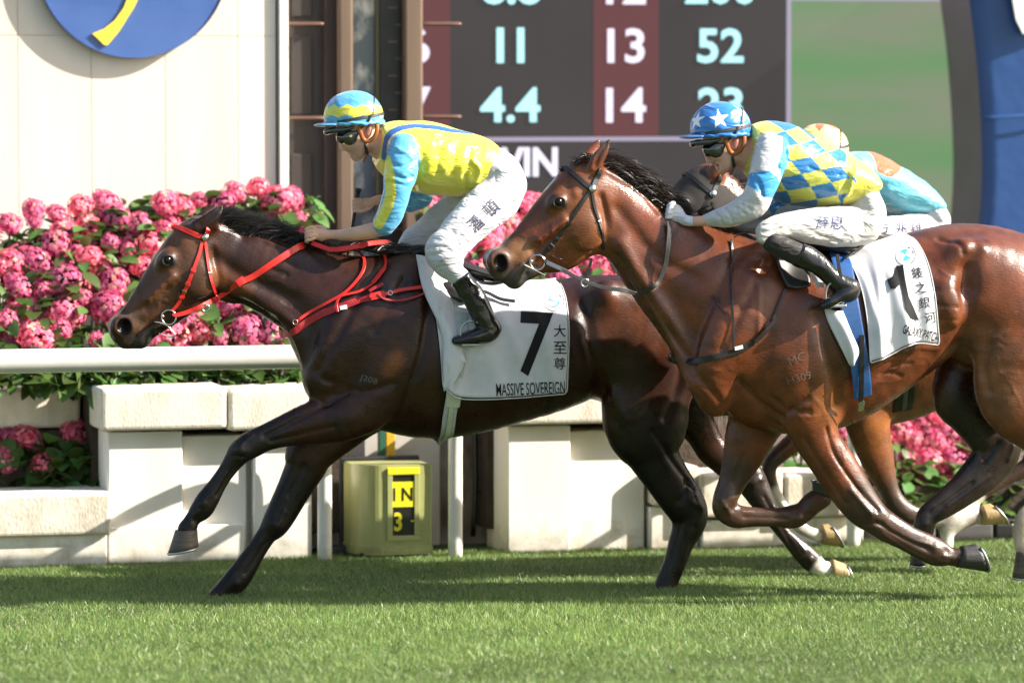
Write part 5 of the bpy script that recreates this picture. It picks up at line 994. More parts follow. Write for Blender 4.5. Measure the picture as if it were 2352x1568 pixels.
def add_head(B, hf, Yc):
    B.ell(P(*hf(900, 690), Yc), (.094, .074, .094), 0, .02)
    B.chain([ctr(hf, 885, 900, 335, Yc, .070), ctr(hf, 885, 1070, 282, Yc, .066), ctr(hf, 910, 1220, 210, Yc, .058), ctr(hf, 930, 1360, 150, Yc, .044), ctr(hf, 935, 1440, 82, Yc, .028)], .02)
    B.chain([ctr(hf, 1070, 1180, 140, Yc-.048, .022), ctr(hf, 970, 1400, 85, Yc-.034, .020)], .02); B.chain([ctr(hf, 1070, 1180, 140, Yc+.048, .022), ctr(hf, 970, 1400, 85, Yc+.034, .020)], .02)   # jaw
    B.chain([ctr(hf, 560, 1020, 45, Yc, .011), ctr(hf, 592, 1150, 52, Yc, .0125), ctr(hf, 628, 1250, 62, Yc, .015), ctr(hf, 634, 1284, 48, Yc, .014)], .010)                                # nose
    for dy in (-.012, .012): B.ell(P(*hf(668, 1282), Yc+dy), (.011, .008, .009), 0, .006); B.ell(P(*hf(668, 1322), Yc+dy*.8), (.005, .004, .006), 0, .003, True)
    B.ell(P(*hf(752, 1332), Yc), (.012, .022, .0075), R(-25), .008); B.ell(P(*hf(815, 1412), Yc), (.0115, .019, .008), R(-40), .008); B.ell(P(*hf(885, 1485), Yc), (.016, .018, .012), R(-30), .010)   # lips, chin
    for sg in (-1, 1): B.ell(P(*hf(760, 1180), Yc+sg*.045), (.022, .012, .014), R(20), .02); B.chain([ctr(hf, 700, 1230, 10, Yc+sg*.030, .004), ctr(hf, 790, 1290, 10, Yc+sg*.040, .004), ctr(hf, 850, 1400, 10, Yc+sg*.036, .004)], .008, sub=True)   # cheek bone, smile line
    B.ell(P(*hf(760, 1375), Yc), (.012, .018, .0045), R(-32), .003, True)
    for sg in (-1, 1):
        B.ell(P(*hf(1180, 910), Yc+sg*.074), (.015, .010, .030), R(-12), .008); B.ell(P(*hf(1165, 910), Yc+sg*.088), (.008, .008, .018), R(-12), .005, True)
    B.chain([ctr(hf, 1100, 960, 260, Yc, .055), ctr(hf, 1250, 1130, 250, Yc, .055), ctr(hf, 1430, 1230, 270, Yc, .062), ctr(hf, 1600, 1250, 300, Yc, .075)], .03)
def skin_paint(V, tone, extra=()):
    n = vnoise(V*60, 2, 2)[:, None]; C = np.array(tone)*(1+.08*n)
    for pts, col, f in extra:
        w_ = 1-sstep(seg_dist(V, pts), -f*.3, f); C = C*(1-w_[:, None])+np.array(col)*w_[:, None]
    return C
def fist(B, palm, k, pip, tip, thumb, r=.0080):
    """palm: (point, radii, rot); k, pip, tip: four points each; thumb: list of points"""
    B.ell(palm[0], palm[1], palm[2], .014)
    for i in range(4):
        s = (1.0, 1.06, 1.0, .86)[i]; B.chain([(*palm[0].lerp(k[i], .45), r*1.15, r*1.15), (*k[i], r*1.12*s, r*1.12*s), (*pip[i], r*s, r*s), (*tip[i], r*.86*s, r*.86*s)], .003, n=3)
    B.chain([(*p, r*(1.2-.12*i), r*(1.2-.12*i)) for i, p in enumerate(thumb)], .007, n=3)
def helmet(parent, hf, Yc, colfn, strapcol=True):
    B = Body(.004); c = P(*hf(865, 600), Yc); s = mpp(*hf(865, 600), Yc)*(hf(1000, 0)[0]-hf(0, 0)[0])/1000
    rad = (632*s, .109, 540*s); B.ell(c, rad, 0, .0); B.cut(P(*hf(865, 745), Yc), (0.03, 0, -1))
    def col(V):
        q = (V-np.array(list(c)))/np.array(rad); return colfn(np.arctan2(q[:, 1], -q[:, 0]), q[:, 2], V)
    o, V, Q = garment('helmet_silk', B, M_SATIN, parent, col, it=1, wr=(.0016, (30, 30, 22), 3))
    # gathered elastic rim
    pts = []; rz = P(*hf(865, 742), Yc).z
    for k in range(61):
        a = 2*math.pi*k/60; zz = .0025*math.sin(k*2.1)+.003*math.sin(k*.9); pts.append(Vector((c.x+rad[0]*.985*math.cos(a), Yc+.1075*math.sin(a), rz-0.03*0+(c.x+rad[0]*math.cos(a)-c.x)*.03+zz)))
    V2 = np.array([list(p) for p in pts]); rim = Body(.0035); rim.chain([(*p, .0085+.0015*math.sin(i*2.6), .0075) for i, p in enumerate(V2)], .004, n=2)
    garment('helmet_rim', rim, M_SATIN, parent, lambda V: colfn(np.zeros(len(V)), np.full(len(V), -.25), V), it=1)
    # peak
    B = Body(.0035); pc = P(*hf(330, 772), Yc); B.ell((pc.x, Yc, pc.z), (300*s, .088, .011), R(4), .0); B.cut(P(*hf(560, 770), Yc), (1, 0, 0))
    o, V, Q = garment('peak', B, M_SATIN, parent, lambda V: np.tile(np.array(colfn(np.zeros(1), np.full(1, -.25), None)[0])*.8, (len(V), 1)), it=1)
    # goggle straps: one round the cap, one over its back
    ring = []
    for k in range(49):
        a = 2*math.pi*k/48; x = c.x+rad[0]*1.012*math.cos(a); tz = (math.cos(a)*.5+.5); v = 738+(530-738)*tz; z = P(*hf(865, v), Yc).z; f = math.sqrt(max(.2, 1-((z-c.z)/rad[2])**2)); ring.append((Vector((c.x+rad[0]*1.012*f*math.cos(a), Yc+.1105*f*math.sin(a), z)), Vector((math.cos(a), math.sin(a), .25))))
    strap('strap', [p for p, n in ring], [n for p, n in ring], .013, .002, M_STRAP, parent, n=2)
    hoop = []
    for k in range(25):
        a = R(-62)+R(124)*k/24; y = rad[1]*1.02*math.sin(a); zz = c.z+rad[2]*1.02*math.cos(a)*.94; x = P(*hf(1270, 300), Yc).x-.030*abs(math.sin(a))**2
        f = 1-((y/rad[1]/1.02)**2+((x-c.x)/rad[0]/1.02)**2); zz = c.z+rad[2]*1.02*math.sqrt(max(0.002, f)); hoop.append((Vector((x, Yc+y, zz)), Vector((.3, math.sin(a), math.cos(a)))))
    strap('strap', [p for p, n in hoop], [n for p, n in hoop], .006, .002, M_STRAP, parent, n=2)
    near = [P(*hf(1230, 560), Yc-.108), P(*hf(1180, 680), Yc-.108), P(*hf(1080, 790), Yc-.095), P(*hf(940, 900), Yc-.083)]
    strap('strap', near, [Vector((0, -1, 0))]*4, .010, .002, M_STRAP, parent, n=3)
def goggles(parent, hf, Yc, badge=True):
    B = Body(.0035); k = lambda x, y, dy, r: ctr(hf, x, y, r, Yc+dy, r*.00022*1.0)
    for sg in (-1, 1):
        s = ctr(hf, 775, 1045, 150, Yc+sg*.056, .016); B.ell(s[:3], (.038, .023, .036), R(25), .008)
        s = ctr(hf, 605, 1060, 100, Yc+sg*.032, .02); B.ell(s[:3], (.024, .028, .032), R(25), .010)
    B.chain([ctr(hf, 905, 960, 70, Yc-.072, .007), ctr(hf, 800, 1020, 120, Yc-.066, .008)], .008); B.chain([ctr(hf, 905, 960, 70, Yc+.072, .007), ctr(hf, 800, 1020, 120, Yc+.066, .008)], .008)
    V, Q = B.build(); new_obj('goggles', mesh_np('goggles', smooth_np(V, Q, 1), Q), M_LENS, parent)
    B = Body(.003)                                                      # second pair pushed up under the peak
    B.chain([ctr(hf, 300, 930, 60, Yc-.03, .02), ctr(hf, 420, 900, 70, Yc-.062, .014), ctr(hf, 640, 880, 45, Yc-.080, .008), ctr(hf, 860, 830, 30, Yc-.086, .006)], .008); B.chain([ctr(hf, 300, 930, 60, Yc-.03, .02), ctr(hf, 290, 930, 60, Yc+.0, .02), ctr(hf, 300, 930, 60, Yc+.03, .02)], .008)
    V, Q = B.build(); new_obj('spare_goggles', mesh_np('spare_goggles', smooth_np(V, Q, 1), Q), M_LENS, parent)
    if badge:
        p = P(*hf(800, 1010), Yc-.0835); bm = bmesh.new(); bmesh.ops.create_cone(bm, cap_ends=True, segments=20, radius1=.0072, radius2=.0065, depth=.004)
        for v in bm.verts: v.co = Vector((v.co.x, -v.co.z, v.co.y))+p
        new_obj('badge', bm_mesh('badge', bm), M_GOLD, parent)
def harness(parent, hf, Yc):
    pts = [(1350, 770, -.084), (1345, 900, -.088), (1290, 1030, -.084), (1190, 1110, -.078), (1100, 1110, -.076), (1040, 1040, -.079), (1000, 930, -.084), (960, 830, -.088)]
    tube('ear_strap', [P(*hf(x, y), Yc+dy) for x, y, dy in pts], .0100, M_TANL, parent, seg=10, n=4, flat=(1, .5, 1))
    tube('chin_strap', [P(*hf(1100, 1120), Yc-.076), P(*hf(1120, 1260), Yc-.068), P(*hf(1130, 1400), Yc-.05), P(*hf(1080, 1520), Yc-.02), P(*hf(1060, 1540), Yc+.0)], .0060, M_TANL, parent, seg=8, n=3, flat=(1, .6, 1))
    a = P(*hf(1110, 1180), Yc-.078); b = P(*hf(1150, 1400), Yc-.060)
    tube('buckle', [a, a.lerp(b, .3), a.lerp(b, .5), a.lerp(b, .8), b], [.005, .0085, .006, .0085, .004], M_STRAP, parent, seg=8, n=2)
def boot_pair(parent, pts, Yc, cuffs):
    for sg in (1, -1):
        q = pts if sg == 1 else mir(pts, Yc); B = Body(.005); B.chain(q, .01)
        x, y, z, r, w_ = q[0]; d = Vector(q[1][:3])-Vector(q[0][:3]); B.cut(Vector(q[0][:3])+d.normalized()*.004, -d)
        V, Q = B.build(); V = smooth_np(V, Q, 1); N = normals_np(V, Q)
        dd = (1-np.abs(vnoise(V*np.array([26, 20, 34]), 7, 2))*2)*.0035; V = (V+N*dd[:, None]).astype(np.float32); o = new_obj('boot', mesh_np('boot', V, Q), M_LEATHER, parent)
        hx = q[-4]; 
    return o
def surf_place(bvh, u, v, Yd, rot=0.0, off=0.0015):
    s = mpp(u, v, Yd); ca, sa = math.cos(rot), math.sin(rot)
    def f(x, y): X, Y = x*ca-y*sa, x*sa+y*ca; p_ = cam_hit(bvh, u+X/s, v-Y/s, 0, Yd)[0]; n_ = (CAM_LOC-p_).normalized(); return p_+n_*off, n_
    return f

# ---- leading jockey
def jockey1():
    Yc = 0.0; j = thing('person', 'leading jockey in yellow and light blue silks with a whip in the far hand', 'jockey', P(1050, 700, 0))
    hf = head_template(d3(1180, 900), 1.0)
    tor = [st(c2, q[:4], Yc, 1)[:4]+(q[4],) for q in [(905, 400, 880, 640, .10), (985, 352, 930, 800, .155), (1110, 340, 1060, 930, .18), (1260, 352, 1230, 995, .178), (1420, 397, 1390, 1010, .17), (1580, 442, 1550, 1020, .163), (1710, 490, 1690, 960, .155), (1785, 545, 1760, 860, .14)]]
    nsl = [st(c2, q[:4], q[4], .80) for q in [(905, 560, 1130, 590, -.15), (880, 690, 1175, 720, -.185), (868, 800, 1160, 840, -.205), (858, 920, 1115, 950, -.215), (838, 1050, 1075, 1080, -.215), (803, 1170, 1032, 1195, -.205), (772, 1225, 970, 1290, -.195), (800, 1262, 905, 1345, -.185)]]
    fsl = [ctr(c2, x, y, r, Y, r*.0005*.85) for x, y, r, Y in [(1020, 600, 130, .15), (1060, 800, 115, .20), (1150, 960, 95, .24), (1230, 1030, 72, .245), (1180, 1070, 68, .225), (1090, 1100, 62, .20)]]
    pel = [ctr(c2, 1730, 720, 185, Yc, .145), ctr(c2, 1860, 820, 222, Yc, .165), ctr(c2, 1925, 920, 208, Yc, .168)]
    thi = [st(c2, q[:4], q[4], q[5]) for q in [(1700, 930, 2060, 1130, -.10, .85), (1565, 1055, 1885, 1275, -.17, .80), (1428, 1215, 1740, 1385, -.215, .80), (1318, 1375, 1625, 1492, -.25, .80)]]+[st(d1, q[:4], q[4], q[5]) for q in [(1347, 685, 1690, 668, -.27, .75), (1398, 785, 1685, 735, -.285, .72)]]
    cuf = [st(d1, q[:4], q[4], .78) for q in [(1398, 785, 1685, 735, -.285), (1470, 868, 1665, 792, -.295)]]
    soc = [st(d1, q[:4], q[4], .80) for q in [(1460, 840, 1640, 770, -.29), (1500, 890, 1650, 800, -.297), (1580, 960, 1728, 868, -.303)]]
    boo = [st(d1, q[:4], q[4], .82) for q in [(1562, 965, 1742, 862, -.305), (1625, 1052, 1815, 965, -.31), (1690, 1150, 1888, 1078, -.315), (1752, 1262, 1945, 1200, -.318), (1800, 1350, 1990, 1310, -.322)]]+[ctr(d1, 1935, 1400, 88, -.325, .036), ctr(d1, 1800, 1438, 70, -.33, .040), ctr(d1, 1690, 1468, 52, -.33, .036), ctr(d1, 1625, 1482, 36, -.33, .026)]
    B = Body(.005); add_head(B, hf, Yc)
    sh = lambda L, f: [(x, y, z, r*f, w_*f) for x, y, z, r, w_ in L]
    B.chain(sh(tor, .80), .03); B.chain(sh(nsl, .72), .02); B.chain(sh(fsl, .7), .02); B.chain(sh(pel, .78), .03)
    for L in (thi, mir(thi, Yc)): B.chain(sh(L, .72), .03)
    for L in (soc, mir(soc, Yc)): B.chain(sh(L, .62), .01)
    for L in (boo, mir(boo, Yc)): B.chain(sh(L, .66), .01)
    B.chain([ctr(c2, 900, 1265, 70, -.19, .035)]+[st(c2, q[:4], q[4], .85) for q in [(812, 1232, 850, 1368, -.18), (700, 1268, 740, 1400, -.155), (580, 1295, 610, 1415, -.12), (490, 1312, 510, 1415, -.09), (430, 1318, 436, 1404, -.07), (370, 1318, 380, 1400, -.06), (310, 1325, 320, 1395, -.055)]], .015)
    dp = lambda x, y, Y: P(*d1(x, y), Y)
    fist(B, (dp(405, 530, -.055), (.040, .022, .030), R(-8)), [dp(335, 465+i*36, -.070-.003*i) for i in range(4)], [dp(275, 488+i*34, -.066) for i in range(4)], [dp(300, 512+i*31, -.035) for i in range(4)], [dp(450, 480, -.03), dp(390, 462, -.02), dp(330, 470, -.015)])
    B.chain([ctr(c2, 1000, 1085, 58, .19, .03), ctr(c2, 900, 1055, 52, .165, .028), ctr(c2, 820, 1050, 44, .145, .024), ctr(c2, 770, 1062, 38, .135, .02)], .015)
    cp = lambda x, y, Y: P(*c2(x, y), Y)
    fist(B, (cp(705, 1090, .12), (.038, .022, .030), R(15)), [cp(640, 1045+i*32, .105) for i in range(4)], [cp(590, 1060+i*34, .115) for i in range(4)], [cp(618, 1080+i*32, .145) for i in range(4)], [cp(720, 1130, .09), cp(660, 1155, .085), cp(610, 1150, .09)])
    garment('body', B, M_SKIN, j, lambda V: skin_paint(V, (0.64, 0.38, 0.275), [([(*P(*hf(750, 1335), -.012), .008), (*P(*hf(815, 1410), -.012), .008)], (.42, .16, .12), .012), ([(*P(*hf(755, 1372), -.012), .0035), (*P(*hf(830, 1352), -.026), .0030)], (.05, .02, .018), .004), ([(*P(*hf(700, 1500), -.02), .03), (*P(*hf(1050, 1330), -.05), .03)], (.46, .27, .20), .03), ([(*P(*hf(1180, 900), -.08), .02)]*2, (.52, .22, .16), .02)]), attr='skin', it=1)
    # silks
    B = Body(.0055); B.chain(tor, .03)
    B.chain([st(c2, (828, 415, 800, 690), Yc, 1)[:4]+(.066,), st(c2, (880, 395, 850, 700), Yc, 1)[:4]+(.085,), st(c2, (930, 390, 900, 700), Yc, 1)[:4]+(.10,)], .02); B.cut(P(*c2(812, 560), Yc), (-1, 0, .12))
    B.chain(nsl, .022); B.chain(fsl, .022)
    tmpV, tmpQ = B.build(); bv = bvh_of(tmpV, tmpQ); on = lambda fn, pts, r: [(*cam_hit(bv, *fn(x, y))[0], r) for x, y in pts]
    br = on(c2, [(862, 660), (866, 590), (885, 520), (930, 455), (1010, 410), (1130, 388), (1300, 402), (1480, 432), (1620, 452)], .0205)
    ye = on(c2, [(885, 700), (905, 800), (915, 900), (920, 1000), (895, 1100), (850, 1190), (815, 1260)], .027)
    def col(V):
        C = np.tile(np.array(YE), (len(V), 1)); arm = np.minimum(seg_dist(V, [p[:4] for p in nsl]), seg_dist(V, [p[:4] for p in fsl]))
        tr_ = seg_dist(V, [p[:4] for p in tor]); isarm = (arm < .012) & ((np.abs(V[:, 1]) > .155) | (V[:, 2] < nsl[2][2])) & ~((np.abs(V[:, 1]) < .13)); C[isarm] = LB
        m2 = isarm & (seg_dist(V, ye) < 0); C[m2] = YE
        m = (~isarm) & ((seg_dist(V, br) < 0) | (seg_dist(V, [(x, -y, z, r) for x, y, z, r in br]) < 0)); C[m] = DB; return C
    wr1 = [(c2, [(x, y), (x-12, y+80), (x-30, y+80+l)], w_, a_) for x, y, l, w_, a_ in ((1215, 600, 130, .012, -.004), (1290, 560, 160, .016, .004), (1365, 610, 120, .011, -.0045), (1440, 560, 170, .015, .004), (1510, 600, 130, .012, -.004), (1590, 560, 120, .015, .004), (1640, 600, 120, .012, -.004))]+[(c2, [(930, 730), (1030, 750), (1150, 700)], .01, -.008), (c2, [(940, 820), (1040, 860), (1120, 840)], .01, -.008), (c2, [(890, 890), (1000, 905), (1120, 950)], .007, -.006), (c2, [(1000, 600), (1080, 640), (1130, 700)], .012, .006), (c2, [(1180, 730), (1170, 850), (1130, 960)], .012, -.012), (c2, [(1590, 830), (1600, 930), (1570, 1020)], .012, -.008), (c2, [(1660, 700), (1720, 780), (1690, 880)], .012, .008)]
    o, V, Q = garment('jersey', B, M_SATIN, j, col, it=3, wr=(.0030, (13, 11, 19), 4), sculpts=wr1, Yd=Yc)
    B = Body(.0035); B.chain([st(c2, (822, 440, 790, 680), Yc, 1)[:4]+(.062,), st(c2, (850, 430, 815, 690), Yc, 1)[:4]+(.066,)], .01); B.cut(P(*c2(790, 560), Yc), (-1, 0, .12)); 
    V_, Q_ = B.build(); new_obj('under_collar', mesh_np('under_collar', V_, Q_), M_WSHIRT, j)
    # breeches
    B = Body(.006); B.chain(pel, .03)
    for L in (thi, mir(thi, Yc)): B.chain(L, .03)
    for L in (cuf, mir(cuf, Yc)): B.chain(L, .012)
    for L in (soc, mir(soc, Yc)): B.chain(L, .004)
    wr2 = [(c2, [(1880, 790), (1800, 850), (1720, 920)], .008, -.005), (c2, [(1700, 960), (1760, 990), (1850, 1010)], .007, -.004), (c2, [(1640, 1000), (1740, 1060)], .007, -.004), (d1, [(1400, 650), (1500, 640), (1560, 660)], .008, -.006), (d1, [(1420, 720), (1520, 690), (1640, 700)], .008, -.006), (d1, [(1480, 760), (1540, 720)], .007, .006), (d1, [(1590, 500), (1640, 590), (1660, 680)], .01, -.006), (c2, [(1865, 800), (1850, 900), (1780, 950)], .006, -.004), (d1, [(1660, 540), (1720, 600)], .01, -.006)]
    o, V, Q = garment('breeches', B, M_BREECH, j, WHT, it=2, wr=(.0022, (20, 20, 34), 6), sculpts=wr2, Yd=-.2); bv = bvh_of(V, Q)
    M_INK = pm('navy_ink', (0.012, 0.011, 0.06), 0.6)
    for (ch, x, y) in (('頓', 1828, 1122), ('潘', 1690, 1258)): lettering('lettering', ch, surf_place(bv, *c2(x, y), -.15, R(42)), .072, M_INK, j, bold=.004, xs=.9, grid=.007, thick=.0035)
    boot_pair(j, boo, Yc, None)
    helmet(j, hf, Yc, lambda a, h, V: np.where(((h < .40+.065*(np.abs((a*1.75) % 1-.5)*4-1)) & (h > .01+.065*(np.abs((a*1.75) % 1-.5)*4-1)))[:, None], np.array(YE), np.array(LB)))
    goggles(j, hf, Yc); harness(j, hf, Yc)
    wh = thing('whip', 'short black riding whip held upright by the leading jockey', 'whip', P(*c2(612, 1100), .115))
    tube('shaft', [P(*c2(632, 985), .115), P(*c2(618, 1060), .115), P(*c2(603, 1160), .115), P(*c2(588, 1260), .115), P(*c2(560, 1420), .12), P(*c2(520, 1650), .13)], [.012, .0095, .009, .008, .006, .004], M_STRAP, wh, seg=10, n=3)
    tube('knob', [P(*c2(637, 945), .115), P(*c2(635, 960), .115), P(*c2(632, 985), .115)], [.0155, .0165, .012], M_BLACK, wh, seg=14, n=2)
    return j, boo
J1, BOO1 = jockey1()

# ---- second jockey
def jockey2():
    Yc = Y2; j = thing('person', 'second jockey in blue and yellow diamond silks with a starred blue cap', 'jockey', P(1850, 640, Yc))
    hf = head_template(d4(1195, 835), 1.03)
    tor = [st(c5, q[:4], Yc, 1)[:4]+(q[4],) for q in [(775, 345, 720, 600, .085), (860, 262, 800, 660, .15), (985, 256, 905, 780, .178), (1130, 330, 1010, 860, .18), (1300, 405, 1165, 875, .177), (1450, 485, 1330, 870, .17), (1575, 570, 1470, 830, .16), (1650, 660, 1590, 770, .14)]]
    nsl = [st(c5, q[:4], Yc+q[4], .80) for q in [(775, 430, 1000, 470, -.15), (752, 530, 1000, 560, -.185), (735, 630, 965, 660, -.205), (712, 730, 925, 760, -.215), (675, 815, 880, 855, -.21), (610, 850, 770, 955, -.195), (530, 885, 630, 1008, -.165), (455, 915, 505, 1018, -.13), (395, 938, 425, 1020, -.105)]]
    fsl = [ctr(c5, x, y, r, Yc+Y, r*.0006*.85) for x, y, r, Y in [(880, 500, 105, .15), (930, 680, 90, .20), (975, 820, 68, .235), (990, 870, 50, .24), (920, 900, 52, .215), (830, 920, 48, .18), (720, 930, 42, .14)]]
    pel = [ctr(c5, 1560, 830, 130, Yc, .15), ctr(c5, 1575, 930, 150, Yc, .165), ctr(c5, 1540, 1020, 150, Yc, .165)]
    thi = [st(c5, q[:4], Yc+q[4], q[5]) for q in [(1440, 880, 1500, 1175, -.10, .80), (1300, 880, 1340, 1172, -.17, .75), (1160, 895, 1200, 1145, -.215, .74), (1020, 918, 1060, 1105, -.25, .74), (900, 945, 960, 1100, -.27, .74), (820, 990, 900, 1120, -.28, .74), (800, 1050, 880, 1140, -.285, .7)]]
    soc = [ctr(c6, 770, 30, 66, Yc-.285, .046), ctr(c6, 850, 68, 70, Yc-.292, .048), ctr(c6, 930, 105, 72, Yc-.298, .048), ctr(c6, 990, 130, 66, Yc-.302, .044)]
    boo = [ctr(c6, 925, 100, 76, Yc-.30, .050), ctr(c6, 1000, 135, 74, Yc-.303, .048), ctr(c6, 1080, 190, 66, Yc-.307, .044), ctr(c6, 1140, 245, 60, Yc-.31, .040), ctr(c6, 1195, 290, 62, Yc-.315, .040), ctr(c6, 1262, 328, 62, Yc-.32, .038), ctr(c6, 1200, 370, 50, Yc-.325, .042), ctr(c6, 1130, 405, 38, Yc-.325, .038), ctr(c6, 1085, 425, 26, Yc-.325, .028)]
    B = Body(.005); add_head(B, hf, Yc); sh = lambda L, f: [(x, y, z, r*f, w_*f) for x, y, z, r, w_ in L]
    B.chain(sh(tor, .80), .03); B.chain(sh(nsl, .70), .02); B.chain(sh(fsl, .7), .02); B.chain(sh(pel, .78), .03)
    for L in (thi, mir(thi, Yc)): B.chain(sh(L, .72), .03)
    for L in (soc, mir(soc, Yc)): B.chain(sh(L, .62), .01)
    for L in (boo, mir(boo, Yc)): B.chain(sh(L, .66), .01)
    B.chain([ctr(c5, 430, 980, 36, Yc-.115, .02), ctr(c5, 360, 985, 38, Yc-.095, .021), ctr(c5, 290, 985, 36, Yc-.075, .020)], .012)
    B.chain([ctr(c5, 720, 930, 34, Yc+.13, .02), ctr(c5, 520, 950, 34, Yc+.08, .02), ctr(c5, 330, 960, 34, Yc+.045, .02)], .012)
    garment('body', B, M_SKIN, j, lambda V: skin_paint(V, (0.62, 0.36, 0.265), [([(*P(*hf(750, 1335), Yc-.012), .008), (*P(*hf(815, 1410), Yc-.012), .008)], (.46, .17, .14), .012), ([(*P(*hf(755, 1372), Yc-.012), .0035), (*P(*hf(830, 1352), Yc-.026), .0030)], (.05, .02, .018), .004), ([(*P(*hf(1180, 900), Yc-.08), .02)]*2, (.58, .22, .18), .02)]), attr='skin', it=1)
    # gloves
    for sg in (-1, 1):
        B = Body(.0038); off = -.05 if sg < 0 else .03; dp = lambda x, y, Y: P(*d2(x, y), Yc+Y)
        B.chain([ctr(c5, 300, 985, 40, Yc+off-.03*(sg < 0), .023), ctr(c5, 262, 978, 40, Yc+off-.022*(sg < 0), .024), ctr(c5, 225, 960, 46, Yc+off, .024)], .012)
        fist(B, (dp(190, 790, off), (.040, .024, .042), R(-35)), [dp(170+0*i-20*i, 640+i*70, off-.020) for i in range(4)], [dp(95-12*i, 680+i*62, off-.014) for i in range(4)], [dp(110, 720+i*55, off+.014) for i in range(4)], [dp(250, 720, off+.02), dp(190, 640, off+.026), dp(130, 640, off+.02)], r=.0105)
        garment('glove', B, M_BREECH, j, lambda V: np.where((V[:, 0] > P(*c5(245, 980), Yc).x)[:, None], np.array((.42, .56, .72)), np.array((.60, .60, .68))), it=2)
    B = Body(.0055); B.chain(tor, .03)
    B.chain([st(c5, (745, 345, 690, 590), Yc, 1)[:4]+(.064,), st(c5, (780, 330, 730, 610), Yc, 1)[:4]+(.085,)], .02); B.cut(P(*c5(705, 470), Yc), (-1, 0, .2))
    B.chain(nsl, .022); B.chain(fsl, .022)
    O = P(*c5(1170, 510), Yc-.15); A_ = P(*c5(1317, 478), Yc-.15)-O; B_ = P(*c5(1246, 604), Yc-.15)-O; dt = A_.x*B_.z-A_.z*B_.x
    hem = P(*c5(1480, 700), Yc-.15).x
    def col(V):
        x, z = V[:, 0]-O.x+.10*(V[:, 1]-(Yc-.15)), V[:, 2]-O.z; a = (x*B_.z-z*B_.x)/dt; b = (A_.x*z-A_.z*x)/dt
        par = (np.floor(a)+np.floor(b)).astype(int) % 2 == 1; C = np.where(par[:, None], np.array(MB_)*.85, np.array(YG)); C[(V[:, 0] > hem+.02*np.sin(V[:, 2]*40))] = (0.74, .68, .10)
        nk = P(*c5(760, 470), Yc).x; C[V[:, 0] < nk] = YG
        arm = np.minimum(seg_dist(V, [p[:4] for p in nsl]), seg_dist(V, [p[:4] for p in fsl])); isarm = (arm < .012) & ((np.abs(V[:, 1]-Yc) > .150) | (V[:, 2] < nsl[3][2])) & ~(np.abs(V[:, 1]-Yc) < .10)
        p0 = np.array(nsl[1][:3]); ax = np.array(nsl[4][:3])-p0; L_ = np.linalg.norm(ax); ax /= L_; tt = (V-p0)@ax; lat = (V-p0)-tt[:, None]*ax; s_ = lat[:, 0]*.8
        C2 = np.tile(np.array(WHT), (len(V), 1)); blue = (tt > .055+.6*np.abs(s_)-.3*np.maximum(0, s_)) & (tt < .175-.5*np.abs(s_-.01)) & (V[:, 0] > P(*c5(640, 800), Yc-.2).x); C2[blue] = (.03, .27, .62); C2[(tt < .0+.9*s_-.0) & (s_ > .02)] = (.03, .27, .62)
        C[isarm] = C2[isarm]; return C
    wr1 = [(c5, [(640, 800), (680, 860), (740, 900)], .008, -.007), (c5, [(590, 830), (640, 890), (700, 930)], .008, -.007), (c5, [(740, 640), (800, 700), (830, 800)], .010, -.008), (c5, [(780, 620), (860, 640), (950, 590)], .010, -.007), (c5, [(1460, 640), (1430, 740), (1400, 830)], .012, -.009), (c5, [(1520, 600), (1490, 700), (1450, 800)], .012, .008), (c5, [(1010, 480), (1000, 580), (960, 680)], .012, -.012), (c5, [(1180, 590), (1300, 640), (1400, 640)], .010, -.005), (c5, [(800, 400), (860, 360), (940, 340)], .012, -.008), (c5, [(480, 920), (520, 960), (530, 1000)], .007, -.006), (c5, [(550, 890), (590, 940), (610, 990)], .007, -.006)]
    o, V, Q = garment('jersey', B, M_SATIN, j, col, it=3, wr=(.0030, (13, 11, 18), 5), sculpts=wr1, Yd=Yc)
    B = Body(.006); B.chain(pel, .03)
    for L in (thi, mir(thi, Yc)): B.chain(L, .03)
    wr2 = [(c5, [(1300+60*k, 900), (1380+60*k, 960), (1430+50*k, 1060)], .008, -.004) for k in range(4)]+[(c5, [(830, 1010), (880, 1020), (930, 1010)], .006, -.005), (c5, [(830, 1060), (900, 1060), (960, 1040)], .007, -.006), (c5, [(1100, 1000), (1250, 1090), (1400, 1140)], .010, -.004), (c5, [(1050, 940), (1250, 1000), (1450, 1100)], .010, -.004)]
    o, V, Q = garment('breeches', B, M_BREECH, j, (.51, .50, .485), it=2, wr=(.0022, (18, 20, 34), 8), sculpts=wr2, Yd=Yc-.2); bv = bvh_of(V, Q)
    M_INK = pm('blue_ink', (0.03, 0.05, 0.17), 0.6)
    for (ch, x, y) in (('薛', 1278, 990), ('恩', 1382, 996)): lettering('lettering', ch, surf_place(bv, *c5(x, y), Yc-.2, R(-3)), .056, M_INK, j, bold=.0, grid=.007, thick=.0025)
    for L in (soc, mir(soc, Yc)): B = Body(.005); B.chain(L, .004); garment('stocking', B, M_BREECH, j, (.022, .019, .018), it=1)
    boot_pair(j, boo, Yc, None)
    sp = P(*d4(900, 360), Yc-.108)
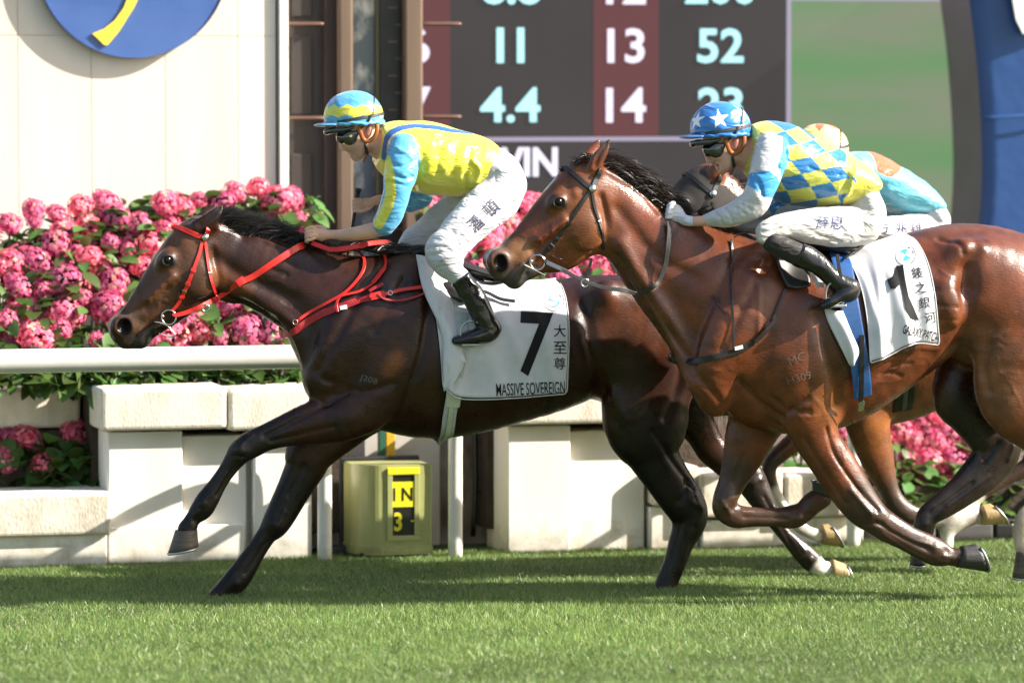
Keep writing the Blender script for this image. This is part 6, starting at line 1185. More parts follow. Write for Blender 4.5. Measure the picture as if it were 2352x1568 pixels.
    def cap(a, h, V):
        n = len(a); C = np.tile(np.array((.015, .17, .50)), (n, 1))
        if V is None or n < 500: return C
        for (sx, sy, yy, ra) in ((870, 370, -.10, .047), (300, 400, -.045, .044), (1340, 270, -.065, .044)):
            q = P(*d4(sx, sy), Yc+yy); t = np.array([RIGHT.x, RIGHT.y, 0])
            if sx < 500: t = np.array([.25, -.97, 0])
            if sx > 1200: t = np.array([.55, .83, 0])
            dx = (V-np.array(list(q)))@t; dz = V[:, 2]-q.z; r = np.hypot(dx, dz); an = np.arctan2(dz, dx)-R(98); k = (an+math.pi/5) % (2*math.pi/5)-math.pi/5
            lim = ra*math.cos(R(72))/np.cos(np.abs(k)-R(72)) if False else ra*.40/np.maximum(.05, np.cos(math.pi/5-np.abs(k))*.40+np.sin(np.abs(k))*1.02/ math.tan(R(36))*.40+1e-6)
            lim = ra*.382*math.sin(math.pi/5)/np.maximum(1e-4, .382*np.sin(math.pi/5-np.abs(k))+np.sin(np.abs(k)))
            C[(r < lim) & (dx > -.06) & (np.abs((V-np.array(list(q)))@np.cross(t, [0, 0, 1])) < .06)] = (.85, .84, .86)
        return C
    helmet(j, hf, Yc, cap); goggles(j, hf, Yc, False); harness(j, hf, Yc)
    return j, boo
J2, BOO2 = jockey2()

# ---- third jockey, seen from behind the second one
def jockey3():
    Yc = Y3; j = thing('person', 'third jockey in pale blue and orange silks with a cream cap', 'jockey', P(2060, 640, Yc)); hf = head_template((1917, 372), .96)
    tor = [st(d5, q[:4], Yc, 1)[:4]+(q[4],) for q in [(860, 345, 860, 520, .10), (960, 332, 930, 640, .16), (1080, 352, 1000, 740, .18), (1220, 425, 1100, 810, .18), (1380, 522, 1230, 870, .175), (1520, 625, 1400, 890, .165), (1610, 745, 1540, 860, .145)]]
    nsl = [ctr(d5, x, y, r, Yc+Y, r*.0006*.85) for x, y, r, Y in [(930, 480, 110, -.15), (870, 640, 95, -.20), (800, 800, 80, -.21), (700, 860, 60, -.17)]]
    pel = [ctr(d5, 1530, 850, 130, Yc, .15), ctr(d5, 1560, 930, 135, Yc, .165), ctr(d5, 1520, 990, 130, Yc, .165)]
    thi = [ctr(d5, 1450, 985, 120, Yc-.12, .075), ctr(d5, 1300, 990, 110, Yc-.18, .07), ctr(d5, 1150, 1000, 105, Yc-.23, .065), ctr(d5, 980, 1020, 95, Yc-.26, .06), ctr(d5, 880, 1060, 85, Yc-.28, .055)]
    boo = [ctr(d5, 900, 1100, 75, Yc-.29, .045), ctr(d5, 980, 1200, 70, Yc-.30, .043), ctr(d5, 1080, 1320, 60, Yc-.31, .04), ctr(d5, 1160, 1400, 60, Yc-.32, .038), ctr(d5, 1050, 1450, 45, Yc-.32, .038)]
    B = Body(.005); add_head(B, hf, Yc); sh = lambda L, f: [(x, y, z, r*f, w_*f) for x, y, z, r, w_ in L]
    B.chain(sh(tor, .80), .03); B.chain(sh(pel, .78), .03)
    for L in (nsl, mir(nsl, Yc)): B.chain(sh(L, .7), .02)
    for L in (thi, mir(thi, Yc)): B.chain(sh(L, .72), .03)
    for L in (boo, mir(boo, Yc)): B.chain(sh(L, .8), .03)
    for sg in (-1, 1): B.chain([ctr(d5, 700, 860, 40, Yc+sg*.17, .025), ctr(d5, 520, 880, 36, Yc+sg*.10, .023), ctr(d5, 400, 880, 40, Yc+sg*.06, .028)], .02)
    garment('body', B, M_SKIN, j, lambda V: skin_paint(V, (.45, .24, .17)), attr='skin', it=1)
    B = Body(.006); B.chain(tor, .03)
    for L in (nsl, mir(nsl, Yc)): B.chain(L, .02)
    def col(V):
        C = np.tile(np.array((.16, .55, .68)), (len(V), 1)); a, b = P(*d5(1060, 420), Yc), P(*d5(1150, 470), Yc)
        m = (V[:, 0] > P(*d5(985, 400), Yc).x) & (V[:, 0] < P(*d5(1270, 400), Yc).x) & (V[:, 2] > P(*d5(1100, 515), Yc-.15).z-.02*np.sin(V[:, 0]*30)); C[m] = (.72, .13, .045); return C
    garment('jersey', B, M_SATIN, j, col, it=2, wr=(.003, (22, 18, 36), 9))
    B = Body(.006); B.chain(pel, .03)
    for L in (thi, mir(thi, Yc)): B.chain(L, .03)
    o, V, Q = garment('breeches', B, M_BREECH, j, WHT, it=2, wr=(.0014, (24, 24, 40), 8)); bv = bvh_of(V, Q)
    M_INK = pm('violet_ink', (0.04, 0.03, 0.13), 0.6)
    for (ch, x, y) in (('方', 1150, 985), ('兆', 1300, 985), ('雄', 1430, 990)): lettering('lettering', ch, surf_place(bv, *d5(x, y), Yc-.2, 0), .052, M_INK, j, grid=.008, thick=.0025)
    boot_pair(j, boo, Yc, None)
    def cap(a, h, V):
        C = np.tile(np.array((.74, .66, .25)), (len(a), 1)); m = (h > .70+.26*np.abs(np.sin(a*2.5))) ; C[m] = (.78, .12, .03); return C
    helmet(j, hf, Yc, cap); goggles(j, hf, Yc, False); harness(j, hf, Yc)
    return j
J3 = jockey3()
# ------------------------------------------------------------------ tack
M_RED = pm('red_leather', (0.62, 0.022, 0.016), 0.38, (0.52, 0.018, 0.014), ns=30, bump=0.12, bs=200, bdist=.001)
M_RED2 = pm('red_webbing', (0.36, 0.012, 0.016), 0.5, (0.30, 0.01, 0.013), ns=40, bump=0.3, bs=400, bdist=.001)
M_KLEA = pm('black_leather', (0.013, 0.012, 0.012), 0.3, (0.022, 0.02, 0.02), ns=25, bump=0.15, bs=180, bdist=.001, spec=.4)
M_STEEL = pm('polished_steel', (0.62, 0.61, 0.60), 0.22, metal=1.0)
M_RUBBER = pm('rein_rubber', (0.022, 0.021, 0.021), 0.55, bump=.4, bs=300, bdist=.001)
M_CLOTH = pm('saddle_cloth_linen', (0.60, 0.60, 0.63), 0.7, (0.50, 0.50, 0.52), ns=7, bump=.15, bs=300, bdist=.001)
M_INKK = pm('black_print', (0.010, 0.010, 0.011), 0.7, spec=.2); M_LOGOB = pm('light_blue_print', (0.03, 0.36, 0.74), 0.6)
def surf(H, fn, pts, off, Yd): r = [cam_hit(H['bvh'], *fn(x, y), off, Yd) for x, y in pts]; return [a for a, b in r], [b for a, b in r]
def mirr(pts, nr, Yc): return [Vector((p.x, 2*Yc-p.y, p.z)) for p in pts], [Vector((n.x, -n.y, n.z)) for n in nr]
def sstrap(name, H, fn, pts, width, mat, parent, Yc, off=.004, thick=.004, mirror=True, tip=False, n=5):
    p, nr = surf(H, fn, pts, off, Yc); o = strap(name, p, nr, width, thick, mat, parent, n=n, tip=tip)
    if mirror: p, nr = mirr(p, nr, Yc); strap(name, p, nr, width, thick, mat, parent, n=n)
    return p, nr
def chest_strap(name, H, fn, pts, width, mat, parent, Yc, off):
    p, nr = surf(H, fn, pts, off, Yc); q, qn = mirr(p, nr, Yc); h = H['bvh'].ray_cast(Vector((p[0].x-.16, Yc, p[0].z-.015)), Vector((1, 0, 0)))[0]
    mid = Vector((h.x-off, Yc, h.z)) if h and abs(h.x-p[0].x) < .15 else (p[0]+q[0])/2+Vector((-.03, 0, 0)); k1 = p[0].lerp(mid, .55)+Vector((-.012, 0, 0)); k2 = Vector((k1.x, 2*Yc-k1.y, k1.z))
    strap(name, p[::-1]+[k1, mid, k2]+q, nr[::-1]+[Vector((-.7, -.7, 0)), Vector((-1, 0, 0)), Vector((-.7, .7, 0))]+qn, width, .004, mat, parent, n=5)
def ringo(name, c, r, tr, mat, parent, nrm=(0, -1, 0), sx=1.0):
    nrm = Vector(nrm).normalized(); u = nrm.cross(Vector((0, 0, 1))).normalized(); v = nrm.cross(u)
    return tube(name, [Vector(c)+u*math.cos(a)*r*sx+v*math.sin(a)*r for a in np.linspace(0, 2*math.pi, 17)], tr, mat, parent, seg=8, n=2, cap=False)
def stud(name, c, nrm, r, mat, parent):
    bm = bmesh.new(); bmesh.ops.create_uvsphere(bm, u_segments=18, v_segments=12, radius=r); q = Vector(nrm).to_track_quat('Z', 'Y').to_matrix()
    for v in bm.verts: v.co = q @ Vector((v.co.x, v.co.y, v.co.z*.6))+Vector(c)
    return new_obj(name, bm_mesh(name, bm, True), mat, parent)
def keeper(H, fn, x, y, tx, ty, w_, l_, mat, parent, Yc, off=.006):
    s = math.hypot(tx, ty); a = [(x-tx/s*l_/2, y-ty/s*l_/2), (x, y), (x+tx/s*l_/2, y+ty/s*l_/2)]; p, nr = surf(H, fn, a, off, Yc); strap('keeper', p, nr, w_, .005, mat, parent, n=2)

def bridle(H, fn, Yc, label, mat, brow, head, cheek, throat, ros, ring, wb, wc, wt, silver_head=False):
    t = thing('bridle', label, 'bridle', cam_hit(H['bvh'], *fn(*ros), 0, Yc)[0])
    p, nr = surf(H, fn, brow, .006, Yc); p = p+[]; q, qn = mirr(p, nr, Yc)
    mid = (p[0]+q[0])/2+Vector((-.003, 0, .002)); strap('browband', p[::-1]+[mid]+q, nr[::-1]+[Vector((-1, 0, .5))]+qn, wb, .007, mat, t, n=5)
    p, nr = surf(H, fn, head, .007, Yc); q, qn = mirr(p, nr, Yc); top = (p[-1]+q[-1])/2+Vector((0, 0, .02)); strap('headpiece', p+[top]+q[::-1], nr+[Vector((0, 0, 1))]+qn[::-1], wb*1.05, .005, M_STEELSTRAP if silver_head else mat, t, n=5)
    sstrap('cheekpiece', H, fn, cheek, wc, mat, t, Yc, off=.005); sstrap('throatlatch', H, fn, throat, wt, mat, t, Yc, off=.006)
    for k in (2, 3, 4):
        (x, y), (x2, y2) = cheek[k], cheek[k+1]; keeper(H, fn, (x+x2)/2, (y+y2)/2, x2-x, y2-y, wc*1.5, 26, mat, t, Yc, .008)
    k = len(cheek)-3; (x, y), (x2, y2) = cheek[k], cheek[k+1]; keeper(H, fn, x, y, x2-x, y2-y, wc*1.35, 12, M_STEEL, t, Yc, .009); x, y = throat[2]; keeper(H, fn, x, y, throat[3][0]-x, throat[3][1]-y, wt*1.4, 12, M_STEEL, t, Yc, .009)
    c, nn = cam_hit(H['bvh'], *fn(*ros), .012, Yc); stud('rosette', c, nn, .0185, M_STEEL, t); stud('rosette', Vector((c.x, 2*Yc-c.y, c.z)), (nn.x, -nn.y, nn.z), .0185, M_STEEL, t)
    c = P(*fn(*ring), Yc-.078); ringo('bit_ring', c, .033, .0042, M_STEEL, t, (-.2, -1, 0)); ringo('bit_ring', Vector((c.x, 2*Yc-c.y, c.z)), .033, .0042, M_STEEL, t, (-.2, 1, 0))
    tube('bit', [c+Vector((-.028, -.004, .004)), Vector((c.x-.03, Yc, c.z+.004)), Vector((c.x-.028, 2*Yc-c.y+.004, c.z+.004))], .007, M_STEEL, t, seg=8)
    return t, c
M_STEELSTRAP = pm('shiny_black_leather', (0.03, 0.03, 0.032), 0.12, spec=1.0, coat=1.0, croug=.08)
b1, ringc = bridle(H1, c1, 0.0, 'bright red leather bridle and reins on the leading dark horse', M_RED, [(765, 352), (800, 358), (850, 376), (920, 402), (990, 430), (1045, 443)], [(1048, 440), (1066, 400), (1075, 365)],
           [(1024, 480), (1002, 580), (968, 680), (922, 800), (872, 920), (812, 1030), (757, 1098)], [(1050, 480), (1064, 600), (1088, 760), (1118, 880), (1150, 960)], (1048, 445), (728, 1160), .0225, .0165, .0140)
tube('throat_end', [P(*c1(1150, 960), -.07), P(*c1(1180, 1025), -.05), P(*c1(1225, 1042), -.01), P(*c1(1260, 1022), .03)], .0045, M_RED, b1, seg=8)
for q in ([(600, 1200), (660, 1212), (720, 1240), (775, 1300), (782, 1325), (730, 1335), (640, 1300)],): tube('bit_lever', [P(*c1(x, y), -.075) for x, y in q], .0032, M_STEEL, b1, seg=8)
def rein(H, fn, free, on, Yc, w0, w1, mat, parent, name='rein', off=.012):
    """free: (x, y, dy) points clear of the horse; on: points lying against it"""
    pts = [P(*fn(x, y), Yc+dy) for x, y, dy in free]; nn = [Vector((0, -1, .1))]*len(pts)
    for x, y in on:
        p, n = cam_hit(H['bvh'], *fn(x, y), off, Yc); pts.append(p); nn.append(n*.5+Vector((0, -1, 0)))
    ww = list(np.linspace(w0, w1, len(pts))); return strap(name, pts, nn, ww, .004, mat, parent, n=6)
rein(H1, c1, [(765, 1125, -.085), (800, 1140, -.087), (920, 1105, -.09), (1040, 1050, -.092)], [(1180, 970), (1370, 852)], 0, .018, .024, M_RED, b1)
rein(H1, c1, [], [(1360, 858), (1480, 790), (1600, 712), (1750, 625), (1880, 555), (1985, 500)], 0, .026, .033, M_RED, b1, off=.016)
p = P(*c1(1370, 852), 0); keeper(H1, c1, 1375, 850, 330, -200, .036, 60, M_RED, b1, 0, .020)
strap('rein', [P(*d1(x, y), Y) for x, y, Y in [(330, 605, -.07), (420, 640, -.10), (500, 664, -.13), (600, 660, -.15), (740, 635, -.15), (860, 610, -.12), (980, 598, -.04), (1040, 596, .05)]], [Vector((0, -.8, .5))]*8, .024, .005, M_RED, b1, n=5)
ringo('stopper_ring', P(*c1(1060, 1075), -.095), .016, .0035, M_STEEL, b1)
# breastplate
bp1 = thing('breastplate', 'red webbing breastplate with buckled straps across the leading horse chest', 'breastplate', cam_hit(H1['bvh'], *d8(680, 810), 0, 0)[0])
chest_strap('chest_band', H1, d8, [(60, 1150), (160, 1080), (300, 985), (500, 880), (680, 815), (850, 750), (1050, 690), (1180, 660)], .033, M_RED2, bp1, 0, .006)
sstrap('shoulder_strap', H1, d8, [(10, 1150), (110, 1010), (300, 870), (550, 740), (800, 600), (970, 430), (1062, 280), (1068, 160), (1030, 60), (970, 0)], .0135, M_RED, bp1, 0, off=.012, mirror=False)
sstrap('shoulder_strap', H1, d8, [(705, 870), (690, 770), (720, 680), (800, 635), (980, 585), (1130, 530), (1200, 480), (1260, 410), (1340, 300), (1378, 200), (1340, 80), (1240, 0)], .0115, M_RED, bp1, 0, off=.013, mirror=False)
sstrap('buckle_strap', H1, d8, [(1200, 480), (1260, 410), (1320, 330), (1365, 275)], .020, M_RED, bp1, 0, off=.016, mirror=False, n=3)
sstrap('girth_strap', H1, d8, [(1150, 665), (1280, 635), (1420, 608), (1560, 580), (1760, 548), (1900, 525), (2100, 495)], .0165, M_RED, bp1, 0, off=.018)
sstrap('buckle_strap', H1, d8, [(1160, 665), (1220, 650), (1290, 635), (1350, 625)], .034, M_RED, bp1, 0, off=.016, mirror=False, n=3)
sstrap('strap_end', H1, d8, [(1150, 600), (1210, 560), (1270, 525), (1325, 492)], .016, M_RED2, bp1, 0, off=.022, mirror=False, n=3)
sstrap('strap_end', H1, d8, [(1250, 630), (1330, 690), (1450, 715), (1600, 715), (1760, 675), (1910, 618)], .009, M_RED2, bp1, 0, off=.022, mirror=False, tip=True)
sstrap('label', H1, d8, [(738, 818), (780, 806), (826, 795)], .020, M_WSHIRT, bp1, 0, off=.011, mirror=False, n=2)
for (x, y) in ((1415, 612), (100, 1005)): p, nn = cam_hit(H1['bvh'], *d8(x, y), .02, 0); ringo('buckle', p, .011, .002, M_STEEL, bp1, nn)
M_BRAND = pm('freeze_brand', (0.12, 0.105, 0.10), 0.7)
lettering('brand_mark', 'J208', surf_place(H1['bvh'], *c8(1370, 108), -.2, R(-17)), .034, M_BRAND, horse1, bold=-.005, xs=1.25, grid=.012, thick=.001)
lettering('brand_mark', 'MC', surf_place(H2d['bvh'], *c6(925, 760), Y2-.2, R(22)), .040, pm('grey_brand', (0.125, 0.072, 0.05), 0.6), horse2, xs=1.0, grid=.012, thick=.0015)
lettering('brand_mark', 'H309', surf_place(H2d['bvh'], *c6(938, 880), Y2-.2, R(16)), .034, bpy.data.materials['grey_brand'], horse2, xs=1.1, grid=.012, thick=.0015)

# ---- saddle cloths
def saddle_cloth(H, fn, Yc, label, top, bottom, name='saddle_cloth', ns=60, ntt=46, off=.014, folds=(), Ysurf=-.30, flare=0.0, seed=0, clip=None):
    """cloth hung over the back: top and bottom hem lines (picture points at equal parameter), draped on the horse"""
    tp = catmull([list(P(*fn(x, y), Yc+Ysurf*.3)) for x, y in top], 12); bt = catmull([list(P(*fn(x, y), Yc+Ysurf)) for x, y in bottom], 12)
    bv = H['bvh']; V = []; rgn = np.random.default_rng(seed)
    def at(q, s): f = s*(len(q)-1); i = min(int(f), len(q)-2); return Vector(q[i]).lerp(Vector(q[i+1]), f-i)
    rows = []
    for i in range(ns+1):
        s = i/ns; a, b = at(tp, s), at(bt, s); col = []; ymin = Yc
        h, n, k, d = bv.ray_cast(Vector((a.x, Yc, 4)), Vector((0, 0, -1))); zt_ = (h.z if h else a.z)+.012
        for j in range(ntt+1):
            t = j/ntt; f = t**1.0; x = a.x+(b.x-a.x)*f; z = zt_+(b.z-zt_)*(1-math.cos(t*math.pi*.5))**.55 if False else zt_+(b.z-zt_)*t**1.7
            h, n, k, d = bv.ray_cast(Vector((x, Yc-1.2, z)), Vector((0, 1, 0))); y = h.y if h and h.y < Yc else Yc
            if j == 0: y = Yc
            ymin = min(ymin, y); y = min(y, ymin+.02*(1 if t < .5 else .0)); y = min(y, ymin) if t > .5 else y
            w_ = sum(am*math.exp(-(((s-fs)-sl*(t-.5))/wd)**2)*min(1, t*2.5) for fs, sl, wd, am in folds)
            w_ += .0025*t*math.sin(s*31+4*t+seed)+.002*t*math.sin(s*17-9*t)
            col.append(Vector((x, y-off-w_-flare*t*t, z)))
        rows.append(col)
    for c in rows:
        full = [Vector((p.x, 2*Yc-p.y, p.z)) for p in c[:0:-1]]+c; V += full
    m = 2*ntt+1; Q = [[i*m+j, i*m+j+1, (i+1)*m+j+1, (i+1)*m+j] for i in range(ns) for j in range(m-1)]
    Vn = smooth_np(np.array([list(v) for v in V]), np.array(Q), 2); Nn = normals_np(Vn, np.array(Q))
    t = thing(name, label, 'saddle cloth', Vector(Vn.mean(0)))
    me = mesh_np('cloth', Vn, np.array(Q)); o = new_obj('cloth', me, M_CLOTH, t); sm = o.modifiers.new('thickness', 'SOLIDIFY'); sm.thickness = .003; sm.offset = 1
    tri = BVHTree.FromPolygons([tuple(v) for v in Vn], [tuple(q) for q in Q])
    # hem tape along the lower edge and both ends
    edge = [rows[0][j] for j in range(ntt//8, ntt)]+[rows[i][ntt] for i in range(ns)]+[rows[ns][j] for j in range(ntt, ntt//8, -1)]
    tube('hem', [p+Vector((0, -.003, 0)) for p in edge[::2]], .0028, M_CLOTH, t, seg=6, n=2)
    return t, tri
def roundel(bv, u, v, Yd, parent, r, rot=0.0, skew=1.0, squeeze=1.0):
    pl = surf_place(bv, u, v, Yd, rot, .004); 
    def sheet(name, polys, mat, th):
        bm = bmesh.new()
        for poly in polys:
            vs = []
            for x, y in poly: p, n = pl(x*squeeze, y); vs.append(bm.verts.new(p+n*th))
            try: bm.faces.new(vs)
            except ValueError: pass
        me = bpy.data.meshes.new(name); bm.to_mesh(me); bm.free(); return new_obj(name, me, mat, parent)
    def ringp(r0, r1, n=40): return [[(math.cos(a)*r0, math.sin(a)*r0), (math.cos(b)*r0, math.sin(b)*r0), (math.cos(b)*r1, math.sin(b)*r1), (math.cos(a)*r1, math.sin(a)*r1)] for a, b in ((2*math.pi*k/n, 2*math.pi*(k+1)/n) for k in range(n))]
    sheet('emblem_ring', ringp(r*.955, r), M_INKK, .001); sheet('emblem_ring', ringp(r*.56, r*.60), pm('grey_print', (.25, .26, .30), .6) if 'grey_print' not in bpy.data.materials else bpy.data.materials['grey_print'], .001)
    def quad(a0): return [[(0, 0)]+[(math.cos(a)*r*.56, math.sin(a)*r*.56) for a in np.linspace(a0, a0+math.pi/2, 9)]]
    sheet('emblem_field', quad(math.pi/2)+quad(-math.pi/2), M_LOGOB, .0012)
    for ch, a in (('B', 135), ('M', 90), ('W', 45)):
        x, y = math.cos(R(a))*r*.77, math.sin(R(a))*r*.77; ca, sa = math.cos(R(a-90)), math.sin(R(a-90))
        lettering('letter', ch, (lambda xx, yy, x=x, y=y, ca=ca, sa=sa: pl((x+xx*ca-yy*sa)*squeeze, y+xx*sa+yy*ca)), r*.24, M_INKK, parent, bold=.02, thick=.001)
cl1, cb1 = saddle_cloth(H1, F, 0.0, 'white saddle cloth numbered 7 on the leading horse', [(962, 592), (1060, 600), (1180, 640), (1290, 648)], [(1018, 888), (1060, 915), (1180, 913), (1302, 903)], folds=[(.10, .1, .05, .010), (.22, -.15, .03, .008), (.36, .5, .035, .007), (.47, -.4, .03, .006), (.58, .35, .03, .007), (.70, -.3, .035, .006), (.80, .25, .025, .006), (.90, -.15, .025, .006)], seed=1)
lettering('number', '7', surf_place(cb1, *c3(1118, 828), -.3, R(-3), .004), .298, M_INKK, cl1, bold=.02, width=.150, grid=.014, thick=.001)
for (ch, x, y) in (('大', 1288, 735), ('至', 1290, 852), ('尊', 1288, 962)): lettering('lettering', ch, surf_place(cb1, *c3(x, y), -.3, 0, .004), .056, M_INKK, cl1, bold=.004, grid=.012, thick=.001)
lettering('lettering', 'MASSIVE SOVEREIGN', surf_place(cb1, *c3(1085, 1138), -.3, R(2.0), .005), .058, M_INKK, cl1, bold=.006, width=.318, grid=.012, thick=.001)
roundel(cb1, *c3(1248, 528), -.3, cl1, .0475, R(-6), squeeze=.98)
# front fold of the cloth hanging over the girth, mud streaked
M_MUD = pm('muddy_linen', (0.60, 0.59, 0.61), 0.75, (0.36, 0.30, 0.26), ns=9, nd=6, stretch=(3, 1, .7), lo=.52, hi=.85, bump=.15, bs=200, bdist=.001)
def free_sheet(name, rows, mat, parent, thick=.004, wave=.006, seed=0, n=5):
    """hanging cloth from rows of points"""
    g = [catmull([list(p) for p in r], n) for r in rows]; k = len(g[0]); G = catmull(np.array(g).reshape(len(g), -1), n).reshape(-1, k, 3); a, b = G.shape[:2]
    ii, jj = np.meshgrid(np.arange(a), np.arange(b), indexing='ij'); G[:, :, 1] += wave*np.sin(jj/b*9+ii/a*3+seed)*(ii/a)
    Q = [[i*b+j, i*b+j+1, (i+1)*b+j+1, (i+1)*b+j] for i in range(a-1) for j in range(b-1)]
    o = new_obj(name, mesh_np(name, G.reshape(-1, 3), np.array(Q)), mat, parent); s = o.modifiers.new('thickness', 'SOLIDIFY'); s.thickness = thick; s.offset = 0; return o
S = lambda H, fn, x, y, off, Yd: cam_hit(H['bvh'], *fn(x, y), off, Yd)[0]
free_sheet('front_fold', [[S(H1, c3, 285, 205, .02, -.1), S(H1, c3, 340, 215, .03, -.1), S(H1, c3, 430, 300, .03, -.1)], [S(H1, c3, 325, 470, .022, -.2), S(H1, c3, 400, 470, .04, -.2), S(H1, c3, 510, 480, .03, -.2)], [S(H1, c3, 455, 750, .022, -.25), S(H1, c3, 520, 780, .045, -.25), S(H1, c3, 610, 920, .035, -.25)], [S(H1, c3, 465, 980, .022, -.25), S(H1, c3, 530, 980, .045, -.25), S(H1, c3, 610, 960, .038, -.25)], [S(H1, c3, 472, 1145, .022, -.25), S(H1, c3, 510, 1115, .04, -.25), S(H1, c3, 560, 1060, .038, -.25)]], M_MUD, cl1, seed=2)
# ---- saddles
def saddle(H, fn, Yc, label, flap, seat, girth, gw, gmat, extra, boots, lean=0.0):
    t = thing('racing_saddle', label, 'saddle', H['bvh'].ray_cast(Vector((P(*fn(*seat[0]), Yc).x, Yc, 4)), Vector((0, 0, -1)))[0])
    for sg in (1, -1):
        rows = [[cam_hit(H['bvh'], *fn(x, y), .030, Yc)[0] for x, y in row] for row in flap]
        if sg < 0: rows = [[Vector((p.x, 2*Yc-p.y, p.z)) for p in row] for row in rows]
        free_sheet('flap', rows, M_KLEA, t, thick=.010, wave=0)
        p, nr = surf(H, fn, girth, .026, Yc)
        if sg < 0: p, nr = mirr(p, nr, Yc)
        strap('girth', p, nr, gw, .006, gmat, t, n=5)
    pts = []
    for x, y in seat:
        X = P(*fn(x, y), Yc).x; h = H['bvh'].ray_cast(Vector((X, Yc, 4)), Vector((0, 0, -1)))[0]; pts.append(h+Vector((0, 0, .03)))
    tube('seat', [q for q in pts], [.03, .045, .05, .05, .035][:len(pts)], M_KLEA, t, seg=16, n=4, flat=(1, 2.4, .55))
    # stirrups hung on leathers at the boots
    for sg in (1, -1):
        b = boots[-3]; c = Vector((b[0], b[1] if sg > 0 else 2*Yc-b[1], b[2])); topp = Vector((c.x+lean-.02, Yc-sg*.33, c.z+.19))
        strap('stirrup_leather', [topp, topp.lerp(c, .5)+Vector((0, -sg*.02, 0)), c+Vector((-.005, -sg*.028, .065))], [Vector((0, -sg, .1))]*3, .016, .004, M_KLEA, t, n=4)
        arc = [c+Vector((-.045+.0*k, 0, -.028)) for k in range(0)]
        up = [(-.052, -.030), (-.056, .01), (-.045, .050), (-.01, .070), (.03, .058), (.040, .02), (.036, -.025)]
        tube('stirrup', [c+Vector((-.02+x, -sg*.012, z)) for x, z in up]+[c+Vector((-.02-.052, -sg*.012, -.030))], .005, M_ALU, t, seg=8, n=3)
        rbox('tread', c+Vector((-.074, -.03, -.046)), c+Vector((.018, .03, -.034)), M_ALU, t, bev=.004)
    for (nm, pp, wd, mt, of) in extra: sstrap(nm, H, fn, pp, wd, mt, t, Yc, off=of)
    return t
M_GREYG = pm('grey_elastic', (0.42, 0.45, 0.47), 0.7, (0.36, 0.39, 0.41), ns=60, bump=.4, bs=500, bdist=.001); M_PALE = pm('pale_leather', (0.47, 0.50, 0.38), 0.5, (0.40, 0.43, 0.33), ns=20); M_BGIRTH = pm('blue_girth', (0.018, 0.085, 0.26), 0.5, (0.014, 0.07, 0.22), ns=20, bump=.2, bs=200, bdist=.001)
sd1 = saddle(H1, c3, 0.0, 'small black racing saddle and grey girth on the leading horse', [[(425, 330), (520, 305), (640, 375)], [(445, 420), (560, 440), (690, 440)], [(490, 490), (570, 530), (660, 520)], [(530, 520), (580, 555), (630, 560)]], [(400, 250), (520, 320), (700, 380), (830, 400), (900, 405)],
       [(590, 620), (590, 780), (585, 900), (560, 1050), (535, 1180), (515, 1300), (498, 1420), (480, 1500)], .062, M_GREYG,
       [('girth_buckle', [(540, 1120), (538, 1180), (530, 1240)], .068, M_PALE, .036), ('girth_strap', [(530, 1200), (515, 1320), (495, 1430), (475, 1500)], .022, M_PALE, .034), ('point_strap', [(640, 470), (760, 500), (860, 545), (965, 562)], .019, M_KLEA, .034), ('surcingle', [(740, 420), (800, 428), (880, 420)], .02, M_KLEA, .03)], BOO1)
# ---- second horse tack
b2, ring2 = bridle(H2d, c4, Y2, 'black leather bridle and reins on the second bay horse', M_KLEA, [(778, 392), (810, 388), (860, 420), (930, 480), (1000, 540), (1045, 568)], [(1052, 560), (1085, 480), (1120, 400)],
           [(1020, 600), (962, 690), (882, 810), (785, 950), (695, 1070), (640, 1130), (590, 1185)], [(1042, 590), (1066, 730), (1108, 860), (1138, 980), (1150, 1110)], (1045, 570), (560, 1228), .0225, .0165, .0130, True)
rein(H2d, c4, [(620, 1215, -.09), (700, 1260, -.10), (820, 1315, -.11), (970, 1392, -.12), (1100, 1440, -.125), (1200, 1462, -.13), (1350, 1482, -.13)], [(1480, 1485), (1580, 1455), (1650, 1385), (1700, 1250), (1722, 1100), (1730, 960), (1725, 880)], Y2, .016, .022, M_RUBBER, b2, off=.020)
strap('rein_tab', [P(*c4(x, y), Y2-.105) for x, y in [(640, 1228), (730, 1268), (830, 1315)]], [Vector((0, -1, .3))]*3, .021, .006, M_STEELSTRAP, b2, n=3)
ringo('stopper_ring', P(*c4(985, 1412), Y2-.12), .017, .0035, M_STEEL, b2); strap('hanging_tab', [P(*c4(x, y), Y2-.10) for x, y in [(985, 1380), (1010, 1310), (1035, 1240), (1040, 1190)]], [Vector((0, -1, 0))]*4, .013, .004, M_KLEA, b2, n=3)
tube('bit_lever', [P(*c4(x, y), Y2-.078) for x, y in [(430, 1245), (500, 1280), (570, 1315), (635, 1350)]], .0042, M_STEEL, b2, seg=8)
bp2 = thing('breastplate', 'black leather breastplate straps on the second bay horse', 'breastplate', cam_hit(H2d['bvh'], *c6(530, 700), 0, Y2)[0])
chest_strap('chest_band', H2d, c6, [(240, 777), (300, 773), (380, 755), (460, 735), (560, 705), (650, 655)], .027, M_KLEA, bp2, Y2, .007)
sstrap('girth_strap', H2d, c6, [(640, 660), (710, 600), (770, 510), (810, 410), (850, 320), (900, 240), (960, 185)], .0115, M_KLEA, bp2, Y2, off=.014)
sstrap('shoulder_strap', H2d, c6, [(508, 20), (508, 130), (510, 250), (514, 400), (520, 560), (526, 700)], .0115, M_KLEA, bp2, Y2, off=.012)
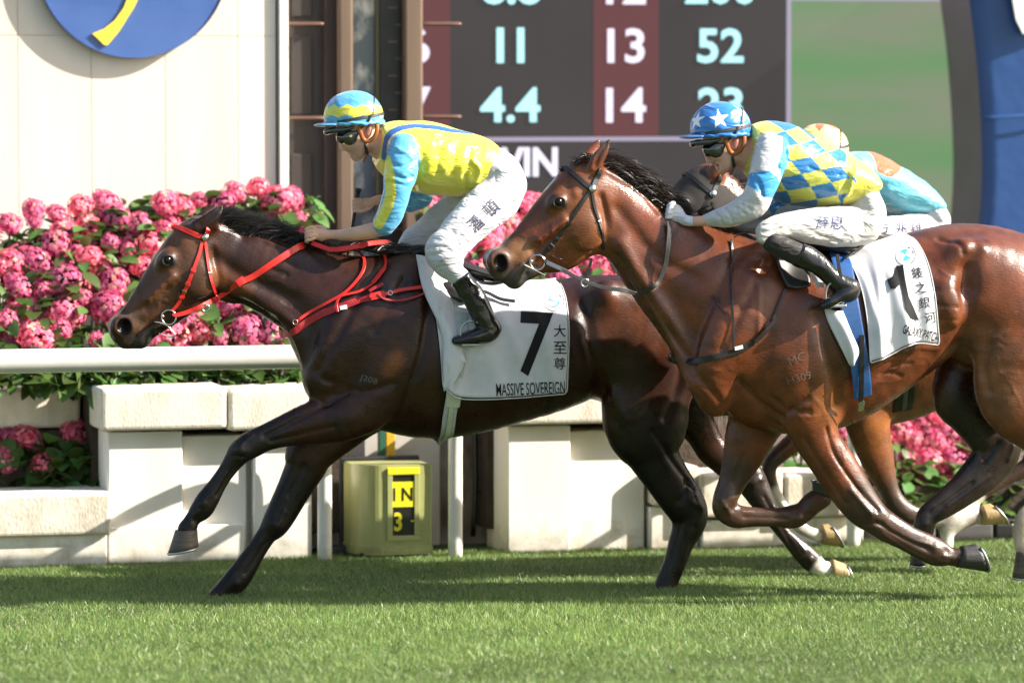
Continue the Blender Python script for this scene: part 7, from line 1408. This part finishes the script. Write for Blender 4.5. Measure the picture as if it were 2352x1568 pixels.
sstrap('strap_end', H2d, c6, [(390, 358), (430, 420), (475, 480)], .009, M_KLEA, bp2, Y2, off=.02, mirror=False); sstrap('label', H2d, c6, [(528, 695), (552, 690), (578, 682)], .017, M_WSHIRT, bp2, Y2, off=.012, mirror=False, n=2)
sstrap('buckle_strap', H2d, c6, [(655, 650), (700, 605), (745, 560), (780, 520)], .020, M_KLEA, bp2, Y2, off=.018, mirror=False, n=3)
cl2, cb2 = saddle_cloth(H2d, c6, Y2, 'white saddle cloth numbered 1 bunched up on the second horse', [(1225, 30), (1350, 0), (1500, -30), (1640, -40)], [(1372, 785), (1500, 735), (1640, 665), (1812, 672)], folds=[(.10, .15, .06, .012), (.28, -.3, .07, .014), (.48, .25, .08, .014), (.66, -.2, .08, .010), (.85, .1, .06, .006)], seed=3, flare=.012)
def poly_sheet(name, fn, polys, bv, Yd, mat, parent, off=.006, grid=8.0):
    bm = bmesh.new()
    for poly in polys: bm.faces.new([bm.verts.new((*fn(x, y), 0)) for x, y in poly])
    us_ = [v.co.x for v in bm.verts]; vs_ = [v.co.y for v in bm.verts]
    for ax, lo_, hi_ in ((0, min(us_), max(us_)), (1, min(vs_), max(vs_))):
        for k in range(int((hi_-lo_)/grid)+1):
            co = Vector((0, 0, 0)); co[ax] = lo_+k*grid; no = Vector((0, 0, 0)); no[ax] = 1; bmesh.ops.bisect_plane(bm, geom=bm.verts[:]+bm.edges[:]+bm.faces[:], plane_co=co, plane_no=no)
    for v in bm.verts: p_ = cam_hit(bv, v.co.x, v.co.y, 0, Yd)[0]; v.co = p_+(CAM_LOC-p_).normalized()*off
    me = bm_mesh(name, bm, True); return new_obj(name, me, mat, parent)
poly_sheet('number', c6, [[(1548, 176), (1592, 172), (1604, 262), (1628, 370), (1660, 440), (1692, 522), (1640, 507), (1610, 440), (1588, 340), (1575, 290)], [(1548, 176), (1575, 290), (1540, 322), (1512, 320), (1490, 262), (1530, 240)]], cb2, Y2-.3, M_INKK, cl2, off=.009)
for (ch, x, y) in (('錶', 1680, 220), ('之', 1702, 312), ('銀', 1727, 408), ('河', 1762, 502)): lettering('lettering', ch, surf_place(cb2, *c6(x, y), Y2-.3, R(8), .006), .050, M_INKK, cl2, grid=.012, thick=.001)
lettering('lettering', 'GALAXY PATCH', surf_place(cb2, *c6(1704, 600), Y2-.3, R(-14), .006), .042, M_INKK, cl2, bold=.010, width=.165, grid=.012, thick=.001)
roundel(cb2, *c6(1605, 108), Y2-.3, cl2, .0475, R(-25), squeeze=.98)
S2_ = lambda x, y, off: S(H2d, c6, x, y, off, Y2-.25)
free_sheet('front_fold', [[S2_(1080, 430, .03), S2_(1140, 470, .045), S2_(1200, 470, .04)], [S2_(1115, 530, .03), S2_(1190, 560, .05), S2_(1255, 600, .04)], [S2_(1185, 680, .03), S2_(1245, 690, .05), S2_(1300, 700, .04)], [S2_(1245, 795, .03), S2_(1260, 790, .045), S2_(1275, 770, .04)]], M_CLOTH, cl2, seed=4)
free_sheet('front_edge', [[S2_(800, 95, .03), S2_(840, 90, .032)], [S2_(920, 190, .04), S2_(985, 190, .042)], [S2_(1000, 260, .04), S2_(1070, 280, .042)], [S2_(1030, 330, .04), S2_(1075, 340, .042)]], M_CLOTH, cl2, seed=5)
sd2 = saddle(H2d, c6, Y2, 'small black racing saddle and blue girth on the second horse', [[(755, 90), (830, 80), (920, 120)], [(785, 190), (870, 190), (970, 200)], [(815, 270), (900, 280), (1000, 280)], [(850, 325), (920, 338), (1000, 322)]], [(830, 40), (950, 45), (1100, 45), (1230, 40), (1300, 30)],
       [(1172, 70), (1205, 200), (1238, 380), (1270, 560), (1300, 740), (1318, 880), (1325, 980)], .088, M_BGIRTH, [('girth_strap', [(1318, 610), (1318, 740), (1312, 880), (1308, 1010)], .024, M_KLEA, .036), ('girth_buckle', [(1312, 1000), (1308, 1030), (1302, 1055)], .03, M_STEEL, .036), ('point_strap', [(1220, 180), (1270, 150), (1320, 120), (1345, 92)], .014, M_KLEA, .045)], BOO2)
# ---- third horse: hood, bridle, girth
hood = thing('blinker_hood', 'grey brown blinker hood over the third horse face', 'hood', cam_hit(H3d['bvh'], *h3(900, 700), 0, Y3)[0])
M_HOOD = pm('hood_fabric', (0.028, 0.022, 0.019), 0.8, (0.022, 0.018, 0.015), ns=30, bump=.3, bs=300, bdist=.001)
V3, Q3 = H3d['V'], H3d['Q']; N3 = normals_np(V3, Q3); ax0, ax1 = np.array(P(*h3(960, 420), Y3)), np.array(P(*h3(560, 940), Y3)); ax = ax1-ax0; L_ = np.linalg.norm(ax); ax /= L_; tt = (V3-ax0)@ax; lat = np.linalg.norm((V3-ax0)-tt[:, None]*ax, axis=1)
ear_c = np.array(P(*h3(1090, 330), Y3)); mk = (tt > -.03) & (tt < L_) & (lat < .23) & (np.hypot(V3[:, 0]-ear_c[0], V3[:, 2]-ear_c[2]) > .075)
fm = mk[Q3].all(1); ids = np.unique(Q3[fm]); rmap = -np.ones(len(V3), int); rmap[ids] = np.arange(len(ids)); ho = new_obj('hood', mesh_np('hood', V3[ids]+N3[ids]*.005, rmap[Q3[fm]]), M_HOOD, hood)
for sg in (-1, 1): e = P(*h3(760, 690), Y3-.11); ringo('eye_cup', Vector((e.x, Y3+sg*.11, e.z)), .034, .012, M_KLEA, hood)
b3, r3 = bridle(H3d, h3, Y3, 'black bridle worn over the third horse hood', M_KLEA, [(778, 392), (810, 388), (860, 420), (930, 480), (1000, 540), (1045, 568)], [(1052, 560), (1085, 480), (1120, 400)],
           [(1020, 600), (962, 690), (882, 810), (785, 950), (695, 1070), (640, 1130), (590, 1185)], [(1038, 640), (1068, 740), (1108, 860), (1138, 980), (1148, 1100)], (1045, 570), (560, 1228), .0225, .0165, .0130, True)
g3 = thing('girth', 'black girth strap under the third horse belly', 'girth', P(2077, 910, Y3)); sstrap('band', H3d, F, [(2060, 700), (2068, 780), (2075, 850), (2078, 900), (2072, 940)], .10, M_KLEA, g3, Y3, off=.008); sstrap('strap', H3d, F, [(2082, 820), (2080, 880), (2074, 935)], .02, M_STEELSTRAP, g3, Y3, off=.014)
